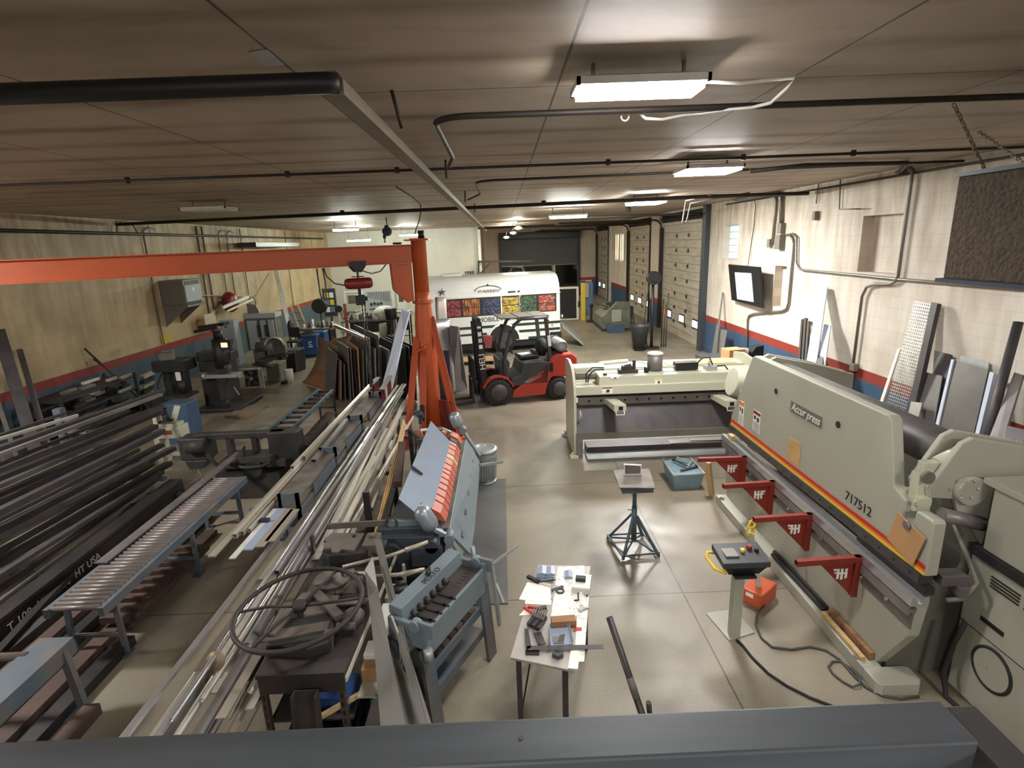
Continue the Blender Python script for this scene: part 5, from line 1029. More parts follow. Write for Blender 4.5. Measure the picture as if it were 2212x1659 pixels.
S(MB().hexa([(2.1, 19.9, 0.72), (2.1, 21.6, 0.72), (3.0, 21.4, 0.02), (2.85, 19.75, 0.02)], [(2.1, 19.9, 0.80), (2.1, 21.6, 0.80), (3.0, 21.4, 0.10), (2.85, 19.75, 0.10)]), 'loading_ramp', 'galvanised', 'grey metal loading ramp sloping to the floor from the rear of the white bus', 'ramp')
S(MB().prism([(-0.699, 18.6, 0.287), (-0.476, 18.6, 0.278), (-0.427, 18.6, 0.662), (-0.71, 18.6, 0.705)], (0, 0.3, 0)), 'red_crate', 'old_red', 'small red crate on the floor by the front side of the bus wheel', 'crate')
S(MB().box(-2.2, -0.2, 17.2, 17.9, 0.12, 0.15).box(-2.2, -2.0, 17.2, 17.9, 0, 0.12).box(-0.4, -0.2, 17.2, 17.9, 0, 0.12), 'pallet', 'wood', 'pale wooden pallet on the floor behind the forklift mast', 'pallet')
# what shows under the roller door
t = T('pickup_truck', 'white pickup cab seen through the gap under the roller door', 'truck', (1.2, 44.5, 0))
P(MB().prism([(0.3, 43.5, 0.4), (2.6, 43.5, 0.4), (2.6, 43.5, 1.25), (1.9, 43.5, 1.30), (1.6, 43.5, 1.95), (0.75, 43.5, 2.0), (0.45, 43.5, 1.35), (0.3, 43.5, 1.3)], (0, 2.0, 0)), 'cab', 'white', t, 0.03)
P(MB().prism([(0.62, 43.48, 1.38), (1.62, 43.48, 1.36), (1.5, 43.48, 1.85), (0.80, 43.48, 1.9)], (0, 0.02, 0)), 'side_glass', 'screen_bezel', t)
for x in (0.75, 2.2): P(MB().cyl((x, 43.48, 0.4), (x, 43.75, 0.4), 0.4, n=18), 'wheel', 'rubber', t)
ST(MB().box(4.4, 4.45, 47.0, 50.0, 0.2, 3.2), 'wall_bay_panel', 'door_skin')

# ================================================================ ORANGE JIB CRANE
t = T('jib_crane', 'orange jib crane: braced column with a long I-beam reaching left', 'jib crane', (-1.57, 10.75, 0))
P(MB().lathe([(0.21, 0.0), (0.205, 1.6), (0.185, 2.3), (0.15, 2.72), (0.145, 2.9)], (-1.57, 10.75, 0), 28), 'column', 'orange', t)
P(MB().lathe([(0.142, 2.9), (0.142, 3.86), (0.17, 3.87), (0.17, 3.90), (0.0, 3.90)][:4], (-1.57, 10.75, 0), 28), 'sleeve', 'orange', t)
P(MB().lathe([(0.15, 2.68), (0.20, 2.69), (0.20, 2.73), (0.15, 2.74)], (-1.57, 10.75, 0), 24), 'collar', 'orange', t)
P(MB().cyl((-1.57, 10.75, 0), (-1.57, 10.75, 0.03), 0.36, n=24).box(-1.1, -0.86, 10.33, 10.57, 0, 0.03).box(-2.1, -1.86, 9.88, 10.12, 0, 0.03).box(-1.8, -1.56, 9.9, 10.14, 0, 0.03).box(-1.27, -1.03, 11.2, 11.47, 0, 0.03), 'base_plate', 'orange', t)
bu = V((-0.903, -0.43, 0)); b0 = V((-1.70, 10.65, 0)); bn = V((0.43, -0.903, 0))
I = [(-0.10, 0.0), (0.10, 0.0), (0.10, 0.018), (0.012, 0.018), (0.012, 0.322), (0.10, 0.322), (0.10, 0.34), (-0.10, 0.34), (-0.10, 0.322), (-0.012, 0.322), (-0.012, 0.018), (-0.10, 0.018)]
P(MB().section(b0 + V((0, 0, 3.455)), b0 + bu * 7.6 + V((0, 0, 3.435)), I), 'boom', 'orange', t, label='long orange I-beam boom')
P(MB().box(-1.80, -1.35, 10.5, 10.95, 3.86, 3.885), 'top_plate', 'orange', t)
k0 = b0 + bu * 0.02
P(MB().prism([k0 + bu * 0.38 + V((0, 0, 3.45)), k0 + V((0, 0, 3.45)), k0 + V((0, 0, 2.74)), k0 + bu * 0.12 + V((0, 0, 2.74)), k0 + bu * 0.36 + V((0, 0, 2.98))], bn * 0.02), 'knee_web', 'orange', t)
P(MB().hexa([k0 + bu * 0.38 + V((0, 0, 3.45)) - bn * 0.08, k0 + bu * 0.38 + V((0, 0, 3.45)) + bn * 0.08, k0 + bu * 0.36 + V((0, 0, 2.98)) + bn * 0.08, k0 + bu * 0.36 + V((0, 0, 2.98)) - bn * 0.08], [k0 + bu * 0.40 + V((0, 0, 3.45)) - bn * 0.08, k0 + bu * 0.40 + V((0, 0, 3.45)) + bn * 0.08, k0 + bu * 0.38 + V((0, 0, 2.98)) + bn * 0.08, k0 + bu * 0.38 + V((0, 0, 2.98)) - bn * 0.08]).hexa([k0 + bu * 0.36 + V((0, 0, 2.98)) - bn * 0.08, k0 + bu * 0.36 + V((0, 0, 2.98)) + bn * 0.08, k0 + bu * 0.10 + V((0, 0, 2.74)) + bn * 0.08, k0 + bu * 0.10 + V((0, 0, 2.74)) - bn * 0.08], [k0 + bu * 0.38 + V((0, 0, 2.97)) - bn * 0.08, k0 + bu * 0.38 + V((0, 0, 2.97)) + bn * 0.08, k0 + bu * 0.12 + V((0, 0, 2.72)) + bn * 0.08, k0 + bu * 0.12 + V((0, 0, 2.72)) - bn * 0.08]), 'knee_flange', 'orange', t)
CH = [(-0.06, -0.03), (0.06, -0.03), (0.06, 0.03), (0.05, 0.03), (0.05, -0.018), (-0.05, -0.018), (-0.05, 0.03), (-0.06, 0.03)]
for a, b in (((-1.42, 10.68, 2.42), (-0.98, 10.45, 0.03)), ((-1.72, 10.62, 2.05), (-1.98, 10.0, 0.03)), ((-1.60, 10.56, 1.75), (-1.68, 10.02, 0.03)), ((-1.5, 10.92, 2.4), (-1.15, 11.35, 0.03))):
    P(MB().section(a, b, CH, (0, -1, 0.2)), 'brace', 'orange', t)
P(MB().prism([(-1.78, 10.40, 1.74), (-1.55, 10.36, 1.86), (-1.50, 10.56, 1.90), (-1.72, 10.60, 1.78)], (0, 0, 0.03)), 'brace_cap', 'orange', t)
P(MB().prism([(-1.38, 10.72, 0.03), (-1.02, 10.5, 0.03), (-1.12, 10.5, 0.75), (-1.38, 10.66, 0.75)], (0, 0.015, 0)), 'gusset', 'old_red', t, label='orange gusset plate at the foot with shade put into its colour')  # orange plate in shadow, the shadow put into a duller red
P(MB().cyl((-1.50, 10.7, 3.90), (-1.50, 10.7, 4.04), 0.06, n=14), 'rotary_plug', 'black', t)
P(MB().box(-2.0, -1.85, 10.48, 10.6, 3.80, 3.84), 'stop_block', 'black_steel', t)
P(MB().tube([b0 + bu * 0.5 + V((0, 0, 3.45)), b0 + bu * 0.62 + V((0, 0, 3.33)), b0 + bu * 0.78 + V((0, 0, 3.30)), b0 + bu * 0.92 + V((0, 0, 3.35)), b0 + bu * 1.02 + V((0, 0, 3.45))], 0.012, 6), 'festoon_cable', 'cable', t)
hp = b0 + bu * 1.03
t = T('chain_hoist', 'dark red electric chain hoist with a black trolley hanging from the orange boom', 'hoist', (hp.x, hp.y, 3.1))
for s in (1, -1):
    o = bn * 0.115 * s
    P(MB().prism([hp + o - bu * 0.15 + V((0, 0, 3.54)), hp + o + bu * 0.15 + V((0, 0, 3.54)), hp + o + bu * 0.13 + V((0, 0, 3.44)), hp + o + bu * 0.05 + V((0, 0, 3.34)), hp + o - bu * 0.05 + V((0, 0, 3.34)), hp + o - bu * 0.13 + V((0, 0, 3.44))], bn * 0.015 * s), 'trolley_plate', 'black', t)
P(MB().cyl(hp - bn * 0.13 + V((0, 0, 3.37)), hp + bn * 0.13 + V((0, 0, 3.37)), 0.02, n=8).bar(hp + V((0, 0, 3.37)), hp + V((0, 0, 3.22)), 0.03, 0.05), 'hanger_hook', 'black', t)
P(MB().lathe([(0.05, -0.25), (0.085, -0.23), (0.10, -0.18), (0.10, 0.18), (0.085, 0.23), (0.05, 0.25)], hp + V((0, 0, 3.14)), 22, Matrix((bn, V((0, 0, 1)), bu)).transposed()), 'motor_body', 'hoist_red', t)
P(MB().bar(hp - bu * 0.1 + V((0, 0, 3.26)), hp + bu * 0.12 + V((0, 0, 3.26)), 0.02), 'cable_bracket', 'black', t)
P(MB().bar(hp + V((0, 0, 3.06)), hp + V((0, 0, 2.92)), 0.05).cb(hp + V((0, 0, 2.84)), (0.17, 0.14, 0.18), 0.3).cb(hp + bn * 0.04 - bu * 0.10 + V((0, 0, 2.86)), (0.05, 0.05, 0.08), 0.3), 'chain_bag', 'black', t, 0.01)
for dx in (0.0, 0.05):
    mb = MB(); n = 44
    for i in range(n):
        z0 = 2.78 - i * (2.78 - 1.18) / n
        mb.bar(hp - bu * (0.02 + dx) + V((0, 0, z0)), hp - bu * (0.02 + dx) + V((0, 0, z0 - 0.034)), 0.026 if i % 2 else 0.012, 0.012 if i % 2 else 0.026)
    P(mb, 'load_chain', 'black_steel', t)
P(MB().tube([hp - bu * 0.05 + V((0, 0, 1.18)), hp - bu * 0.05 + V((0, 0, 1.02)), hp - bu * 0.0 + V((0, 0, 0.97)), hp + bu * 0.04 + V((0, 0, 1.02))], 0.016, 6).bar(hp - bu * 0.03 + V((0, 0, 1.18)), hp - bu * 0.03 + V((0, 0, 1.42)), 0.04), 'load_hook', 'black_steel', t)
P(MB().tube([hp + bu * 0.25 + V((0, 0, 3.12)), hp + bu * 0.42 + V((0, 0, 3.16)), hp + bu * 0.55 + V((0, 0, 3.3)), hp + bu * 0.58 + V((0, 0, 3.44))], 0.014, 6).tube([hp + bu * 0.7 + V((0, 0, 3.44)), hp + bu * 0.69 + V((0, 0, 3.0)), hp + bu * 0.66 + V((0, 0, 2.86)), hp + bu * 0.6 + V((0, 0, 2.9)), hp + bu * 0.58 + V((0, 0, 3.2)), hp + bu * 0.6 + V((0, 0, 3.44))], 0.014, 6), 'supply_cable', 'cable', t)

# ================================================================ SHEET RACK BEHIND THE CRANE
away = V((-0.47, 0.88, 0))
SH = [((-4.241, 13.6, 1.211), (-4.443, 13.6, -0.027), 'grey_steel', 1.2), ((-4.127, 13.5, 1.05), (-4.232, 13.5, 0.018), 'brown_sheet', 1.0), ((-4.054, 13.5, 0.976), (-4.126, 13.5, 0.014), 'grey_steel', 1.8), ((-3.917, 13.5, 1.382), (-3.992, 13.5, 0.057), 'strip_grey', 1.4), ((-3.849, 13.5, 1.368), (-3.91, 13.5, 0.054), 'brown_sheet', 2.2), ((-3.746, 13.4, 1.336), (-3.788, 13.4, 0.077), 'black_steel', 2.0), ((-3.648, 13.4, 1.402), (-3.716, 13.4, 0.099), 'cardboard', 1.6), ((-3.518, 13.4, 1.339), (-3.621, 13.4, 0.119), 'strip_grey', 2.0), ((-3.446, 13.4, 1.371), (-3.525, 13.4, 0.139), 'steel', 1.8), ((-3.306, 13.3, 1.625), (-3.39, 13.3, 0.21), 'steel', 2.2), ((-3.196, 13.3, 1.368), (-3.284, 13.3, 0.23), 'galvanised', 1.6), ((-3.096, 13.3, 1.697), (-3.204, 13.3, 0.226), 'grey_steel', 2.4), ((-3.048, 13.2, 1.393), (-3.111, 13.2, 0.25), 'rusty', 1.5), ((-2.84, 13.2, 1.327), (-3.002, 13.2, 0.305), 'steel', 2.4), ((-2.61, 13, 1.095), (-2.766, 13, 0.35), 'grey_steel', 0.7), ((-2.454, 13.2, 1.369), (-2.499, 13.2, 0.285), 'black_steel', 2.2), ((-2.351, 13.2, 1.388), (-2.382, 13.2, 0.316), 'dark_steel', 2.0), ((-2.214, 13.2, 1.406), (-2.275, 13.2, 0.359), 'black_steel', 2.2)]
for i, (a, b, mm, ln) in enumerate(SH):
    a, b = V(a), V(b); b.z = 0.02 if b.z < 0.4 else b.z; b.z = 0.02
    th = V((0.88, 0.47, 0)) * 0.018
    S(MB().hexa([a, b, b + away * ln, a + away * ln], [a + th, b + th, b + th + away * ln, a + th + away * ln]), 'sheet_metal', mm, ORD[i] + ' upright sheet from the left in the rack behind the chain hoist', 'sheet', 'upright sheets in the floor rack')
a0, a1, c0, c1 = V((-6.002, 15.698, 0.02)), V((-4.933, 14.596, 0.02)), V((-5.24, 15.3, 1.427)), V((-4.46, 14.5, 1.254))
def cur(u, v):
    b = lerp(a0, a1, u); tp = lerp(c0, c1, u); md = lerp(b, tp, 0.40) + V((0.34, 0.12, 0))
    p = b * (1 - v) ** 2 + md * 2 * v * (1 - v) + tp * v * v
    return p, (0.88, 0.47, 0.1)
S(MB().surf(cur, 4, 14, 0.006), 'curved_sheet', 'brown_sheet', 'large brown curved sheet flaring onto the floor at the left of the sheet rack', 'sheet')
def cur2(u, v):
    b = lerp(a0, a1, u) + V((0.03, -0.03, 0.0)); tp = lerp(c0, c1, u)
    b2 = b + (lerp(b, tp, 0.05) - b); md = lerp(b, tp, 0.40) + V((0.34, 0.12, 0))
    q = v * 0.34
    return b * (1 - q) ** 2 + md * 2 * q * (1 - q) + tp * q * q - V((0.012, 0.004, 0)), (-0.88, -0.47, 0)
S(MB().surf(lambda u, v: cur2(0.05 + u * 0.93, v), 4, 6, 0.003), 'rust_patch_sheet', 'rust_sheet', 'rust-orange strip across the foot of the large curved sheet', 'sheet')
d0, d1, e0, e1 = V((-4.765, 14.9, 1.359)), V((-3.993, 14.4, 1.576)), V((-4.465, 14.239, 0.02)), V((-4.691, 14.463, 0.02))
def cur3(u, v):
    p0 = lerp(d0, d1, u); p2 = lerp(e1, e0, u); md = lerp(p0, p2, 0.6) + V((-0.10 + 0.02 * u, 0, 0.1)) - V((0.25 * u, 0, 0))
    return p0 * (1 - v) ** 2 + md * 2 * v * (1 - v) + p2 * v * v, (0.88, 0.47, 0.1)
S(MB().surf(cur3, 5, 12, 0.006), 'curled_sheet', 'brown_sheet', 'pale brown sheet with a curled top corner behind the large curved sheet', 'sheet')
S(MB().hexa([(-4.669, 15, 1.786), (-3.345, 13.4, 1.586), (-3.351, 13.4, 1.529), (-4.656, 15, 1.684)], [(-4.674, 15.1, 1.785), (-3.346, 13.5, 1.581), (-3.352, 13.5, 1.523), (-4.66, 15.1, 1.682)]), 'rack_top_bar', 'aluminium', 'bright top edge strip lying on the tallest left sheets of the rack', 'strip')
p = [V((-2.385, 12.9, 2.346)), V((-2.219, 12.9, 2.264)), V((-2.379, 12.85, 1.808)), V((-2.679, 12.6, 0.714)), V((-2.90, 12.47, 0.02)), V((-3.12, 12.47, 0.02)), V((-2.892, 12.6, 0.768)), V((-2.626, 12.8, 1.606)), V((-2.583, 12.85, 1.838))]
S(MB().prism(p, (0.03, 0.05, 0)), 'film_coated_strip', 'blue_strip', 'long white-blue film-coated strip leaning over the sheet rack', 'strip')
for i, (q0, q1, f0, f1) in enumerate((((-3.009, 11.3, 0.829), (-2.875, 12, 0.947), (0, 0, 0), 0), ((-2.665, 11.3, 0.835), (-2.604, 12, 0.968), (0, 0, 0), 0))):
    t = T('rack_horse', ('left' if i == 0 else 'right') + ' one of two rust-red steel horses with slanted tops past the tube rack', 'steel horse', (q0[0], q0[1], 0), 'rust red horses')
    q0, q1 = V(q0), V(q1)
    P(MB().bar(q0, q1, 0.10, 0.025), 'top_plate', 'steel', t)
    P(MB().bar(lerp(q0, q1, 0.12) - V((0, 0, 0.01)), (lerp(q0, q1, 0.12).x, lerp(q0, q1, 0.12).y, 0), 0.09, 0.05, (0, 1, 0)).bar(lerp(q0, q1, 0.8) - V((0, 0, 0.01)), (lerp(q0, q1, 0.8).x, lerp(q0, q1, 0.8).y, 0), 0.09, 0.05, (0, 1, 0)), 'leg', 'old_red', t)
# bright bent sheets and tall plates right of the crane column
def roll(u, v):
    b = lerp(V((-1.744, 13.477, 0.02)), V((-1.331, 13.772, 0.02)), u); z = min(1.98, v * 2.4)
    bend = max(0.0, v - 0.72) / 0.28
    return b + V((-0.10 * bend * bend - 0.05 * v, 0.30 * bend, z - 0.16 * bend * bend)), (-0.2, -1, 0.1)
S(MB().surf(roll, 4, 18, 0.006), 'bent_sheet', 'bright_steel', 'tall shiny sheet with a rolled-over top right of the orange column', 'sheet')
S(MB().surf(lambda u, v: ((-1.80 + 0.28 * u, 14.5 + 0.1 * u + 0.3 * max(0, v - 0.75) ** 2 * 16 * 0.25, 0.02 + 2.5 * v - 1.2 * max(0, v - 0.75) ** 2), (-0.3, -1, 0.1)), 3, 14, 0.006), 'bent_sheet', 'aluminium', 'taller shiny bent sheet behind, half hidden by the orange column', 'sheet')
S(MB().hexa([(-1.368, 13.6, 1.824), (-1.152, 13.6, 1.781), (-1.203, 14.162, 0.01), (-1.453, 13.918, 0.01)], [(-1.36, 13.75, 1.802), (-1.142, 13.75, 1.759), (-1.06, 14.2, 0.01), (-1.38, 13.95, 0.01)]), 'tall_plate', 'steel', 'tall grey plate standing between the shiny sheet and the forklift forks', 'plate')
S(MB().hexa([(-1.613, 13, 1.317), (-1.358, 13, 1.307), (-1.369, 12.955, 0.01), (-1.701, 13.084, 0.01)], [(-1.614, 13.1, 1.298), (-1.357, 13.1, 1.288), (-1.38, 13.0, 0.01), (-1.78, 13.05, 0.01)]), 'navy_plate', 'navy', 'dark blue-black plate standing against the foot of the shiny sheet', 'plate')

# ================================================================ FAR WORKSHOP CORNER
t = T('far_workbench', 'long dark workbench with cluttered top in the far left corner', 'workbench', (-5.4, 22.2, 0))
P(MB().box(-6.2, -4.4, 21.8, 22.6, 0.94, 1.0), 'bench_top', 'dusty', t)
P(MB().box(-6.15, -4.45, 21.85, 22.55, 0.5, 0.94), 'drawer_bank', 'machine_black', t)
for x in (-6.1, -4.5): P(MB().box(x - 0.05, x + 0.05, 21.9, 22.5, 0, 0.5), 'leg', 'machine_black', t)
t = T('pegboard', 'grey tool pegboard with a row of wrenches shortening to the right, far corner', 'pegboard', (-6.0, 23.5, 1.2))
P(MB().box(-5.83, -4.72, 23.46, 23.5, 1.12, 2.0), 'panel', 'peg', t)
for x in (-6.05, -4.72): P(MB().box(x, x + 0.13, 23.4, 23.52, 0.0, 2.05), 'white_post', 'white', t)
for k in range(13): P(MB().bar((-5.70 + k * 0.072, 23.45, 1.94), (-5.70 + k * 0.072, 23.45, 1.74 - 0.0 - 0.018 * k), 0.02, 0.012).cyl((-5.70 + k * 0.072, 23.45, 1.94), (-5.70 + k * 0.072, 23.44, 1.94), 0.022, n=6), 'wrench', 'charcoal', t)
for k in range(4): P(MB().cyl((-5.6 + k * 0.14, 23.45, 1.46 + 0.03 * (k % 2)), (-5.6 + k * 0.14, 23.42, 1.46 + 0.03 * (k % 2)), 0.055, n=12), 'grinding_disc', 'charcoal', t)
P(MB().bar((-5.1, 23.44, 1.35), (-4.85, 23.44, 1.35), 0.03).bar((-5.7, 23.44, 1.25), (-5.45, 23.44, 1.27), 0.03), 'hand_tool', 'dusty_dark', t)
for i, (x0, x1, mm) in enumerate(((-6.7, -6.08, 'cream'), (-4.55, -4.15, 'paper'))):
    s = T('notice_board', ('yellowed framed chart left of the pegboard' if i == 0 else 'white board with a drawing right of the pegboard'), 'board', (x0, 23.6, 1.2))
    P(MB().box(x0, x1, 23.58, 23.6, 1.2, 1.98), 'sheet', mm, s)
    P(MB().box(x0 - 0.04, x0, 23.55, 23.62, 0, 2.05).box(x1, x1 + 0.04, 23.55, 23.62, 0, 2.05).box(x0, x1, 23.55, 23.6, 1.96, 2.02), 'frame', 'white', s)
    P(MB().box(x0 + 0.1, x1 - 0.1, 23.57, 23.58, 1.5, 1.85), 'drawing', 'dusty', s)
t = T('shelf_unit', 'open white-posted shelf of small tools under the framed chart, far corner', 'shelf', (-6.4, 22.9, 0))
P(MB().box(-6.8, -6.75, 22.7, 23.1, 0, 1.3).box(-6.1, -6.05, 22.7, 23.1, 0, 1.3), 'upright', 'white', t)
for z in (0.4, 0.8, 1.2): P(MB().box(-6.8, -6.05, 22.7, 23.1, z, z + 0.03), 'shelf_board', 'dusty', t)
for i in range(9):
    x = -6.1 + (i * 0.19); S(MB().cb((x, 22.0 + 0.25 * (i % 2), 1.06 + 0.02 * (i % 3)), (0.12, 0.14, 0.12 + 0.04 * (i % 3)), 0.4 * i).cyl((x, 22.0 + 0.25 * (i % 2), 1.1), (x + 0.03, 22.0 + 0.25 * (i % 2), 1.25), 0.03, n=8), 'bench_item', ('charcoal', 'plastic_wrap', 'dusty', 'rusty')[i % 4], ORD[i] + ' piece of clutter from the left on the far workbench', 'tool', 'clutter on the far workbench')
t = T('outboard_motor', 'black upright outboard motor with a white cowl beyond the sheet rack', 'outboard motor', (-4.75, 20.0, 0))
P(MB().ball((-4.352, 20.2, 1.457), (0.42, 0.32, 0.26), 14), 'cowl', 'white', t)
P(MB().cyl((-4.077, 19.9, 1.231), (-4.091, 19.9, 1.633), 0.2, 0.22, 16), 'power_head', 'black', t, 0.02)
P(MB().bar((-4.143, 19.9, 1.066), (-4.286, 19.9, 0.425), 0.16, 0.14), 'leg_housing', 'black', t, 0.02)
P(MB().prism([(-4.606, 20.1, 1.055), (-4.35, 20.1, 1.079), (-4.347, 20.1, 0.565), (-4.478, 20.1, 0.432), (-4.618, 20.1, 0.575)], (0, 0.15, 0)), 'side_panel', 'white', t, 0.02)
P(MB().box(-4.95, -4.4, 19.8, 20.3, 0.0, 0.55), 'stand', 'black_steel', t)
t = T('service_cart', 'green-framed cart with a pale slatted top beside the crane column', 'cart', (-3.9, 20.6, 0))
P(MB().cb((-3.9, 20.6, 1.42), (0.75, 0.55, 0.03)).cb((-3.9, 20.6, 0.55), (0.75, 0.55, 0.03)), 'shelf_board', 'conduit', t)
for x in (-4.25, -3.55):
    for y in (20.35, 20.85): P(MB().bar((x, y, 0), (x, y, 1.42), 0.05), 'leg', 'darkgreen', t)
P(MB().cb((-3.8, 20.6, 1.0), (0.4, 0.4, 0.5)), 'black_case', 'black', t, 0.02)
t = T('red_stand', 'tall red tool stand with a round black disc in the far corner', 'stand', (-6.2, 21.6, 0))
P(MB().bar((-6.2, 21.6, 0), (-6.2, 21.6, 1.7), 0.1, 0.1).cyl((-6.2, 21.6, 0), (-6.2, 21.6, 0.05), 0.25, n=14).bar((-6.3, 21.6, 1.1), (-6.05, 21.6, 1.35), 0.07), 'post', 'old_red', t)
P(MB().cyl((-6.45, 21.6, 1.5), (-6.45, 21.65, 1.5), 0.14, n=16).bar((-6.45, 21.62, 1.45), (-6.2, 21.62, 1.4), 0.03), 'disc', 'black', t)
t = T('poster_stand', 'yellow and white poster board standing in the far left corner', 'board', (-7.1, 23.5, 1.0))
P(MB().cb((-7.35, 23.5, 1.6), (0.55, 0.04, 1.15)), 'board', 'charcoal', t)
for k in range(6): P(MB().cb((-7.45 + 0.2 * (k % 2), 23.47, 1.9 - 0.3 * (k // 2)), (0.16, 0.02, 0.22)), 'leaflet', ('yellow', 'paper', 'steel_blue')[k % 3], t)
P(MB().cb((-7.35, 23.5, 0.5), (0.08, 0.04, 1.05)), 'post', 'charcoal', t)
t = T('stand_fan', 'tall black pedestal fan in the far left corner before the poster board', 'fan', (-7.5, 22.6, 0))
P(MB().cyl((-7.5, 22.6, 0), (-7.5, 22.6, 1.5), 0.03, n=8).cyl((-7.5, 22.6, 0), (-7.5, 22.6, 0.04), 0.25, n=16), 'pole', 'black', t)
P(MB().cyl((-7.5, 22.45, 1.55), (-7.5, 22.7, 1.55), 0.3, n=20), 'fan_head', 'black', t, 0.03)
t = T('tool_crib_bench', 'low bench crowded with small machines left of the red stand', 'bench', (-7.1, 21.0, 0))
P(MB().box(-7.7, -6.5, 20.6, 21.5, 0.82, 0.9), 'bench_top', 'dusty', t)
P(MB().box(-7.6, -7.4, 20.7, 21.4, 0, 0.82).box(-6.8, -6.6, 20.7, 21.4, 0, 0.82), 'leg', 'machine_black', t)
for i in range(10):
    x = -7.6 + i * 0.115; y = 20.8 + 0.25 * (i % 3); S(MB().cyl((x, y, 0.9), (x + 0.02, y, 1.06 + 0.06 * (i % 4)), 0.055, 0.035, 10).cb((x, y, 0.93), (0.12, 0.1, 0.06), 0.3 * i), 'shop_bottle', ('plastic_wrap', 'charcoal', 'dusty', 'white', 'rusty')[i % 5], ORD[i] + ' small can or fixture from the left on the low crowded bench', 'bottle', 'clutter on the low bench')
t = T('blue_toolbox', 'tall blue rolling tool box with a white pipe handle under the crowded bench', 'tool box', (-6.95, 20.3, 0))
P(MB().box(-7.15, -6.6, 20.0, 20.5, 0.1, 0.86), 'body', 'blue', t, 0.02)
P(MB().cyl((-7.2, 19.98, 0.1), (-7.2, 19.98, 0.8), 0.04, n=10).bar((-7.1, 19.98, 0.55), (-6.9, 19.98, 0.56), 0.025), 'handle', 'plastic_wrap', t)
for k in range(4): P(MB().box(-7.13, -6.62, 19.985, 20.0, 0.2 + 0.16 * k, 0.21 + 0.16 * k), 'drawer_line', 'navy', t)
t = T('tool_shelf', 'small wall shelf with hanging tools on the white wall above the bus', 'shelf', (-1.9, 32.9, 2.1))
c = V((-2.254, 32.9, 1.955)); P(MB().cb(c, (0.6, 0.16, 0.1)), 'board', 'dusty', t)
for k in range(4): P(MB().cyl(c + V((0.1 + 0.14 * k, -0.1, -0.2)), c + V((0.1 + 0.14 * k, -0.1, 0.22 + 0.08 * (k % 2))), 0.03, n=6).cb(c + V((0.1 + 0.14 * k, -0.1, 0.25)), (0.14, 0.05, 0.05)), 'clamp', 'black_steel', t)
S(MB().bar((-1.39, 32.8, 2.779), (1.824, 32.8, 2.688), 0.09).bar((-1.375, 32.8, 2.009), (-0.72, 32.8, 2.675), 0.07).bar((-1.411, 32.8, 1.85), (-1.361, 32.8, 2.831), 0.09), 'wall_bracket_arm', 'black_steel', 'black triangular steel bracket arm reaching right from the white wall end', 'bracket')

# ================================================================ LEFT WALL FITTINGS
WX = XL
t = T('unit_heater', 'grey unit heater on a brown sheet-metal bracket high on the left wall', 'heater', (-9.7, 16.9, 2.26))
P(MB().box(-10.05, -9.36, 16.45, 17.35, 2.32, 3.05), 'case', 'unit_grey', t, 0.015)
P(MB().box(-9.37, -9.33, 16.47, 17.33, 2.40, 2.88), 'front_panel', 'panel_grey', t, 0.01)
P(MB().box(-9.37, -9.35, 16.55, 17.28, 2.91, 3.0).box(-9.37, -9.35, 16.5, 17.3, 2.33, 2.39), 'louvre', 'black', t)
P(MB().box(-9.332, -9.325, 16.85, 16.95, 2.7, 2.8), 'rating_plate', 'paper', t)
P(MB().box(-10.06, -9.3, 16.4, 17.4, 2.26, 2.32).prism([(-10.06, 16.45, 2.26), (-9.35, 16.45, 2.26), (-10.06, 16.45, 1.70)], (0, 0.02, 0)).prism([(-10.06, 17.2, 2.26), (-9.35, 17.2, 2.26), (-10.06, 17.2, 1.70)], (0, 0.02, 0)), 'bracket', 'unit_grey', t)
S(MB().box(-10.06, -10.02, 16.04, 16.52, 1.25, 1.5), 'warning_sign', 'sign_yellow', 'small yellow sign on the left wall below the unit heater', 'sign')
s = T('notice_sheet', 'pale notice sheet with lines of writing on the left wall past the drill press', 'notice', (-9.7, 18.2, 1.4))
P(MB().box(-9.72, -9.70, 17.92, 18.62, 1.40, 1.86), 'sheet', board_mat('typed_notice', (214, 200, 178), (90, 84, 78), 30, 0.035, 0.05), s)
P(MB().box(-10.06, -9.72, 18.1, 18.4, 1.5, 1.7), 'standoff', 'wood', s)
t = T('wall_fan', 'dark red round fan with two pale slats leaning before it on the left wall', 'fan', (-9.7, 19.8, 2.0))
P(MB().cyl((-10.06, 19.8, 2.08), (-9.8, 19.8, 2.08), 0.05, n=10).lathe([(0.30, 0), (0.36, 0.08), (0.36, 0.2), (0.28, 0.34), (0.12, 0.40), (0.01, 0.41)], (-9.88, 19.8, 2.08), 24, Matrix.Rotation(PI / 2, 3, 'Y')), 'drum', 'hoist_red', t, 0.03)
P(MB().bar((-9.45, 18.7, 2.00), (-9.45, 20.7, 2.18), 0.05, 0.10).bar((-9.4, 18.85, 1.86), (-9.4, 20.9, 2.06), 0.05, 0.06), 'lamp_slats', 'white', t)
S(MB().tube([(-9.98, -2, 4.36), (-9.98, 32, 4.36)], 0.04, 8), 'wall_pipe', 'dark_conduit', 'long dark pipe running level near the top of the left wall', 'pipe')
S(MB().box(-9.9, -9.2, 21.4, 26.0, 3.95, 4.13), 'wall_duct', 'charcoal', 'dark flat duct box high on the left wall behind the orange boom', 'duct', None, 0.01)
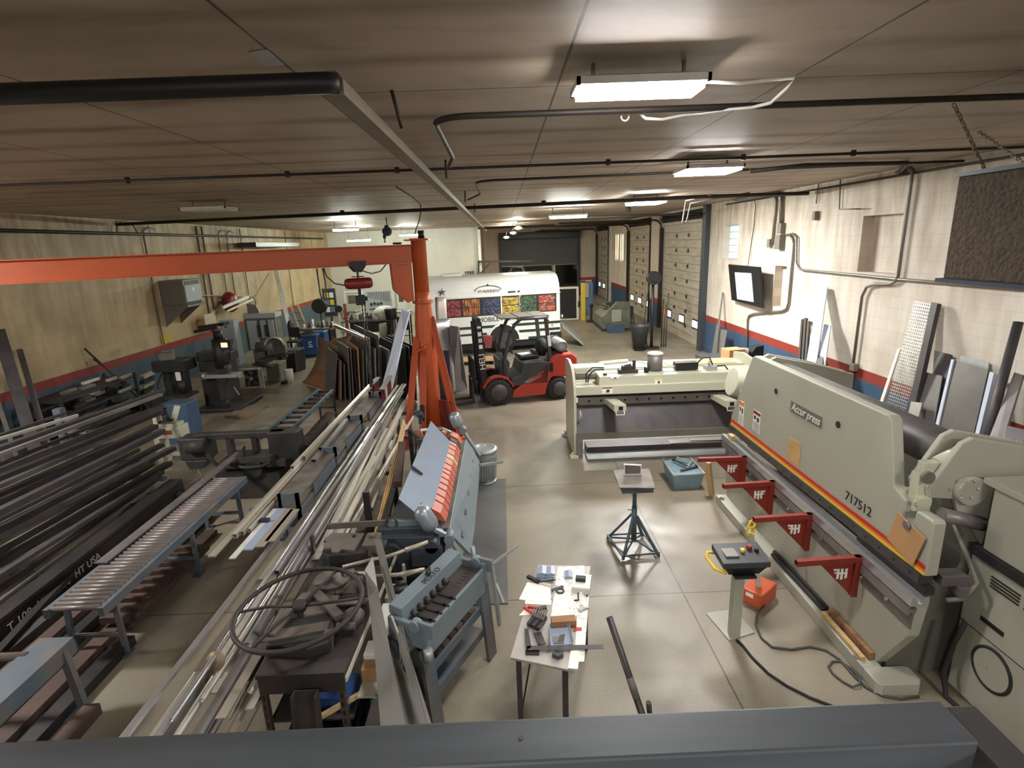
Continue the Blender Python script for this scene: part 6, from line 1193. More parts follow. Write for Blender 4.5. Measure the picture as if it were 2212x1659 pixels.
for i, (y, z0, r) in enumerate(((16.1, 1.25, 0.022), (18.9, 1.2, 0.035), (19.25, 1.9, 0.03), (20.3, 1.8, 0.02), (20.9, 2.2, 0.02), (22.0, 1.5, 0.02), (26.5, 1.2, 0.02))):
    top = [(-9.96, y + 0.5, 4.50), (-9.98, y + 0.25, 4.56), (-10.0, y, 4.45)] if i in (0, 3, 4) else [(-10.0, y, 4.66)]
    conduit(top + [(-10.02, y, z0 + 0.2), (-10.02, y, z0)], r, 'conduit' if i % 2 else 'dusty_pipe', ORD[i] + ' vertical conduit on the left wall, counted from the near end', 'conduit', 'left wall conduits')
conduit([(-9.98, 15.0, 4.36)] + [V((-9.98, 15.4, 4.4)) + V((0, -0.4 * math.cos(a), 0.28 * math.sin(a))) for a in [k * PI / 8 for k in range(9)]], 0.02, 'dusty_pipe', 'pipe loop arching over the long level pipe on the left wall', 'conduit', 'left wall conduits')
conduit([(-9.98, 17.6, 2.45), (-9.98, 18.3, 2.46), (-9.98, 21.6, 2.1), (-9.98, 22.2, 2.05), (-9.98, 22.4, 1.9), (-9.98, 22.4, 0.7)], 0.02, 'conduit', 'conduit running along the left wall from the heater past the red fan', 'conduit', 'left wall conduits')

# ================================================================ LEFT SIDE MACHINES
t = T('electrical_cabinet', 'tall pale grey electrical cabinet standing behind the milling machine', 'electrical cabinet', (-9.0, 18.0, 0))
P(MB().box(-9.25, -8.78, 17.9, 18.25, 0, 1.66), 'body', 'panel_grey', t, 0.01)
P(MB().box(-9.22, -8.81, 17.885, 17.9, 0.06, 1.6), 'door', 'panel_grey', t, 0.004)
P(MB().box(-8.92, -8.90, 17.875, 17.885, 0.9, 1.05).box(-9.08, -9.02, 17.878, 17.886, 1.42, 1.48), 'latch', 'charcoal', t)
t = T('switchgear', 'grey-green switchgear with three pale breaker doors beside the tall cabinet', 'electrical cabinet', (-8.4, 18.8, 0))
P(MB().box(-8.72, -7.7, 18.5, 19.0, 0.55, 1.75).box(-8.6, -7.8, 18.55, 18.95, 0.0, 0.55), 'frame', 'machine_green', t, 0.01)
P(MB().box(-8.72, -7.65, 18.46, 19.02, 1.62, 1.78), 'top_trunking', 'panel_grey', t, 0.008)
for k, (x0, z0) in enumerate(((-8.62, 0.58), (-8.18, 0.95), (-7.92, 1.0))): P(MB().box(x0, x0 + (0.32 if k == 0 else 0.18), 18.44, 18.5, z0, 1.55), 'breaker_door', 'panel_grey', t, 0.008)
for x in (-8.24, -8.0): P(MB().box(x - 0.05, x + 0.02, 18.42, 18.5, 1.0, 1.4), 'lever_switch', 'charcoal', t)
P(MB().cyl((-8.3, 18.4, 1.5), (-8.3, 18.44, 1.5), 0.03, n=10), 'pilot_lamp', 'yellow', t)
P(MB().prism([(-8.6, 18.6, 1.78), (-8.2, 18.6, 1.78), (-8.3, 18.6, 2.05), (-8.6, 18.6, 2.1)], (0, 0.1, 0)), 'sloped_hood', 'unit_grey', t)
t = T('ironworker', 'black square-headed drilling column with a blue-grey base box, nearest machine on the left', 'drill press', (-7.7, 12.6, 0))
P(MB().box(-8.30, -7.55, 12.7, 13.25, 1.10, 1.36), 'head', 'machine_black', t, 0.01)
P(MB().box(-8.18, -8.02, 12.85, 13.05, 0.0, 1.10).cyl((-7.66, 12.75, 0.0), (-7.66, 12.75, 0.40), 0.07, n=12), 'column', 'machine_black', t)
P(MB().box(-7.85, -7.60, 12.75, 12.95, 0.45, 1.10).cyl((-7.70, 12.72, 0.6), (-7.70, 12.72, 0.9), 0.09, n=12), 'spindle_housing', 'machine_black', t)
P(MB().box(-7.76, -7.66, 12.66, 12.70, 0.85, 1.10), 'speed_chart', 'paper', t)
P(MB().box(-7.95, -7.45, 12.4, 12.95, 0.52, 0.58), 'table', 'dusty_dark', t)
P(MB().box(-7.86, -7.5, 12.35, 13.1, 0, 0.06), 'foot', 'machine_black', t)
P(MB().cb((-8.05, 12.95, 1.45), (0.3, 0.2, 0.18), 0.3).cb((-7.98, 12.9, 1.58), (0.25, 0.12, 0.06), 0.5), 'motor', 'unit_grey', t, 0.01)
P(MB().tube([(-8.1, 12.7, 1.08), (-8.2, 12.6, 0.8), (-8.1, 12.6, 0.5), (-7.95, 12.66, 0.4), (-7.9, 12.7, 0.9)], 0.02, 6), 'cable_loop', 'rubber', t)
t = T('milling_machine', 'black vertical milling machine with a lit orange readout', 'milling machine', (-7.1, 13.5, 0))
P(MB().box(-7.55, -7.0, 13.3, 14.1, 0.0, 1.20).box(-7.6, -6.5, 12.9, 14.2, 0.0, 0.10), 'column', 'machine_black', t, 0.02)
P(MB().box(-7.6, -6.75, 13.35, 13.75, 1.20, 1.42), 'ram', 'machine_black', t, 0.02)
P(MB().cyl((-6.95, 13.3, 1.05), (-6.95, 13.3, 1.75), 0.17, n=18).cyl((-6.95, 13.3, 1.75), (-6.95, 13.3, 1.95), 0.10, n=14), 'head', 'machine_black', t)
P(MB().cyl((-6.95, 13.3, 0.95), (-6.95, 13.3, 1.06), 0.06, 0.1, 12).box(-6.85, -6.75, 13.15, 13.3, 1.0, 1.12), 'quill', 'dusty', t)
P(MB().box(-7.3, -6.52, 13.0, 13.28, 0.84, 0.93), 'work_table', 'bright_steel', t, 0.006)
P(MB().box(-7.0, -6.8, 13.0, 13.3, 0.30, 0.84).cyl((-6.9, 13.1, 0.1), (-6.9, 13.1, 0.3), 0.05, n=10), 'knee', 'machine_black', t)
P(MB().cyl((-7.3, 13.14, 0.88), (-7.42, 13.14, 0.88), 0.10, n=16).bar((-6.52, 13.14, 0.88), (-6.45, 13.14, 0.88), 0.12).bar((-6.6, 12.95, 0.62), (-6.45, 12.85, 0.45), 0.03), 'handwheel', 'bright_steel', t)
P(MB().cb((-6.85, 13.1, 1.0), (0.3, 0.14, 0.10)), 'vice', 'dusty_dark', t, 0.01)
d = P(MB().box(-6.86, -6.6, 13.14, 13.22, 1.50, 1.74), 'readout', 'machine_black', t, 0.006)
P(MB().box(-6.83, -6.68, 13.132, 13.142, 1.57, 1.68), 'readout_screen', 'dro', d, 0, 'glowing orange readout')
P(MB().bar((-6.74, 13.2, 1.62), (-6.9, 13.4, 1.5), 0.04).bar((-7.5, 13.3, 1.95), (-6.9, 13.25, 2.05), 0.05, 0.08), 'readout_arm', 'machine_black', t)
S(MB().prism([(-7.2, 13.9, 2.05), (-6.6, 13.7, 2.12), (-6.55, 13.85, 2.14), (-7.2, 14.1, 2.1)], (0, 0, 0.05)).box if False else MB().bar((-7.75, 14.1, 1.95), (-7.0, 13.9, 2.05), 0.2, 0.08).bar((-7.4, 14.0, 1.0), (-7.4, 14.0, 1.95), 0.06), 'swing_shelf', 'machine_black', 'dark swing-out shelf above the milling machine', 'shelf')
S(MB().prism([(-6.67, 12.49, 0), (-6.04, 12.30, 0), (-6.0, 13.28, 0), (-6.6, 13.36, 0)], (0, 0, 0.05)), 'floor_platform', 'brown_sheet', 'low brown wooden platform on the floor before the milling machine', 'platform')
S(MB().box(-7.95, -7.2, 11.2, 12.2, 0.0, 0.02).box(-7.9, -7.4, 11.3, 11.5, 0.02, 0.06), 'floor_guard', 'machine_black', 'thin black frame lying on the floor left of the band saw beam', 'frame')
S(MB().box(-7.05, -6.5, 10.75, 11.2, 0.0, 0.84), 'base_cabinet', 'box_blue', 'faded blue machine cabinet behind the white cold saw', 'cabinet', None, 0.015)
t = T('cold_saw', 'small cream cold saw on an arched leg stand by the dark bar rack', 'saw', (-6.25, 9.7, 0))
P(MB().box(-6.52, -6.0, 9.62, 9.9, 0.50, 0.72), 'cabinet_top', 'cream', t, 0.012)
P(MB().box(-6.52, -6.42, 9.62, 9.9, 0.0, 0.5).box(-6.08, -6.0, 9.62, 9.9, 0.2, 0.5).box(-6.52, -6.0, 9.62, 9.72, 0.16, 0.22), 'leg', 'cream', t, 0.006)
P(MB().box(-6.45, -6.05, 9.66, 9.86, 0.72, 0.78).box(-6.48, -6.40, 9.64, 9.8, 0.78, 1.0).bar((-6.15, 9.7, 0.8), (-6.05, 9.75, 1.08), 0.12, 0.10), 'vice_and_arm', 'cream', t, 0.008)
P(MB().cyl((-6.3, 9.68, 0.90), (-6.22, 9.72, 0.92), 0.10, n=16).bar((-6.35, 9.62, 0.82), (-6.1, 9.62, 0.86), 0.05).bar((-6.28, 9.6, 0.96), (-6.18, 9.62, 1.1), 0.04), 'blade_guard', 'dusty_dark', t)
P(MB().box(-6.32, -6.16, 9.612, 9.62, 0.58, 0.66), 'name_badge', 'old_red', t)
t = T('disc_grinder', 'grey-green disc grinder with a tilted work table on the left', 'disc grinder', (-7.0, 16.0, 0))
P(MB().prism([(-7.1, 15.95, 0.55), (-6.7, 15.95, 0.55), (-6.62, 15.95, 0.9), (-6.7, 15.95, 0.2), (-6.75, 15.95, 0.0), (-7.1, 15.95, 0.0)][:2] + [(-6.75, 15.95, 0.0), (-7.1, 15.95, 0.0)], (0, 0.6, 0)), 'pedestal', 'machine_green', t, 0.02)
P(MB().prism([(-6.75 + 0.3 * math.cos(a), 15.95, 1.02 + 0.32 * math.sin(a)) for a in [k * PI / 14 for k in range(15)]] + [(-7.05, 15.95, 0.75), (-6.45, 15.95, 0.75)], (0, 0.14, 0)), 'disc_guard', 'machine_green', t, 0.008)
P(MB().tube([(-6.75 + 0.3 * math.cos(a), 15.93, 1.02 + 0.32 * math.sin(a)) for a in [0.3 + k * PI / 16 for k in range(14)]], 0.025, 6), 'guard_rim', 'fixture_white', t)
P(MB().cyl((-7.3, 16.05, 1.05), (-6.8, 16.05, 1.05), 0.16, n=16).box(-7.32, -7.0, 15.95, 16.2, 0.7, 1.0), 'motor', 'machine_green', t)
P(MB().prism([(-7.15, 15.7, 0.74), (-6.1, 15.75, 0.86), (-6.15, 16.0, 0.90), (-7.0, 15.95, 0.78)], (0, 0, 0.03)).prism([(-7.35, 15.65, 0.60), (-6.75, 15.6, 0.50), (-6.8, 15.9, 0.5), (-7.3, 15.9, 0.62)], (0, 0, 0.03)), 'work_table', 'dusty_dark', t)
P(MB().box(-6.62, -6.5, 15.7, 15.95, 0.0, 0.06).cyl((-6.5, 15.7, 0.05), (-6.45, 15.7, 0.05), 0.05, n=10), 'caster', 'rubber', t)
S(MB().cyl((-6.42, 15.9, 0.0), (-6.42, 15.9, 0.38), 0.10, 0.12, 14), 'pail', 'plastic_wrap', 'white pail on the floor right of the disc grinder', 'pail')
t = T('box_fan', 'square white-rimmed box fan on the floor in front of the disc grinder', 'box fan', (-7.27, 15.0, 0))
fx, fy = -7.25, 15.3
P(MB().bar((fx - 0.27, fy, 0.03), (fx + 0.27, fy, 0.03), 0.14, 0.05).bar((fx - 0.27, fy, 0.55), (fx + 0.27, fy, 0.57), 0.14, 0.05).bar((fx - 0.27, fy, 0.0), (fx - 0.27, fy, 0.58), 0.14, 0.05, (0, 1, 0)).bar((fx + 0.27, fy, 0.0), (fx + 0.27, fy, 0.58), 0.14, 0.05, (0, 1, 0)), 'rim', 'plastic_wrap', t, 0.012)
P(MB().cb((fx, fy + 0.04, 0.29), (0.5, 0.02, 0.5)), 'back_grille', 'charcoal', t)
for k in range(5):
    a = k * 2 * PI / 5 + 0.3; c, s_ = math.cos(a), math.sin(a)
    P(MB().prism([(fx + 0.05 * c, fy, 0.29 + 0.05 * s_), (fx + 0.22 * c - 0.08 * s_, fy - 0.02, 0.29 + 0.22 * s_ + 0.08 * c), (fx + 0.23 * c, fy, 0.29 + 0.23 * s_), (fx + 0.17 * c + 0.06 * s_, fy + 0.02, 0.29 + 0.17 * s_ - 0.06 * c)], (0, 0.008, 0)), 'blade', 'conduit', t)
P(MB().cyl((fx, fy - 0.05, 0.29), (fx, fy, 0.29), 0.055, n=14), 'hub', 'plastic_wrap', t)
t = T('black_bin', 'black square lidded bin between the disc grinder and the blue welder', 'bin', (-6.95, 17.5, 0))
P(MB().hexa([(-7.25, 17.25, 0), (-6.7, 17.2, 0), (-6.55, 17.65, 0), (-7.1, 17.75, 0)], [(-7.27, 17.25, 0.68), (-6.68, 17.2, 0.68), (-6.5, 17.68, 0.68), (-7.1, 17.78, 0.68)]), 'tub', 'black', t, 0.015)
P(MB().cb((-6.9, 17.47, 0.70), (0.7, 0.55, 0.04), -0.05), 'lid', 'charcoal', t, 0.01)
P(MB().box(-7.1, -6.95, 17.205, 17.222, 0.42, 0.52), 'paper_label', 'conduit', t)
t = T('welder', 'blue wheeled welding cart with a white round logo', 'welder', (-7.1, 19.9, 0))
P(MB().box(-7.46, -6.78, 19.6, 20.2, 0.1, 0.76), 'body', 'blue', t, 0.02)
P(MB().box(-7.5, -6.75, 19.55, 20.25, 0.76, 0.83), 'top', 'box_blue', t, 0.01)
P(MB().tube([(-7.0 + 0.06 * math.cos(a), 19.59, 0.52 + 0.06 * math.sin(a)) for a in [0.6 + k * 5.2 / 10 for k in range(11)]], 0.015, 5).box(-7.08, -6.92, 19.585, 19.6, 0.38, 0.42), 'logo', 'paper', t)
P(MB().cyl((-7.48, 19.6, 0.13), (-7.52, 19.72, 0.13), 0.14, n=18).cyl((-7.48, 20.1, 0.13), (-7.52, 20.2, 0.13), 0.14, n=18), 'wheel', 'rubber', t)
P(MB().box(-7.44, -6.8, 19.592, 19.6, 0.33, 0.34), 'seam', 'navy', t)
S(MB().tube([(-7.3, 19.7, 0.87), (-7.0, 19.75, 0.87), (-6.9, 19.9, 0.88), (-7.1, 20.0, 0.9), (-7.3, 19.9, 0.87)], 0.035, 6, True), 'welding_lead', 'rubber', 'coiled black welding lead on top of the blue welding cart', 'cable')
t = T('gas_cylinder', 'tall grey gas cylinder left of the blue welding cart', 'gas cylinder', (-8.0, 20.6, 0))
P(MB().lathe([(0.12, 0), (0.125, 0.05), (0.125, 1.10), (0.09, 1.22), (0.04, 1.26)], (-8.0, 20.6, 0), 16), 'shell', 'charcoal', t)
P(MB().cyl((-8.0, 20.6, 1.25), (-8.0, 20.6, 1.36), 0.03, n=8).cb((-8.0, 20.6, 1.33), (0.12, 0.04, 0.04)), 'valve', 'galvanised', t)
S(MB().rtube((-7.50, 19.5, 0.02), (-9.85, 24.5, 2.95), 0.16, 0.07), 'leaning_channel', 'plastic_wrap', 'long pale channel leaning from the blue welding cart up the left wall', 'channel')
t = T('leaning_ladder', 'wooden and green step ladder leaning at the left wall behind the welder', 'ladder', (-8.2, 22.2, 0))
P(MB().bar((-8.15, 22.2, 0.02), (-9.2, 24.0, 1.5), 0.08, 0.03).bar((-7.75, 22.1, 0.02), (-8.9, 24.0, 1.5), 0.08, 0.03), 'rail', 'wood', t)
for k in range(4): P(MB().bar(lerp((-8.15, 22.2, 0.02), (-9.2, 24.0, 1.5), 0.2 + k * 0.2), lerp((-7.75, 22.1, 0.02), (-8.9, 24.0, 1.5), 0.2 + k * 0.2), 0.06, 0.03), 'rung', 'machine_green', t)
t = T('shop_chair', 'dark stool with a backrest between the disc grinder and the gas cylinder', 'stool', (-7.6, 18.6, 0))
P(MB().box(-7.45, -7.05, 18.6, 19.0, 0.72, 0.78).box(-7.42, -7.1, 18.98, 19.02, 0.85, 1.2), 'seat', 'machine_black', t, 0.01)
for x in (-7.42, -7.08):
    for y in (18.63, 18.97): P(MB().bar((x, y, 0), (x, y, 0.72 if y < 18.9 else 1.0), 0.03), 'leg', 'machine_black', t)
S(MB().bar((-8.6, 20.8, 0.02), (-9.4, 21.2, 1.45), 0.08).cb((-9.3, 21.15, 1.40), (0.3, 0.25, 0.3), 0.3), 'wall_sander', 'navy', 'dark blue upright tool leaning on the left wall past the switchgear', 'tool')

# shelf of offcuts and leaning stock against the left wall
t = T('offcut_rack', 'low cluttered shelf rack of metal offcuts along the left wall', 'rack', (-9.6, 12.1, 0))
for z in (0.25, 0.62, 0.92): P(MB().box(-9.95, -9.15, 10.95, 13.4, z - 0.02, z), 'shelf_board', 'dusty_dark', t)
for y in (11.0, 13.35):
    for x in (-9.92, -9.18): P(MB().bar((x, y, 0), (x, y, 1.0), 0.05), 'upright', 'machine_black', t)
for i in range(22):
    z = (0.25, 0.62, 0.92)[i % 3]; x = -9.2 - 0.10 * (i % 5) - 0.05; y = 11.1 + (i * 0.37) % 2.0; l = 0.3 + 0.1 * (i % 4)
    S(MB().bar((x, y, z + 0.035 + 0.05 * (i // 12)), (x - 0.05 + 0.03 * (i % 3), y + l, z + 0.035 + 0.05 * (i // 12)), 0.07, 0.06), 'metal_offcut', ('aluminium', 'dusty_dark', 'steel', 'dusty', 'plastic_wrap')[i % 5], ORD[i] + ' offcut in the low rack on the left wall, counted from its near end upward', 'offcut', 'offcuts in the low rack')
for i in range(5): S(MB().bar((-9.25, 13.55 + 0.04 * i, 0.30 + 0.12 * i), (-9.35, 14.1 + 0.05 * i, 0.30 + 0.12 * i), 0.12, 0.08), 'metal_offcut', 'aluminium' if i % 2 == 0 else 'machine_black', ORD[i] + ' block up in the small stack past the offcut rack', 'offcut', 'small stack past the offcut rack')
S(MB().box(-9.6, -9.0, 13.5, 14.3, 0.0, 0.26), 'low_crate', 'machine_black', 'low dark crate under the small stack past the offcut rack', 'crate')
LS = [((-9.95, 10.9, 2.45), (-8.95, 9.9, 0.02), 0.20, 0.10, 'dark_steel'), ((-9.95, 11.25, 2.0), (-9.0, 10.25, 0.02), 0.10, 0.05, 'grey_steel'), ((-9.95, 10.45, 1.75), (-9.15, 9.7, 0.02), 0.07, 0.05, 'dusty'), ((-9.95, 10.2, 1.5), (-9.2, 9.4, 0.02), 0.15, 0.03, 'dark_steel'), ((-9.98, 9.9, 2.2), (-9.0, 8.9, 0.02), 0.14, 0.06, 'dark_steel'), ((-9.98, 9.5, 1.9), (-9.1, 8.5, 0.02), 0.12, 0.06, 'black_steel'), ((-9.98, 13.0, 1.70), (-9.08, 13.5, 0.02), 0.04, 0.04, 'rusty'), ((-9.98, 13.2, 1.4), (-9.05, 13.75, 0.02), 0.05, 0.04, 'old_red')]
for i, (a, b, w_, h_, mm) in enumerate(LS): S(MB().bar(a, b, w_, h_), 'leaning_bar', mm, ('broad dark beam leaning on the left wall at the edge of the view', 'grey flat leaning right behind the broad dark beam', 'dusty strip leaning left of the broad dark beam', 'dark flat leaning left of the dusty strip', 'dark bar leaning at the very left edge, nearer one', 'short black bar leaning at the very left edge, nearest one', 'thin rusty rod leaning over the offcut rack', 'dull red bar leaning beside the thin rusty rod')[i], 'bar', 'bars leaning on the left wall')

# ================================================================ CANTILEVER RACK OF DARK BARS
t = T('bar_rack', 'stepped cantilever rack under the dark steel bars at the left', 'rack', (-6.9, 5.8, 0))
u = V((0.218, 0.976, 0)); wv = V((0.976, -0.218, 0)); r0 = V((-7.75, 6.0, 0))
for k in (-2.2, 0.4, 2.6):
    b = r0 + u * k
    P(MB().bar(b, b + V((0, 0, 1.45)), 0.12, 0.12), 'upright', 'rack_grey', t)
    for z, l in ((0.10, 2.05), (0.36, 1.75), (0.62, 1.45), (0.86, 1.15), (1.10, 0.8), (1.30, 0.5)): P(MB().bar(b + V((0, 0, z - 0.03)), b + wv * l + V((0, 0, z - 0.03)), 0.08, 0.05), 'arm', 'rack_grey', t)
BR = [((-8.02, 4.45, 1.34), (-6.86, 8.48, 1.34), 0.05, 0.04, 'aluminium'), ((-7.69, 4.39, 1.36), (-7.11, 8.55, 1.36), 0.05, 0.04, 'dark_steel'), ((-7.01, 5.73, 1.34), (-6.36, 9.88, 1.34), 0.1, 0.06, 'dark_steel'), ((-6.75, 5.47, 1.34), (-6.22, 9.63, 1.34), 0.06, 0.05, 'steel'), ((-6.88, 5.16, 1.14), (-6.65, 9.35, 1.14), 0.05, 0.04, 'black_steel'), ((-6.78, 5.41, 1.14), (-6.20, 9.57, 1.14), 0.09, 0.06, 'dark_steel'), ((-6.58, 5.05, 1.14), (-5.99, 9.21, 1.14), 0.1, 0.06, 'black_steel'), ((-6.90, 4.90, 0.90), (-6.48, 9.08, 0.90), 0.06, 0.06, 'grey_steel'), ((-6.80, 4.15, 0.90), (-6.27, 8.31, 0.90), 0.08, 0.05, 'black_steel'), ((-6.39, 4.94, 0.90), (-6.11, 9.13, 0.90), 0.12, 0.08, 'black_steel'), ((-6.14, 4.67, 0.90), (-5.82, 8.86, 0.90), 0.1, 0.08, 'dark_steel'), ((-6.53, 4.45, 0.66), (-6.12, 8.63, 0.66), 0.06, 0.05, 'dark_steel'), ((-6.30, 4.66, 0.66), (-5.87, 8.84, 0.66), 0.1, 0.06, 'black_steel'), ((-6.20, 4.50, 0.66), (-5.56, 8.65, 0.66), 0.1, 0.07, 'dark_steel'), ((-6.54, 4.29, 0.40), (-6.07, 8.46, 0.40), 0.06, 0.05, 'grey_steel'), ((-6.25, 4.44, 0.40), (-5.94, 8.62, 0.40), 0.08, 0.05, 'black_steel'), ((-6.03, 4.45, 0.40), (-5.68, 8.64, 0.40), 0.12, 0.07, 'black_steel'), ((-5.75, 4.07, 0.40), (-5.57, 8.26, 0.40), 0.08, 0.05, 'dark_steel'), ((-5.86, 4.41, 0.14), (-5.92, 8.61, 0.14), 0.08, 0.05, 'black_steel'), ((-5.63, 4.07, 0.14), (-5.78, 8.27, 0.14), 0.03, 0.03, 'steel'), ((-4.73, 3.57, 0.14), (-5.68, 7.66, 0.14), 0.08, 0.06, 'black_steel')]
seen = {}
for i, (a, b, w_, h_, mm) in enumerate(BR):
    a, b = V(a), V(b); k = seen.get(round(a.z, 2), 0); seen[round(a.z, 2)] = k + 1
    S(MB().rtube(a, b, w_, h_, 0.006) if i % 3 else MB().bar(a, b, w_, h_), 'steel_bar', mm, ORD[i] + ' long steel bar on the left cantilever rack, counted from the wall side outward', 'steel bar', 'bars on the cantilever rack')
t = T('floor_channel', 'heavy dark channel with white stencilled letters on the floor beside the roller conveyor', 'steel beam', (-5.37, 6.0, 0))
P(MB().section((-5.24, 2.6, 0.1), (-5.40, 8.3, 0.1), [(-0.10, -0.10), (0.10, -0.10), (0.10, 0.10), (0.085, 0.10), (0.085, -0.08), (-0.085, -0.08), (-0.085, 0.10), (-0.10, 0.10)]), 'web', 'black_steel', t)
P(MB().section((-5.24, 2.6, 0.24), (-5.40, 8.3, 0.24), [(-0.10, -0.03), (0.10, -0.03), (0.10, 0.02), (-0.10, 0.02)]), 'top_flange', 'black_steel', t)
text('stencil', 'T 108  HT A500  HT USA', 0.13, (-5.215, 5.6, 0.11), (-0.03, 1, 0), (0, 0, 1), 'white', t, 0.002)
for i, (x, y0, y1, w_, h_, mm) in enumerate(((-4.95, 3.0, 6.6, 0.10, 0.12, 'dark_steel'), (-4.72, 2.6, 5.9, 0.14, 0.10, 'rusty'), (-4.45, 2.4, 7.4, 0.12, 0.12, 'black_steel'), (-4.15, 2.2, 6.9, 0.16, 0.08, 'rusty'), (-3.88, 2.4, 4.75, 0.14, 0.10, 'black_steel'), (-3.62, 1.9, 3.9, 0.13, 0.10, 'rusty'))):
    S(MB().box(x - w_ / 2, x + w_ / 2, y0, y1, 0, h_), 'floor_beam', mm, ORD[i] + ' long beam lying on the floor under the conveyors, counted from the bar rack', 'steel beam', 'beams under the conveyors')
t = T('rib_plate', 'rust-brown ribbed casting lying under the long roller conveyor', 'casting', (-4.05, 5.2, 0.12))
P(MB().box(-4.25, -3.85, 4.9, 6.3, 0.13, 0.2), 'plate', 'rusty', t)
for k in range(8): P(MB().box(-4.2, -3.88, 4.98 + k * 0.165, 5.02 + k * 0.165, 0.2, 0.25), 'rib', 'rusty', t)
# roller conveyors
def conveyor(x0, x1, y0, y1, z, legs, label, n):
    t = T('roller_conveyor', label, 'conveyor', ((x0 + x1) / 2, (y0 + y1) / 2, 0), 'roller conveyors')
    for x in (x0, x1): P(MB().section((x, y0, z - 0.03), (x, y1, z - 0.03), [(-0.025, -0.045), (0.025, -0.045), (0.025, 0.045), (-0.025, 0.045)]), 'side_rail', 'rack_grey', t)
    for k in range(n):
        y = y0 + 0.04 + (y1 - y0 - 0.08) * k / (n - 1)
        P(MB().cyl((x0 + 0.02, y, z), (x1 - 0.02, y, z), 0.027, n=10), 'roller', 'roller_steel', t)
    for y in legs:
        for x in (x0 + 0.02, x1 - 0.02): P(MB().bar((x, y, z - 0.06), (x + (0.02 if x > (x0 + x1) / 2 else -0.02), y - 0.02, 0.0), 0.05, 0.03, (0, 1, 0)).box(x - 0.05, x + 0.05, y - 0.08, y + 0.06, 0.0, 0.012), 'leg', 'rack_grey', t)
        P(MB().bar((x0, y, 0.22), (x1, y, 0.22), 0.04, 0.03), 'cross_brace', 'rack_grey', t)
conveyor(-4.30, -3.80, 4.42, 7.35, 0.64, (4.62, 5.95, 7.1), 'long grey roller conveyor feeding the band saw', 44)
t2 = T('stub_conveyor', 'nearer wide-railed conveyor with two bare pipes, cut off by the left edge', 'conveyor', (-4.0, 3.3, 0))
P(MB().box(-4.05, -3.76, 2.2, 4.05, 0.60, 0.65).box(-3.80, -3.76, 2.2, 4.05, 0.50, 0.60), 'wide_rail', 'rack_grey', t2, 0.003)
for y in (3.86, 3.52, 3.1): P(MB().cyl((-4.95, y, 0.63), (-4.0, y, 0.63), 0.035, n=10), 'roller_pipe', 'dusty', t2)
P(MB().bar((-3.78, 3.94, 0.6), (-3.70, 3.91, 0.0), 0.06, 0.05, (0, 1, 0)).box(-3.95, -3.68, 3.8, 3.98, 0, 0.015), 'leg', 'rack_grey', t2)
P(MB().bar((-4.9, 3.94, 0.6), (-4.95, 3.91, 0.0), 0.06, 0.05, (0, 1, 0)), 'leg', 'rack_grey', t2)
S(MB().box(-4.36, -4.24, 5.15, 8.3, 0.67, 0.685), 'flat_strip', 'grey_steel', 'long pinkish flat strip lying along the left rail of the long conveyor', 'flat bar')
# band saw with its outfeed ladder
t = T('band_saw', 'black horizontal band saw spanning behind the long roller conveyor', 'band saw', (-4.2, 8.3, 0))
P(MB().box(-4.95, -3.55, 8.22, 8.36, 0.92, 1.02), 'bow', 'machine_black', t, 0.01)
P(MB().box(-3.78, -3.30, 8.16, 8.42, 0.58, 1.02), 'drive_wheel_box', 'machine_black', t, 0.015)
P(MB().box(-5.16, -4.72, 8.14, 8.44, 0.62, 0.98).prism([(-5.12, 8.14, 0.62), (-4.75, 8.14, 0.62), (-4.8, 8.14, 0.50), (-5.05, 8.14, 0.46)], (0, 0.25, 0)), 'idler_wheel_box', 'machine_black', t, 0.015)
P(MB().cyl((-5.0, 8.10, 0.86), (-4.72, 8.10, 0.88), 0.10, n=16), 'motor', 'dusty_dark', t)
for x in (-4.42, -4.02): P(MB().box(x - 0.04, x + 0.04, 8.22, 8.34, 0.62, 0.94), 'guide_post', 'machine_black', t)
P(MB().box(-4.55, -3.5, 8.05, 8.6, 0.50, 0.60).box(-4.2, -3.7, 8.0, 8.2, 0.60, 0.68), 'vice_table', 'dusty_dark', t)
P(MB().box(-4.6, -3.6, 8.0, 8.6, 0.0, 0.42), 'base', 'machine_black', t)
P(MB().cyl((-3.98, 7.95, 0.5), (-3.98, 8.06, 0.5), 0.14, n=18).tube([(-4.3, 7.96, 0.6), (-4.1, 7.92, 0.56), (-3.85, 7.95, 0.55), (-3.7, 8.0, 0.6)], 0.03, 6), 'handwheel', 'machine_black', t)
P(MB().bar((-4.80, 8.12, 0.86), (-4.58, 8.1, 0.52), 0.04, 0.04).prism([(-4.25, 8.02, 0.70), (-4.12, 8.02, 0.70), (-4.1, 8.02, 0.86)], (0, 0.08, 0)), 'swing_arm', 'dusty_dark', t)
P(MB().tube([(-4.9, 8.1, 0.48), (-4.84, 8.08, 0.36), (-4.75, 8.06, 0.24)], 0.012, 5).cyl((-4.78, 8.07, 0.26), (-4.74, 8.05, 0.16), 0.03, n=8), 'return_spring', 'dusty', t)
t = T('outfeed_ladder', 'dark ladder-like outfeed table with nine bars beyond the band saw', 'outfeed table', (-4.05, 10.6, 0))
for a, b in (((-4.26, 8.9, 0.68), (-4.26, 12.1, 0.68)), ((-3.84, 8.9, 0.68), (-3.92, 12.0, 0.68))): P(MB().bar(a, b, 0.05, 0.07), 'rail', 'stand_green', t)
for k in range(10): P(MB().cyl((-4.25, 9.15 + k * 0.315, 0.67), (-3.86, 9.15 + k * 0.315, 0.67), 0.025, n=8), 'bar', 'black_steel', t)
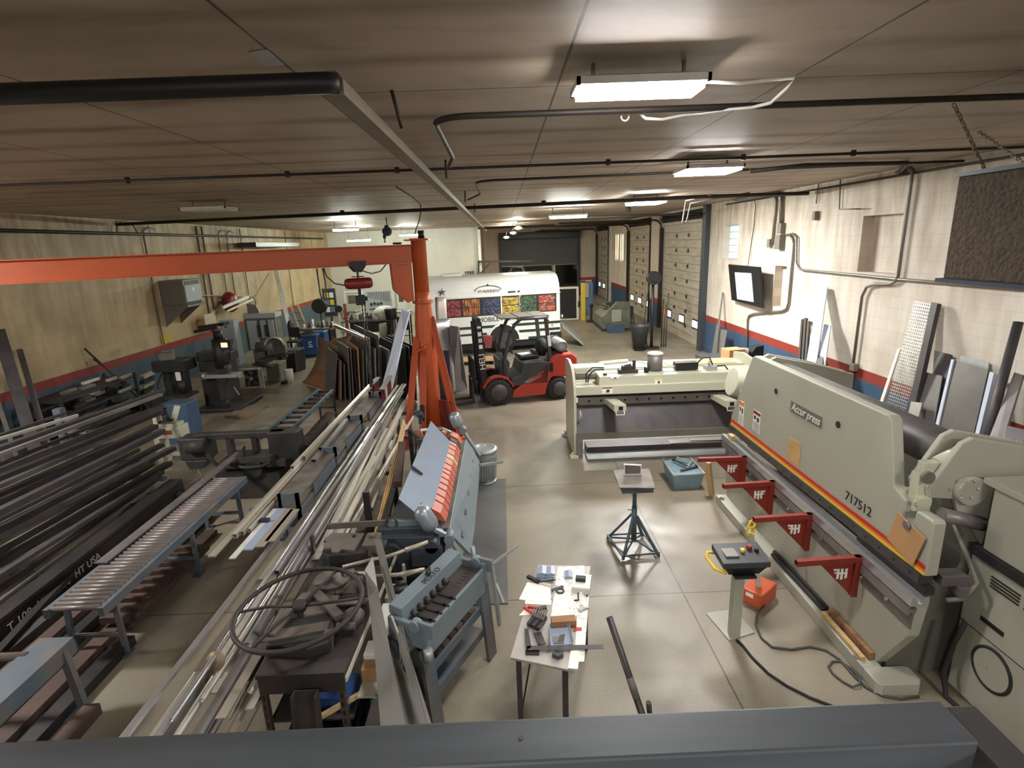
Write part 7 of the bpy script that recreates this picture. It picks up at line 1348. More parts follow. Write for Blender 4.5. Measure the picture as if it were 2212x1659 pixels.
for x, y in ((-3.90, 11.95), (-4.26, 12.0), (-3.86, 9.6), (-4.26, 9.6)): P(MB().bar((x, y, 0.66), (x, y, 0), 0.04), 'leg', 'black_steel', t)
P(MB().bar((-3.90, 11.95, 0.3), (-4.26, 12.0, 0.3), 0.03), 'stretcher', 'black_steel', t)
S(MB().section((-3.66, 9.2, 0.3), (-3.74, 11.2, 0.3), [(-0.12, -0.12), (-0.10, -0.12), (-0.10, 0.10), (0.10, 0.10), (0.10, 0.12), (-0.12, 0.12)]), 'angle_iron', 'rusty', 'large rust-brown angle resting beside the outfeed ladder', 'angle iron')
S(MB().box(-3.85, -3.5, 9.0, 11.4, 0.0, 0.17), 'steel_sill', 'dark_steel', 'low dark block under the rust-brown angle', 'block')

# ================================================================ CENTRE TUBE RACK
t = T('tube_rack', 'blue-grey shelving rack with dusty tops carrying aluminium tubes down the shop', 'rack', (-2.4, 6.5, 0))
for y in (5.86, 7.35, 8.85, 10.35):
    P(MB().box(-2.70, -2.46, y, y + 0.03, 0.62 if y < 6 else 0.9, 1.04).box(-2.70, -2.66, y, y + 0.05, 0, 1.04).box(-2.50, -2.46, y, y + 0.05, 0, 1.04), 'upright_frame', 'rack_grey', t)
for a, b in ((5.9, 7.34), (7.40, 8.84), (8.90, 10.4)):
    P(MB().box(-2.76, -2.48, a, b, 0.93, 0.96), 'dusty_top', 'dusty', t, 0, 'dusty brown shelf top')
    P(MB().box(-2.485, -2.47, a + 0.5, b - 0.05, 0.50, 0.92), 'side_panel', 'rack_grey', t)
P(MB().box(-2.76, -2.48, 5.9, 10.4, 0.42, 0.46).box(-2.70, -2.5, 5.9, 10.4, 0.1, 0.14).box(-2.2, -2.14, 2.8, 10.4, 0.54, 0.57), 'lower_shelf', 'rack_grey', t)
for y in (2.9, 4.4, 5.9, 7.4, 8.9, 10.3):
    P(MB().bar((-2.42, y, 0.60), (-1.66, y, 0.60), 0.06, 0.06).bar((-2.17, y, 0), (-2.17, y, 0.60), 0.06), 'arm', 'rack_grey', t)
    if y > 5: P(MB().bar((-3.05, y, 0.84), (-2.46, y, 0.84), 0.05, 0.05), 'arm', 'rack_grey', t)
    if y > 5: P(MB().bar((-1.66, y - 0.1, 0.0), (-1.66, y - 0.1, 1.06 if y < 7 else 0.78), 0.07, 0.05, (0, 1, 0)), 'end_post', 'black_steel', t)
# stock on the left arms
LB = [(-2.965, 4.85, 10.35, .075, .012, .875, 'mill_alu'), (-2.90, 5.2, 10.9, .05, .05, .895, 'aluminium'), (-2.845, 5.25, 10.8, .035, .05, .895, 'mill_alu'), (-2.80, 5.32, 10.9, .03, .04, .89, 'aluminium'), (-2.92, 6.9, 11.3, .045, .045, .945, 'aluminium'), (-2.86, 7.2, 11.2, .03, .06, .955, 'mill_alu')]
for i, (x, y0, y1, w_, h_, z, mm) in enumerate(LB):
    a, b = (x, y0, z), (x + 0.015, y1, z)
    S(MB().rtube(a, b, w_, h_, 0.003) if h_ > 0.02 else MB().bar(a, b, w_, h_), 'aluminium_length', mm, ORD[i] + ' pale length from the conveyor side on the left arms of the tube rack', 'tube', 'stock on the left arms of the tube rack')
for i, (x, y0, y1, w_, mm, z) in enumerate(((-2.66, 4.95, 5.83, .10, 'pan_blue', .875), (-2.56, 5.0, 5.82, .09, 'mill_alu', .875), (-2.42, 4.9, 5.9, .16, 'rack_grey', .64), (-2.50, 5.1, 5.8, .10, 'mill_alu', .875), (-2.74, 4.8, 5.83, .06, 'plastic_wrap', .875))):
    S(MB().bar((x, y0, z), (x + 0.01, y1, z), w_, 0.012), 'short_flat', mm, ('violet-blue short flat', 'grey short flat', 'darker wide blue short plate', 'white narrow short flat', 'clear edge short flat')[i] + ' lying before the near post of the tube rack', 'flat bar', 'short flats before the near rack post')
S(MB().cb((-2.72, 5.52, 0.90), (0.10, 0.05, 0.035)), 'tape_marker', 'navy', 'small dark blue block on the pale bars by the near rack post', 'block')
S(MB().rtube((-2.66, 7.0, 0.985), (-2.70, 8.8, 0.985), 0.07, 0.045), 'short_channel', 'grey_steel', 'grey square tube lying on the dusty rack top, middle bay', 'tube')
# the big pile on the right arms
rnd = random.Random(3)
pile = []
NT = 30
for i in range(NT):
    lay = 0 if i < 14 else (1 if i < 24 else 2); k = (i if lay == 0 else (i - 14 if lay == 1 else i - 24)); n = (14, 10, 6)[lay]
    f = (k + 0.5) / n
    xn = -2.47 + f * 0.62 + 0.03 * lay; xf = -2.50 + f * 0.42 + 0.03 * lay
    ln = (2.45, 2.9, 4.1)[lay] + rnd.uniform(-0.15, 0.9) + (0.4 if k % 4 == 2 else 0); fr = (9.2, 10.6, 11.4)[lay] + rnd.uniform(-0.3, 0.5)
    if i % 7 == 0: fr = 8.3
    z = 0.66 + lay * 0.062; pile.append((xn + (0.0 if ln < 4 else -0.01), xf, ln, fr, z, i))
for xn, xf, y0, y1, z, i in pile:
    a, b = (xn, y0, z), (xf + rnd.uniform(-0.03, 0.03), y1, z + rnd.uniform(0, 0.02)); kind = (i * 5 + i // 3) % 6
    mb = MB()
    if kind in (0, 3): mb.pipe(a, b, 0.026 if kind else 0.020, 0.003, 10)
    elif kind == 1: mb.rtube(a, b, 0.05, 0.05, 0.003)
    elif kind == 2: mb.bar(a, b, 0.06, 0.012)
    elif kind == 4: mb.section(a, b, [(-0.025, -0.025), (0.025, -0.025), (0.025, -0.02), (-0.02, -0.02), (-0.02, 0.025), (-0.025, 0.025)])
    else: mb.rtube(a, b, 0.075, 0.025, 0.003)
    S(mb, 'aluminium_length', ('aluminium', 'mill_alu', 'bright_steel', 'mill_alu', 'steel', 'aluminium')[(i * 7 + 1) % 6], ORD[(i, i - 14, i - 24)[0 if i < 14 else (1 if i < 24 else 2)]] + ' tube from the left in the ' + ('bottom', 'middle', 'top')[0 if i < 14 else (1 if i < 24 else 2)] + ' layer of the pale tube pile', 'tube', 'pile on the right arms of the tube rack')
S(MB().rtube((-2.52, 2.45, 0.80), (-2.50, 8.2, 0.80), 0.045, 0.03, 0.003), 'bright_length', 'bright_steel', 'brightest tube along the left edge of the pale pile', 'tube')
S(MB().pipe((-2.26, 2.95, 0.83), (-2.36, 8.8, 0.84), 0.018, 0.003, 12), 'bright_pipe', 'bright_steel', 'thin bright pipe lying on the pale pile with its open end by the railing', 'pipe')
S(MB().pipe((-2.06, 3.6, 0.83), (-2.22, 9.0, 0.84), 0.045, 0.004, 14), 'dull_pipe', 'steel', 'thick dull pipe lying on the pale pile with an open end left of the handwheel', 'pipe')
S(MB().section((-1.98, 3.0, 0.78), (-2.0, 7.6, 0.78), [(-0.035, -0.01), (0.035, -0.01), (0.035, 0.0), (-0.035, 0.0)]), 'slotted_angle', 'mill_alu', 'pale slotted strip lying on the pale pile left of the steel bench', 'strip')
S(MB().lathe([(0.07, 0.0), (0.07, 0.012), (0.0001, 0.012)], (-2.26, 3.506, 0.8), 20, Matrix.Rotation(1.1, 3, 'X')), 'cardboard_disc', 'brown_sheet', 'round brown disc standing in the pale pile near the railing', 'disc')
for i, (xn, xf, y0, y1, z, w_, mm) in enumerate(((-1.86, -2.05, 5.2, 9.6, .66, .09, 'mill_alu'), (-1.78, -1.98, 5.5, 8.2, .67, .05, 'aluminium'), (-1.70, -1.90, 6.1, 8.8, .68, .04, 'mill_alu'), (-1.92, -2.1, 4.9, 9.0, .72, .06, 'plastic_wrap'))):
    S(MB().rtube((xn, y0, z), (xf, y1, z), w_, 0.05, 0.004), 'edge_channel', mm, ORD[i] + ' separate channel along the right edge of the tube rack, counted from the near end', 'channel', 'channels along the right rack edge')
for i in range(4): S(MB().cyl((-1.50 + 0.028 * i, 5.35, 0.72), (-1.66 + 0.02 * i, 8.3 - 0.05 * i, 1.10 - 0.01 * i), 0.012, n=8), 'bamboo_pole', 'bamboo', ORD[i] + ' from the left of the tan poles lying beside the blue-grey sheet', 'pole', 'tan poles')
S(MB().bar((-1.40, 5.3, 0.78), (-1.50, 7.2, 0.95), 0.07, 0.05), 'slotted_bar', 'black_steel', 'dark slotted bar lying between the tan poles and the blue-grey sheet', 'bar')
S(MB().bar((-1.38, 6.2, 0.95), (-1.52, 7.35, 1.05), 0.09, 0.08), 'scrap_log', 'rusty', 'rough dark brown bundle beside the edge of the blue-grey sheet', 'scrap')
S(MB().pipe((-1.86, 5.0, 0.70), (-1.70, 9.4, 0.80), 0.022, 0.003, 10), 'loose_pipe', 'aluminium', 'loose pale pipe lying right of the dark rack post', 'pipe')
S(MB().tube([(-1.72, 8.6, 0.80)] + [(-1.62 + 0.12 * math.cos(a), 8.4, 0.62 + 0.28 * math.sin(a)) for a in [2.6 - k * 0.35 for k in range(8)]] + [(-1.6, 8.3, 0.02)], 0.014, 6), 'hanging_hose', 'rubber', 'black hose looping over the end of the loose pipe', 'hose')
S(MB().ball((-2.19, 9.264, 0.35), (0.12, 0.2, 0.10), 10), 'plastic_bag', 'plastic_wrap', 'crumpled clear plastic bag in the rack beneath the loose pipe', 'bag')
S(MB().cyl((-1.50, 8.72, 1.02), (-1.44, 8.76, 1.06), 0.075, n=12).cb((-1.46, 8.7, 0.98), (0.05, 0.05, 0.16)), 'blue_glove', 'navy', 'dark blue cap hanging at the far end of the tan poles', 'glove')
S(MB().bar((-2.02, 5.0, 0.70), (-2.02, 5.0, 0.98), 0.03, 0.05, (0, 1, 0)), 'rack_peg', 'dark_steel', 'short dark peg standing in the rack before the dark post', 'peg')

# ================================================================ BOX AND PAN BRAKE
t = T('box_pan_brake', 'blue-grey box and pan brake with a row of orange fingers and silver counterweights', 'folding machine', (-0.9, 6.4, 0))
P(MB().box(-1.34, -0.74, 4.92, 5.02, 0.0, 1.06).box(-1.34, -0.74, 7.62, 7.74, 0.0, 1.0), 'end_frame', 'brake_dark', t, 0.01)
P(MB().box(-1.30, -0.78, 5.02, 7.62, 0.10, 0.40), 'lower_beam', 'brake_dark', t, 0.01)
P(MB().prism([(-1.34, 5.0, 0.72), (-0.76, 5.0, 0.92), (-0.72, 5.0, 0.98), (-0.92, 5.0, 1.06), (-1.34, 5.0, 0.86)], (0, 2.65, 0)), 'clamp_beam', 'brake_dark', t, 0.008)
P(MB().prism([(-1.36, 4.96, 0.98), (-1.2, 4.96, 1.12), (-0.95, 4.96, 1.10), (-0.70, 4.96, 0.98), (-0.70, 4.96, 0.92), (-1.36, 4.96, 0.92)], (0, 0.05, 0)), 'side_cheek', 'brake_grey', t)
P(MB().hexa([(-0.74, 5.05, 0.92), (-0.66, 5.05, 0.92), (-0.66, 7.65, 0.92), (-0.74, 7.65, 0.92)], [(-0.74, 5.05, 0.97), (-0.64, 5.05, 0.97), (-0.64, 7.65, 0.97), (-0.74, 7.65, 0.97)]), 'bed_edge', 'dusty', t)
P(MB().prism([(-0.64, 4.98, 0.97), (-0.44, 5.05, 0.66), (-0.43, 5.6, 0.62), (-0.43, 7.0, 0.62), (-0.44, 7.45, 0.70), (-0.64, 7.70, 0.97)], (-0.025, 0, -0.015)), 'bending_leaf', 'brake_grey', t, 0.006, 'grey-green folding leaf')
mb = MB()
for k in range(5): P(MB().cb((-0.53, 5.2 + k * 0.5, 0.80), (0.03, 0.10, 0.03), 0, 0, 0.9), 'leaf_lug', 'dusty', t)
ws = [.10, .13, .13, .15, .13, .13, .13, .10, .15, .17, .13, .17, .13, .10, .13, .13, .10]; y = 5.12
for k, w_ in enumerate(ws):
    mm = 'bamboo' if k in (10,) else ('dusty_dark' if k == 14 else 'finger_red'); lift = 0.02 if k in (0, 15) else 0
    f = P(MB().prism([(-0.93, y, 1.06 + lift), (-0.82, y, 1.14 + lift), (-0.73, y, 1.08 + lift), (-0.68, y, 0.985 + lift), (-0.76, y, 1.0 + lift)], (0, w_ - 0.012, 0)), 'finger', mm, t, 0.003)
    P(MB().cyl((-0.90, y + w_ / 2, 1.10 + lift), (-0.93, y + w_ / 2, 1.18 + lift), 0.022, n=8), 'finger_bolt', 'copper', f)
    y += w_ + 0.016
def weight(c, d, r, l, foot, arm):
    c, d = V(c), V(d).normalized(); T3 = d.to_track_quat('Z', 'Y').to_matrix()
    w = P(MB().lathe([(0.01, -l / 2 - r * 0.8), (r * 0.6, -l / 2 - r * 0.6), (r * 0.93, -l / 2 - r * 0.2), (r, -l / 2 + r * 0.2), (r, l / 2 - r * 0.2), (r * 0.93, l / 2 + r * 0.2), (r * 0.6, l / 2 + r * 0.6), (0.01, l / 2 + r * 0.8)], c, 20, T3), 'counterweight', 'hammered', t, 0, 'silver capsule counterweight')
    P(MB().bar(c - d * (l / 2 + r * 0.6), foot, 0.035), 'weight_rod', 'hammered', w)
    P(MB().cyl(V(foot) - V((0, 0.07, 0)), V(foot) + V((0, 0.07, 0)), 0.05, n=12).bar(foot, arm, 0.05, 0.03), 'pivot_arm', 'brake_grey', w)
weight((-0.774, 7.75, 1.239), (-0.35, 0.1, 1), 0.085, 0.13, (-0.68, 7.76, 1.08), (-0.44, 7.60, 0.72))
weight((-0.841, 4.9, 1.166), (-0.55, 0.1, 1), 0.085, 0.15, (-0.62, 4.86, 0.98), (-0.45, 4.80, 0.62))
P(MB().bar((-0.43, 7.3, 0.70), (-0.12, 7.75, 0.55), 0.035), 'leaf_handle', 'hammered', t)
P(MB().cyl((-0.42, 5.05, 0.75), (-0.38, 5.02, 0.02), 0.025, n=8), 'stop_pipe', 'galvanised', t)
P(MB().bar((-1.0, 4.9, 0.95), (-0.8, 4.84, 0.62), 0.02).ball((-0.80, 4.84, 0.60), (0.085, 0.085, 0.08), 12), 'clamp_lever', 'hammered', t)
P(MB().box(-1.32, -0.78, 4.84, 4.92, 0.55, 1.0).cyl((-1.2, 4.8, 0.85), (-1.2, 4.92, 0.85), 0.1, n=14).cyl((-0.8, 4.8, 0.9), (-0.8, 4.92, 0.9), 0.07, n=14).box(-1.0, -0.7, 4.8, 4.86, 0.7, 0.9), 'linkage', 'brake_dark', t, 0.006)
P(MB().tube([(-1.25, 7.7, 0.95), (-1.30, 7.76, 1.1), (-1.0, 7.8, 1.1), (-0.8, 7.78, 1.0)], 0.03, 6), 'frame_loop', 'galvanised', t)
S(MB().prism([(-1.167, 7.906, 1.19), (-0.789, 6.965, 1.19), (-0.796, 5.143, 1.19), (-0.861, 4.856, 1.19), (-0.989, 5.02, 1.19), (-1.185, 5.305, 1.19)], (0, 0, 0.006)), 'blank_sheet', 'pan_blue', 'large smooth blue-grey sheet lying across the box and pan brake', 'sheet')
for i in range(2): S(MB().bar((-1.18, 6.1 + 0.06 * i, 1.205), (-1.02, 5.88 + 0.03 * i, 1.205), 0.012), 'hex_key', 'black', ('far' if i else 'near') + ' one of two thin black keys lying on the edge of the blue-grey sheet', 'hex key', 'black keys')
S(MB().box(-0.62, -0.08, 5.12, 8.34, 0.0, 0.012), 'floor_plate', 'mat_steel', 'long worn grey steel plate on the floor right of the box and pan brake', 'floor plate')
t = T('trash_can', 'galvanised ribbed trash can with a round ringed lid', 'trash can', (-0.42, 8.30, 0))
P(MB().lathe([(0.175, 0.012), (0.205, 0.52), (0.21, 0.54)], (-0.42, 8.30, 0), 32), 'can', 'galvanised', t)
P(MB().tube([(-0.42 + 0.178 * math.cos(a), 8.30 + 0.178 * math.sin(a), 0.025) for a in [k * PI / 14 for k in range(28)]], 0.012, 5, True), 'base_hoop', 'galvanised', t)
mb = MB()
for k in range(30):
    a = 2 * PI * k / 30; mb.bar((-0.42 + 0.182 * math.cos(a), 8.30 + 0.182 * math.sin(a), 0.07), (-0.42 + 0.205 * math.cos(a), 8.30 + 0.205 * math.sin(a), 0.46), 0.016, 0.012)
P(mb, 'ribs', 'galvanised', t)
P(MB().lathe([(0.225, 0.53), (0.228, 0.57), (0.205, 0.585), (0.165, 0.598), (0.16, 0.588), (0.13, 0.61), (0.125, 0.60), (0.09, 0.618), (0.085, 0.608), (0.04, 0.622), (0.001, 0.622)], (-0.42, 8.30, 0), 32), 'lid', 'galvanised', t)

# ---------------------------------------------------------------- small finger brake on its stand
t = T('finger_brake', 'small grey bench finger brake on an open steel stand', 'bending brake', (-0.64, 4.05, 0), None, math.radians(-27))
BX = dict(local=True)
P(MB().hexa([(-0.17, -0.44, 0.98), (-0.03, -0.44, 0.93), (-0.03, 0.44, 0.93), (-0.17, 0.44, 0.98)], [(-0.17, -0.44, 1.06), (-0.05, -0.44, 1.05), (-0.05, 0.44, 1.05), (-0.17, 0.44, 1.06)]), 'clamp_bar', 'brake_grey', t, 0.006, **BX)
text('maker_letters', 'PEXTO', 0.075, (-0.075, 0.02, 1.058), (0, 1, 0), (-1, 0, 0.1), 'brake_dark', t, 0.002, local=True)
P(MB().box(-0.05, 0.16, -0.42, 0.42, 0.86, 0.93), 'bed', 'dusty_dark', t, 0.004, **BX)
P(MB().box(0.16, 0.19, -0.44, 0.44, 0.70, 0.93), 'apron', 'brake_grey', t, 0.004, **BX)
for k in range(6): P(MB().cyl((-0.03, -0.34 + k * 0.09, 0.97), (0.02, -0.34 + k * 0.09, 0.95), 0.022, n=8), 'finger_screw', 'dusty_dark', t, **BX)
for k in range(4): P(MB().box(0.02, 0.155, -0.34 + k * 0.10, -0.325 + k * 0.10, 0.93, 0.94).box(0.13, 0.185, -0.34 + k * 0.10, -0.325 + k * 0.10, 0.92, 0.94), 'slot', 'black', t, **BX)
for k in range(6): P(MB().box(0.06, 0.12, 0.12 + k * 0.05, 0.124 + k * 0.05, 0.93, 0.932), 'scale_mark', 'black', t, **BX)
for s in (-1, 1):
    P(MB().box(-0.16, 0.20, s * 0.46 - 0.02, s * 0.46 + 0.02, 0.78, 0.98).cyl((0.1, s * 0.43, 0.97), (0.1, s * 0.5, 0.97), 0.05, n=14).box(0.12, 0.26, s * 0.47 - 0.015, s * 0.47 + 0.015, 0.9, 1.02), 'end_casting', 'brake_grey', t, 0.006, **BX)
    P(MB().bar((0.16, s * 0.45, 0.78), (0.22, s * 0.45, 0.0), 0.14, 0.03, (1, 0, 0)).bar((-0.16, s * 0.45, 0.80), (-0.22, s * 0.45, 0.0), 0.14, 0.03, (1, 0, 0)), 'stand_leg', 'rack_grey', t, **BX)
for z, x0, x1 in ((0.50, -0.14, 0.16), (0.28, -0.16, 0.18)): P(MB().box(x0, x1, -0.45, 0.45, z - 0.02, z).box(x1 - 0.02, x1, -0.45, 0.45, z, z + 0.06), 'tray', 'rack_grey', t, **BX)
P(MB().bar((0.24, 0.52, 0.95), (0.40, 0.72, 1.06), 0.02).bar((0.24, 0.50, 0.93), (0.30, 0.48, 0.35), 0.03).bar((0.26, 0.52, 0.75), (0.36, 0.46, 0.62), 0.025), 'apron_handle', 'galvanised', t, **BX)
P(MB().bar((-0.10, -0.50, 1.02), (0.06, -0.56, 0.76), 0.015).bar((0.06, -0.56, 0.76), (-0.0, -0.56, 0.64), 0.015).cyl((0.22, -0.5, 0.72), (0.22, -0.5, 0.82), 0.035, n=12), 'clamp_handle', 'galvanised', t, **BX)
P(MB().cyl((-0.11, 0.02, 1.06), (-0.11, 0.02, 1.10), 0.025, n=8).bar((-0.11, 0.0, 1.1), (-0.11, 0.05, 1.11), 0.015), 'adjuster', 'charcoal', t, **BX)
R27 = Matrix.Rotation(math.radians(-27), 3, 'Z')
for i in range(7):
    c = V((-0.64, 4.05, 0.50)) + R27 @ V((0.04, -0.36 + 0.11 * i, 0.045))
    S(MB().cb(c, (0.2, 0.08, 0.085), math.radians(-27)).cyl(c + V((0, 0, 0.04)), c + V((0.02, 0, 0.055)), 0.03, n=8), 'spare_finger', 'rusty' if i % 2 else 'dusty', ORD[i] + ' spare finger from the near end on the upper tray of the finger brake', 'brake finger', 'spare fingers on the tray')

# ================================================================ STEEL BENCH WITH THE HANDWHEEL MACHINE
t = T('steel_bench', 'dusty steel bench on slotted angle legs in the centre foreground', 'bench', (-1.52, 4.1, 0))
P(MB().prism([(-1.83, 3.22, 0.87), (-1.21, 3.22, 0.87), (-1.16, 4.85, 0.87), (-1.86, 4.95, 0.87)], (0, 0, 0.03)), 'bench_top', 'dusty_dark', t)
P(MB().box(-1.82, -1.22, 3.225, 3.235, 0.74, 0.87), 'front_apron', 'dusty_dark', t)
P(MB().prism([(-1.21, 3.22, 0.86), (-1.15, 4.85, 0.86), (-1.15, 4.85, 0.82), (-1.21, 3.22, 0.82)], (0.012, 0, 0)), 'edge_angle', 'cream', t, 0, 'cream angle along the right edge')
for x, y in ((-1.80, 3.25), (-1.25, 3.25), (-1.19, 4.8), (-1.80, 4.85)):
    l = P(MB().section((x, y, 0), (x, y, 0.87), [(-0.02, -0.02), (0.02, -0.02), (0.02, -0.016), (-0.016, -0.016), (-0.016, 0.02), (-0.02, 0.02)], (0, 1, 0)), 'leg', 'rusty', t)
    mb = MB()
    for k in range(10): mb.box(x - 0.006, x + 0.006, y - 0.024, y - 0.019, 0.08 + k * 0.075, 0.12 + k * 0.075)
    P(mb, 'slot_holes', 'black', l)
for z in (0.14, 0.46): P(MB().box(-1.80, -1.20, 3.26, 4.8, z, z + 0.015), 'shelf', 'dusty_dark', t)
P(MB().bar((-1.05, 3.35, 0.62), (-1.05, 3.35, 0), 0.025).bar((-1.04, 4.6, 0.86), (-1.04, 4.6, 0), 0.025).box(-1.17, -1.04, 3.3, 4.65, 0.60, 0.615).box(-1.17, -1.04, 3.3, 4.65, 0.2, 0.215).box(-1.05, -1.03, 3.3, 4.65, 0.56, 0.60), 'side_shelf', 'cream', t, 0, 'narrow cream side shelves')
# handwheel machine
t = T('handwheel_machine', 'dusty black machine with a big steel handwheel lying flat over the bench', 'bending roll', (-1.65, 3.75, 0.9))
hc = V((-1.665, 3.70, 1.10))
P(MB().tube([hc + V((0.47 * math.cos(a), 0.47 * math.sin(a), 0.03 * math.sin(a + 0.8))) for a in [k * PI / 28 for k in range(56)]], 0.019, 10, True), 'wheel_rim', 'dusty_dark', t)
for a in (0.08, 1.2, PI + 0.02, PI + 1.15): P(MB().tube([hc, hc + V((0.24 * math.cos(a), 0.24 * math.sin(a), 0.012)), hc + V((0.46 * math.cos(a), 0.46 * math.sin(a), 0.03 * math.sin(a + 0.8)))], 0.012, 6), 'spoke', 'dusty_dark', t)
P(MB().cyl(hc - V((0, 0, 0.03)), hc + V((0, 0, 0.03)), 0.05, n=14).cyl(hc - V((0, 0, 0.14)), hc, 0.025, n=12), 'hub', 'dusty_dark', t)
P(MB().prism([(-1.80, 3.38, 0.9), (-1.36, 3.46, 0.9), (-1.40, 3.72, 0.9), (-1.84, 3.66, 0.9)], (0, 0, 0.12)).prism([(-1.78, 3.40, 0.9), (-1.50, 3.36, 0.9), (-1.36, 3.42, 0.9), (-1.36, 3.46, 0.9)], (0, 0, 0.10)), 'casting', 'machine_black', t, 0.015)
P(MB().prism([(-1.86, 3.40, 1.02), (-1.40, 3.50, 1.02), (-1.46, 4.0, 0.96), (-1.72, 4.02, 0.96)], (0, 0, 0.015)), 'dusty_cover', 'dusty', t)
P(MB().bar((-1.66, 4.02, 1.0), (-1.34, 3.62, 1.05), 0.07, 0.03).bar((-1.80, 3.45, 1.05), (-1.72, 4.0, 1.0), 0.08, 0.02), 'strap', 'dusty', t)
P(MB().box(-1.41, -1.36, 3.44, 3.50, 0.9, 1.04).cyl((-1.36, 3.6, 0.98), (-1.22, 3.6, 0.98), 0.03, n=10).ball((-1.27, 3.72, 0.97), (0.09, 0.1, 0.06), 12), 'end_bracket', 'dusty', t)
t = T('tube_bender', 'dusty lever tube bender with a round die and two long handles on the bench', 'tube bender', (-1.5, 4.25, 0.9))
P(MB().lathe([(0.15, 0), (0.15, 0.02), (0.12, 0.04), (0.15, 0.06), (0.15, 0.075), (0.07, 0.08), (0.07, 0.11), (0.03, 0.115)], (-1.58, 4.22, 0.92), 28), 'round_die', 'dusty', t)
P(MB().box(-1.78, -1.35, 4.10, 4.35, 0.9, 0.92), 'base', 'dusty', t)
P(MB().tube([(-1.42, 4.30, 0.98), (-1.32, 4.28, 0.99), (-1.26, 4.22, 0.99), (-1.0, 4.22, 1.0), (-0.80, 4.25, 1.02)], 0.018, 8).cyl((-0.98, 4.22, 1.0), (-0.78, 4.25, 1.02), 0.026, 0.018, 10), 'handle', 'mill_alu', t)
P(MB().tube([(-1.55, 4.42, 0.97), (-1.32, 4.50, 0.98), (-1.15, 4.52, 1.0), (-0.86, 4.62, 1.05)], 0.018, 8).cyl((-1.0, 4.56, 1.03), (-0.80, 4.64, 1.06), 0.026, 0.018, 10), 'handle', 'mill_alu', t)
P(MB().cb((-1.45, 4.28, 0.99), (0.10, 0.07, 0.04), 0.5).cb((-1.48, 4.08, 0.94), (0.06, 0.05, 0.04), 0.2), 'clamp_block', 'dusty', t)
for i, y in enumerate((3.98, 4.03, 3.92)): S(MB().bar((-1.80, y, 0.915 + 0.012 * i), (-1.22, y + 0.03, 0.915 + 0.012 * i), 0.05, 0.012), 'bench_flat', ('dusty', 'dusty_dark', 'dusty')[i], ('middle', 'rear', 'front')[i] + ' flat bar crossing the bench under the handwheel', 'flat bar', 'flats under the handwheel')
t = T('die_block', 'dark cast die block with notches and holes on the far end of the bench', 'die block', (-1.55, 4.72, 0.9))
P(MB().prism([(-1.82, 4.80, 0.9), (-1.78, 4.58, 0.9), (-1.70, 4.52, 0.9), (-1.38, 4.56, 0.9), (-1.34, 4.72, 0.9), (-1.36, 4.86, 0.9), (-1.78, 4.90, 0.9)], (0, 0, 0.13)), 'body', 'machine_black', t, 0.008)
P(MB().prism([(-1.82, 4.80, 1.03), (-1.78, 4.62, 1.03), (-1.70, 4.62, 1.03), (-1.68, 4.55, 1.03), (-1.62, 4.55, 1.03), (-1.60, 4.6, 1.03), (-1.48, 4.56, 1.03), (-1.46, 4.88, 1.03), (-1.78, 4.90, 1.03)], (0, 0, 0.02)), 'top_face', 'dusty', t)
P(MB().cyl((-1.54, 4.82, 1.05), (-1.54, 4.82, 1.054), 0.022, n=12).cyl((-1.80, 4.74, 1.05), (-1.80, 4.74, 1.054), 0.014, n=10), 'hole', 'black', t)
P(MB().box(-1.42, -1.28, 4.62, 4.86, 0.9, 1.06).cyl((-1.35, 4.78, 1.06), (-1.35, 4.78, 1.09), 0.035, n=12), 'side_block', 'dusty', t, 0.004)
P(MB().cyl((-1.26, 4.72, 1.0), (-1.20, 4.72, 1.0), 0.05, n=14).prism([(-1.30, 4.6, 0.92), (-1.20, 4.6, 0.92), (-1.18, 4.6, 1.0), (-1.25, 4.6, 0.96), (-1.31, 4.6, 1.0)], (0, 0.04, 0)), 'roller_bracket', 'dusty_dark', t)
S(MB().bar((-1.86, 5.02, 1.06), (-1.05, 5.0, 1.09), 0.02, 0.06), 'cross_flat', 'dusty', 'flat bar laid across behind the die block, reaching the brake', 'flat bar')
S(MB().tube([(-1.20 + 0.055 * math.cos(a), 4.96, 1.10 + 0.06 * math.sin(a)) for a in [k * PI / 6 for k in range(12)]], 0.012, 6, True), 'strap_loop', 'dusty_dark', 'round strap loop hanging over the cross flat bar', 'strap')
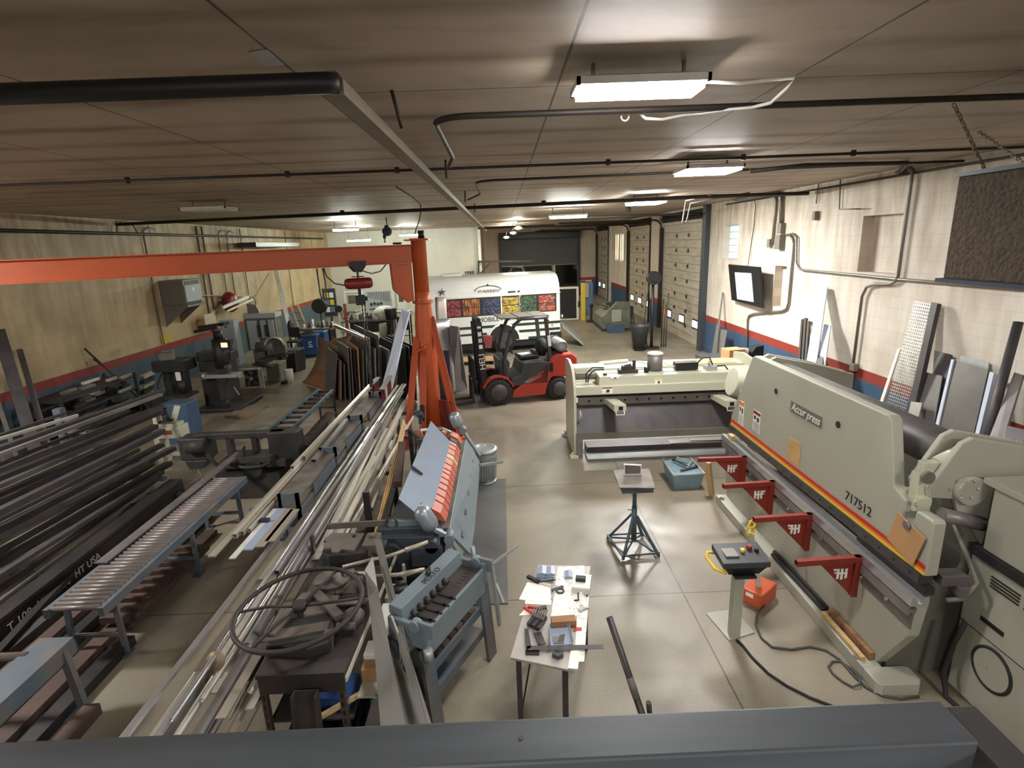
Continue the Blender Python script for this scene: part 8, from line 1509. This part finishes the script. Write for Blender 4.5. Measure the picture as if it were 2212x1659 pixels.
# stock standing under and in front of the bench
S(MB().section((-1.46, 3.05, 0.02), (-1.46, 3.12, 0.83), [(-0.085, -0.04), (0.085, -0.04), (0.085, 0.04), (0.075, 0.04), (0.075, -0.03), (-0.075, -0.03), (-0.075, 0.04), (-0.085, 0.04)], (0, -1, 0)), 'upright_channel', 'dusty_dark', 'dark brown channel standing upright before the steel bench', 'channel')
S(MB().cyl((-1.80, 3.14, 0.0), (-1.80, 3.14, 0.34), 0.055, n=16), 'grey_canister', 'charcoal', 'grey canister by the left front leg of the steel bench', 'canister')
GS = [(((-1.201, 4.198, 1.2), (-1.257, 4.119, 1.12), (-1.161, 3.816, 1.06), (-1.021, 3.345, 0.86), (-0.895, 2.981, 0.7), (-0.746, 2.973, 0.7), (-0.911, 3.37, 0.88), (-1.11, 3.914, 1.09)), 'pointed grey strip with a snipped top corner leaning on the bench'), (((-1.247, 4.448, 1.22), (-1.179, 4.443, 1.22), (-0.784, 3.404, 0.86), (-0.594, 3.003, 0.66), (-0.656, 3.006, 0.66), (-0.858, 3.437, 0.86)), 'long narrow grey strip leaning from the brake down past the bench'), (((-0.966, 3.617, 0.8), (-0.644, 3.083, 0.58), (-0.898, 3.096, 0.58)), 'broad triangular-looking grey sheet standing behind the long narrow strip'), (((-1.051, 3.358, 0.62), (-0.915, 3.155, 0.52), (-1.086, 3.164, 0.52)), 'low dark grey sheet corner beside the broad grey sheet')]
for i, (pp, lb) in enumerate(GS):
    pp = [V(q) for q in pp]; n = (pp[1] - pp[0]).cross(pp[-1] - pp[0]).normalized() * 0.006
    low = max(range(len(pp)), key=lambda k: -pp[k].z)
    lows = [k for k in range(len(pp)) if pp[k].z < pp[low].z + 0.02]
    for k in lows:
        q = pp[k]; top = pp[0]; d = (q - top); pp[k] = top + d * ((top.z - 0.01) / (top.z - q.z))
    S(MB().prism(pp, n), 'leaning_sheet', 'strip_grey' if i < 3 else 'grey_steel', lb, 'sheet', 'grey strips leaning on the bench')
IT = [((-1.11, 3.54, 0.68), (0.12, 0.22, 0.11), 'cardboard', 'carton', 'small brown carton on the upper side shelf of the bench', 0.05), ((-1.11, 3.6, 0.76), (0.11, 0.16, 0.045), 'paper', 'carton', 'white flat box on top of the small brown carton', 0.0), ((-1.11, 4.05, 0.67), (0.12, 0.35, 0.10), 'white', 'carton', 'white box farther along the upper side shelf', 0.0), ((-1.11, 3.62, 0.31), (0.13, 0.28, 0.14), 'green', 'tool_case', 'green and black tool case on the lower side shelf', 0.25), ((-1.11, 3.95, 0.30), (0.13, 0.2, 0.12), 'blue', 'parts_case', 'blue case behind the green tool case', 0.1), ((-1.38, 3.45, 0.54), (0.3, 0.25, 0.10), 'blue', 'tool_case', 'blue flat case on the bench shelf behind the upright channel', -0.1), ((-1.40, 3.45, 0.225), (0.32, 0.3, 0.12), 'black', 'tool_case', 'black case on the bottom shelf of the bench', 0.1), ((-1.11, 4.4, 0.67), (0.12, 0.22, 0.10), 'cream', 'carton', 'cream box at the far end of the upper side shelf', 0.0)]
for c, d, mm, nm, lb, rz in IT: S(MB().cb(c, d, rz), nm, mm, lb, nm.replace('_', ' '), None, 0.006)
for i in range(2): S(MB().cyl((-1.10, 4.36 + 0.1 * i, 0.745), (-1.0, 4.38 + 0.1 * i, 0.745), 0.028, n=12), 'dark_cylinder', 'charcoal', ('near' if i == 0 else 'far') + ' one of two dark rollers lying on the cream box', 'roller', 'dark rollers')
S(MB().bar((-1.42, 3.20, 0.55), (-1.0, 3.5, 0.58), 0.03), 'wooden_stick', 'plywood', 'pale wooden stick poking out through the bench shelves', 'stick')
for i in range(3): S(MB().bar((-1.12 + 0.03 * i, 3.50, 0.386), (-1.10 + 0.03 * i, 3.60, 0.386), 0.01, 0.006), 'drill_bit', 'paper', ORD[i] + ' white stick on the green and black case', 'bit', 'white sticks on the case')
S(MB().box(-1.62, -1.5, 3.5, 4.3, 0.157, 0.36), 'plastic_film', 'plastic_wrap', 'bundle wrapped in clear film on the bottom shelf of the bench', 'bundle')

# ================================================================ WORK TABLE WITH DRAWINGS
t = T('work_table', 'small grey steel work table covered with drawings, tools and bent parts', 'table', (0.32, 3.9, 0))
TZ = 0.85
tc = [(-0.054, 3.353, 0.85), (0.392, 3.198, 0.85), (0.704, 4.455, 0.85), (0.222, 4.513, 0.85)]
P(MB().prism([V(p) - V((0, 0, 0.02)) for p in tc], (0, 0, 0.02)), 'table_top', 'light_steel', t, 0.002)
for p, q in zip(tc, ((0.06, 0.06), (-0.06, 0.06), (-0.06, -0.06), (0.06, -0.06))): P(MB().box(p[0] + q[0] - 0.02, p[0] + q[0] + 0.02, p[1] + q[1] - 0.02, p[1] + q[1] + 0.02, 0, 0.83), 'leg', 'dark_steel', t)
P(MB().bar((tc[0][0] + 0.06, tc[0][1] + 0.06, 0.25), (tc[3][0] + 0.06, tc[3][1] - 0.06, 0.78), 0.012), 'diagonal_rod', 'dark_steel', t)
M['drawing'] = drawing_mat('line_drawing')
def sheet(pts, z, mm, nm, lb, cat, th=0.0015, g='papers on the work table'):
    S(MB().prism([(p[0], p[1], z) for p in pts], (0, 0, th)), nm, mm, lb, cat, g)
sheet([(0.278, 3.779, 0.85), (0.544, 3.772, 0.85), (0.646, 4.466, 0.85), (0.402, 4.462, 0.85)], TZ + 0.001, 'drawing', 'technical_drawing', 'large white technical drawing under the caliper and blocks', 'drawing')
sheet([(0.399, 3.281, 0.85), (0.471, 3.276, 0.85), (0.617, 4.004, 0.85), (0.532, 4.01, 0.85)], TZ + 0.003, 'drawing', 'technical_drawing', 'narrow white drawing hanging along the right edge of the table', 'drawing')
sheet([(0.03, 4.006, 0.855), (0.299, 3.933, 0.855), (0.305, 4.173, 0.855), (0.111, 4.241, 0.855)], TZ + 0.006, 'paper', 'paper_sheet', 'slanting blank white sheet on the left of the table', 'paper')
sheet([(0.078, 3.949, 0.85), (0.29, 3.917, 0.85), (0.308, 4.025, 0.85), (0.091, 4.072, 0.85)], TZ + 0.003, 'paper', 'paper_sheet', 'white sheet with a red edge under the slanting blank sheet', 'paper')
sheet([(0.024, 3.807, 0.85), (0.113, 3.812, 0.85), (0.136, 3.88, 0.85), (0.075, 3.884, 0.85)], TZ + 0.001, 'paper', 'paper_scrap', 'white paper corner poking out left of the red pliers', 'paper')
sheet([(0.348, 3.211, 0.86), (0.415, 3.199, 0.86), (0.455, 3.371, 0.86), (0.389, 3.384, 0.86)], TZ + 0.006, 'paper', 'paper_tag', 'small rounded white card at the near right table corner', 'card', 0.008)
sheet([(0.436, 3.594, 0.86), (0.496, 3.59, 0.86), (0.505, 3.626, 0.86), (0.449, 3.635, 0.86)], TZ + 0.0065, 'stripe_red', 'red_stamp_card', 'small card with red print beside the wood block', 'card')
def blk(px0, rz, d, z, mm, nm, lb, cat, bev=0.003, g=None):
    S(MB().cb((px0[0], px0[1], z + d[2] / 2), d, rz), nm, mm, lb, cat, g, bev)
ry = math.radians(-13)
for i, p in enumerate(((0.231, 4.32, 0.88), (0.308, 4.307, 0.88))):
    for k in range(3):
        c = V((p[0] + 0.008 * k, p[1] + 0.01 * k, TZ + 0.002 + 0.022 * k))
        S(MB().prism([c + V((-0.04, -0.06, 0)), c + V((0.035, -0.06, 0)), c + V((0.035, -0.06, 0.012)), c + V((0.0, -0.06, 0.022)), c + V((-0.04, -0.06, 0.012))], (0.01, 0.12, 0)), 'bent_bracket', 'pan_blue', ('left' if i == 0 else 'right') + ' stack of pale blue folded brackets, ' + ('bottom', 'middle', 'top')[k] + ' piece', 'bracket', 'folded brackets on the table')
c = V((0.479, 4.317, 0.87)); S(MB().prism([c + V((-0.035, -0.05, -0.018)), c + V((0.035, -0.05, -0.018)), c + V((0.035, -0.05, 0.0)), c + V((0.0, -0.05, 0.012)), c + V((-0.035, -0.05, 0.0))], (0.01, 0.10, 0)), 'bent_bracket', 'pan_blue', 'single pale blue folded bracket between the bracket stacks and the white pads', 'bracket', 'folded brackets on the table')
c = (0.579, 4.144, 0.88)
for k in range(5): blk((c[0], c[1]), ry, (0.15, 0.2, 0.012), TZ + 0.003 + 0.0125 * k, 'plastic_wrap' if k < 4 else 'paper', 'pad_plate', ORD[k] + ' white plate up in the stack at the far right corner', 'plate', 0.001, 'white plates in the stack')
blk((c[0] - 0.01, c[1] + 0.0), ry, (0.085, 0.05, 0.035), TZ + 0.067, 'machine_black', 'angle_block', 'dark bent piece standing on the white plate stack', 'block')
c = V((0.366, 4.103, 0.86)); S(MB().bar(c - V((0.05, 0.0, 0)), c + V((0.05, 0.05, 0)), 0.025, 0.012).tube([c + V((0.02 + 0.03 * math.cos(a), -0.01 + 0.03 * math.sin(a), 0.0)) for a in [k * PI / 7 for k in range(14)]], 0.009, 6, True), 'dial_caliper', 'charcoal', 'dark round dial tool lying across the drawing', 'gauge')
c = V((0.332, 4.073, 0.86)); S(MB().bar(c + V((-0.03, -0.09, 0)), c + V((0.03, 0.10, 0)), 0.018, 0.004), 'steel_ruler', 'galvanised', 'short steel ruler lying under the dial tool', 'ruler')
S(MB().bar((0.118, 4.308, 0.87), (0.215, 4.211, 0.87), 0.03, 0.025).bar((0.215, 4.211, 0.87), (0.36, 4.242, 0.87), 0.012, 0.006), 'screwdriver', 'black', 'black-handled tool lying by the left bracket stack', 'tool')
S(MB().bar((0.215, 4.219, 0.865), (0.312, 4.165, 0.865), 0.03, 0.008), 'spatula_blade', 'plastic_wrap', 'pale blade lying below the black-handled tool', 'blade')
S(MB().bar((0.537, 4.136, 0.86), (0.525, 3.959, 0.86), 0.008).bar((0.525, 3.959, 0.86), (0.486, 3.956, 0.86), 0.008), 'hex_key', 'black', 'thin black hex key beside the white marker tube', 'hex key')
S(MB().bar((0.561, 4.101, 0.865), (0.537, 3.88, 0.865), 0.022, 0.018), 'marker_tube', 'white', 'white slim tool lying right of the black hex key', 'tool')
c = V((0.533, 3.827, 0.865)); S(MB().cb(c, (0.06, 0.03, 0.03), 0.6).bar(c, c + V((0.06, 0.02, 0.0)), 0.015), 'small_clamp', 'galvanised', 'small bright clamp at the right edge of the drawing', 'clamp')
blk((0.366, 3.664, 0.9), math.radians(3), (0.19, 0.075, 0.065), TZ + 0.002, 'old_wood', 'wood_block', 'brown timber block lying in the middle of the work table', 'wood block')
t = T('red_pliers', 'pliers with red handles lying on the left of the table', 'pliers', (0.135, 3.859, 0.87))
P(MB().bar((0.068, 3.881, 0.87), (0.143, 3.795, 0.87), 0.018, 0.018).bar((0.098, 3.878, 0.875), (0.191, 3.854, 0.875), 0.018, 0.018), 'handle', 'stripe_red', t)
P(MB().bar((0.172, 3.851, 0.87), (0.249, 3.869, 0.87), 0.03, 0.02), 'jaw', 'charcoal', t)
t = T('wrench_holder', 'black rack of hex keys tilted beside the wood block', 'tool holder', (0.162, 3.689, 0.87))
P(MB().prism([(0.081, 3.669, 0.86), (0.167, 3.6, 0.86), (0.245, 3.734, 0.86), (0.162, 3.813, 0.86)], (0, 0, 0.03)), 'tray', 'black', t, 0.002)
for k in range(6): P(MB().bar(lerp((0.129, 3.734, 0.9), (0.205, 3.674, 0.9), k / 5), lerp((0.153, 3.821, 0.91), (0.25, 3.78, 0.91), k / 5), 0.010), 'key', 'dusty', t)
for k in range(3): P(MB().bar(lerp((0.095, 3.638, 0.9), (0.173, 3.581, 0.9), k / 2), lerp((0.134, 3.7, 0.905), (0.213, 3.64, 0.905), k / 2), 0.014), 'clip', 'charcoal', t)
t = T('framing_square', 'dark steel framing square with its long leg overhanging the table edge', 'square', (0.078, 3.439, 0.87))
P(MB().prism([(0.061, 3.626, 0.87), (0.089, 3.614, 0.87), (0.104, 3.423, 0.87), (0.069, 3.392, 0.87)], (0, 0, 0.003)).prism([(0.071, 3.435, 0.87), (0.628, 3.415, 0.87), (0.627, 3.372, 0.87), (0.069, 3.392, 0.87)], (0, 0, 0.003)), 'blade', 'dark_steel', t)
blk((0.109, 3.387, 0.86), math.radians(-4), (0.1, 0.05, 0.012), TZ, 'black', 'square_stock', 'black strip lying under the framing square corner', 'strip')
S(MB().bar((0.137, 3.582, 0.86), (0.164, 3.46, 0.86), 0.012, 0.02).bar((0.163, 3.595, 0.856), (0.189, 3.463, 0.856), 0.05, 0.004), 'scraper_plate', 'dark_steel', 'dark small plate inside the framing square', 'plate')
pb = [(0.259, 3.636, 0.86), (0.401, 3.627, 0.86), (0.407, 3.445, 0.86), (0.248, 3.436, 0.86)]
S(MB().prism(pb, (0, 0, 0.003)).prism([pb[0], pb[1], V(pb[1]) + V((0, 0, 0.04)), V(pb[0]) + V((0, 0, 0.04))], (0, 0.003, 0)).prism([pb[1], pb[2], V(pb[2]) + V((0.005, 0, 0.04)), V(pb[1]) + V((0.005, 0, 0.04))], (0.003, 0, 0)).prism([pb[3], pb[0], V(pb[0]) + V((-0.003, 0, 0.04)), V(pb[3]) + V((-0.003, 0, 0.04))], (-0.003, 0, 0)), 'folded_tray', 'pan_blue', 'shallow folded sheet-metal tray below the wood block', 'tray')
c = V((0.329, 3.457, 0.87)); S(MB().prism([c + V((-0.03, 0.0, 0)), c + V((0.02, 0.01, 0)), c + V((0.03, 0.03, 0.05)), c + V((-0.01, 0.02, 0.05))], (0, 0.003, 0)).cb(c + V((-0.02, 0.03, 0)), (0.08, 0.07, 0.004)), 'bent_offcut', 'steel', 'bent grey offcut standing in the folded tray', 'offcut')
c = V((0.288, 3.323, 0.87)); S(MB().prism([c + V((-0.04, 0.01, -0.015)), c + V((0.0, -0.02, -0.015)), c + V((0.04, 0.0, -0.015)), c + V((0.04, 0.0, 0.015)), c + V((0.0, -0.02, 0.015)), c + V((-0.04, 0.01, 0.015))], (0.005, 0.03, 0)), 'vee_block', 'charcoal', 'small dark vee block at the near edge of the table', 'block')

# ---------------------------------------------------------------- pedestal stand
t = T('pedestal_stand', 'dark green pedestal stand with a square plate top on splayed legs', 'stand', (1.5, 6.1, 0))
sx, sy = 1.50, 6.10
P(MB().prism([(1.282, 6.348, 0.95), (1.257, 5.842, 0.95), (1.663, 5.791, 0.95), (1.734, 6.346, 0.95)], (0, 0, 0.012)), 'top_plate', 'dusty', t, 0, 'brownish steel top plate')
P(MB().box(1.30, 1.66, 5.86, 5.89, 0.87, 0.95).box(1.30, 1.66, 6.28, 6.31, 0.87, 0.95).box(1.30, 1.33, 5.88, 6.3, 0.87, 0.95).box(1.63, 1.66, 5.88, 6.3, 0.87, 0.95), 'top_frame', 'stand_green', t)
P(MB().cyl((sx, sy, 0.55), (sx, sy, 0.95), 0.026, n=12).cyl((sx, sy, 0.12), (sx, sy, 0.58), 0.034, n=14).bar((sx - 0.08, sy, 0.54), (sx, sy, 0.53), 0.01), 'column', 'stand_green', t)
feet = [(1.31, 5.84), (1.76, 5.88), (1.68, 6.37), (1.22, 6.35)]
for x, y in feet: P(MB().bar((sx + (x - sx) * 0.1, sy + (y - sy) * 0.1, 0.46), (x, y, 0.012), 0.028).bar((x, y, 0.03), (sx, sy, 0.14), 0.018), 'leg', 'stand_green', t)
P(MB().bar((*lerp((*feet[0], 0.05), (sx, sy, 0.05), 0.1)[:2], 0.05), (*lerp((*feet[1], 0.05), (sx, sy, 0.05), 0.1)[:2], 0.05), 0.02).bar((*feet[1], 0.06), (*feet[2], 0.06), 0.02).bar((*feet[2], 0.06), (*feet[3], 0.06), 0.02).bar((*feet[3], 0.06), (*feet[0], 0.06), 0.02), 'leg_brace', 'stand_green', t)
c = V((1.49, 6.173, 0.962)); 
t = T('angle_rack', 'small rectangular frame of bright angle standing on the pedestal stand', 'frame', c)
e = V((1, -0.06, 0)).normalized()
P(MB().bar(c - e * 0.105 + V((0, 0, 0.005)), c + e * 0.105 + V((0, 0, 0.005)), 0.03, 0.012).bar(c - e * 0.105 + V((0, 0.02, 0.13)), c + e * 0.105 + V((0, 0.02, 0.115)), 0.02, 0.012).bar(c - e * 0.10, c - e * 0.10 + V((0, 0.02, 0.13)), 0.012).bar(c + e * 0.10, c + e * 0.10 + V((0, 0.02, 0.12)), 0.012), 'rim', 'plastic_wrap', t)
P(MB().prism([c - e * 0.10 + V((0, 0.012, 0.005)), c + e * 0.10 + V((0, 0.012, 0.005)), c + e * 0.10 + V((0, 0.025, 0.115)), c - e * 0.10 + V((0, 0.025, 0.125))], (0, 0.004, 0)), 'panel', 'dusty', t)

# ================================================================ FOREGROUND
t = T('tool_post', 'black pipe handle leaning up in front of the railing with a grey band', 'pipe', (0.98, 2.78, 0))
a, b = V((0.624, 3.162, 1.3)), V((0.781, 2.872, 0.8)); d = (b - a).normalized(); b = a + (b - a) * ((a.z - 0.02) / (a.z - b.z))
P(MB().pipe(a, b, 0.023, 0.004, 16), 'pipe', 'black_steel', t)
P(MB().pipe(lerp(a, b, 0.25), lerp(a, b, 0.33), 0.0245, 0.003, 16), 'band', 'dusty', t, 0, 'grey worn band')
c = lerp(a, b, 0.42)
P(MB().tube([c + V((0.03, 0.02, 0.12)), c + V((0.045, 0.02, 0.0)), c + V((0.05, 0.0, -0.06)), c + V((0.12, 0, -0.07))], 0.017, 8).cyl(c + V((0.0, 0, -0.07)), c + V((0.12, 0, -0.07)), 0.02, n=10), 'tee_grip', 'black', t)
S(MB().box(0.45, 0.82, 2.35, 2.72, 0.0, 0.55), 'side_stool', 'black_steel', 'dark stand below the railing under the blue and white papers', 'stand', None, 0.01)
S(MB().prism([(0.50, 2.50, 0.552), (0.70, 2.50, 0.552), (0.72, 2.70, 0.552), (0.56, 2.715, 0.552)], (0, 0, 0.004)), 'loose_paper', 'paper', 'white paper just above the railing left of the black pipe', 'paper')
S(MB().cb((0.74, 2.66, 0.563), (0.12, 0.12, 0.02), 0.3), 'blue_rag', 'blue', 'blue cloth just above the railing at the foot of the black pipe', 'cloth', None, 0.004)
t = T('guard_rail', 'grey steel guard rail across the bottom of the view, with a mitred corner at right', 'railing', (-0.5, 0.75, 2.15))
P(MB().box(-4.2, 0.735, 0.695, 0.78, 2.895, 2.95), 'top_rail', 'rail_grey', t, 0.005)
P(MB().box(0.74, 0.80, -2.5, 0.78, 2.885, 2.935), 'return_rail', 'rail_dark', t, 0.004)
for x in (-4.1, -1.7, 0.765): P(MB().box(x - 0.025, x + 0.025, 0.71, 0.77, 2.15, 2.89), 'post', 'rail_dark', t)
P(MB().box(-4.2, 0.73, 0.72, 0.76, 2.50, 2.54).box(-4.2, 0.73, 0.74, 0.75, 2.15, 2.26), 'mid_rail', 'rail_dark', t)
P(MB().cyl((0.0, 0.74, 2.95), (0.0, 0.74, 2.952), 0.004, n=8), 'rivet', 'dusty', t)
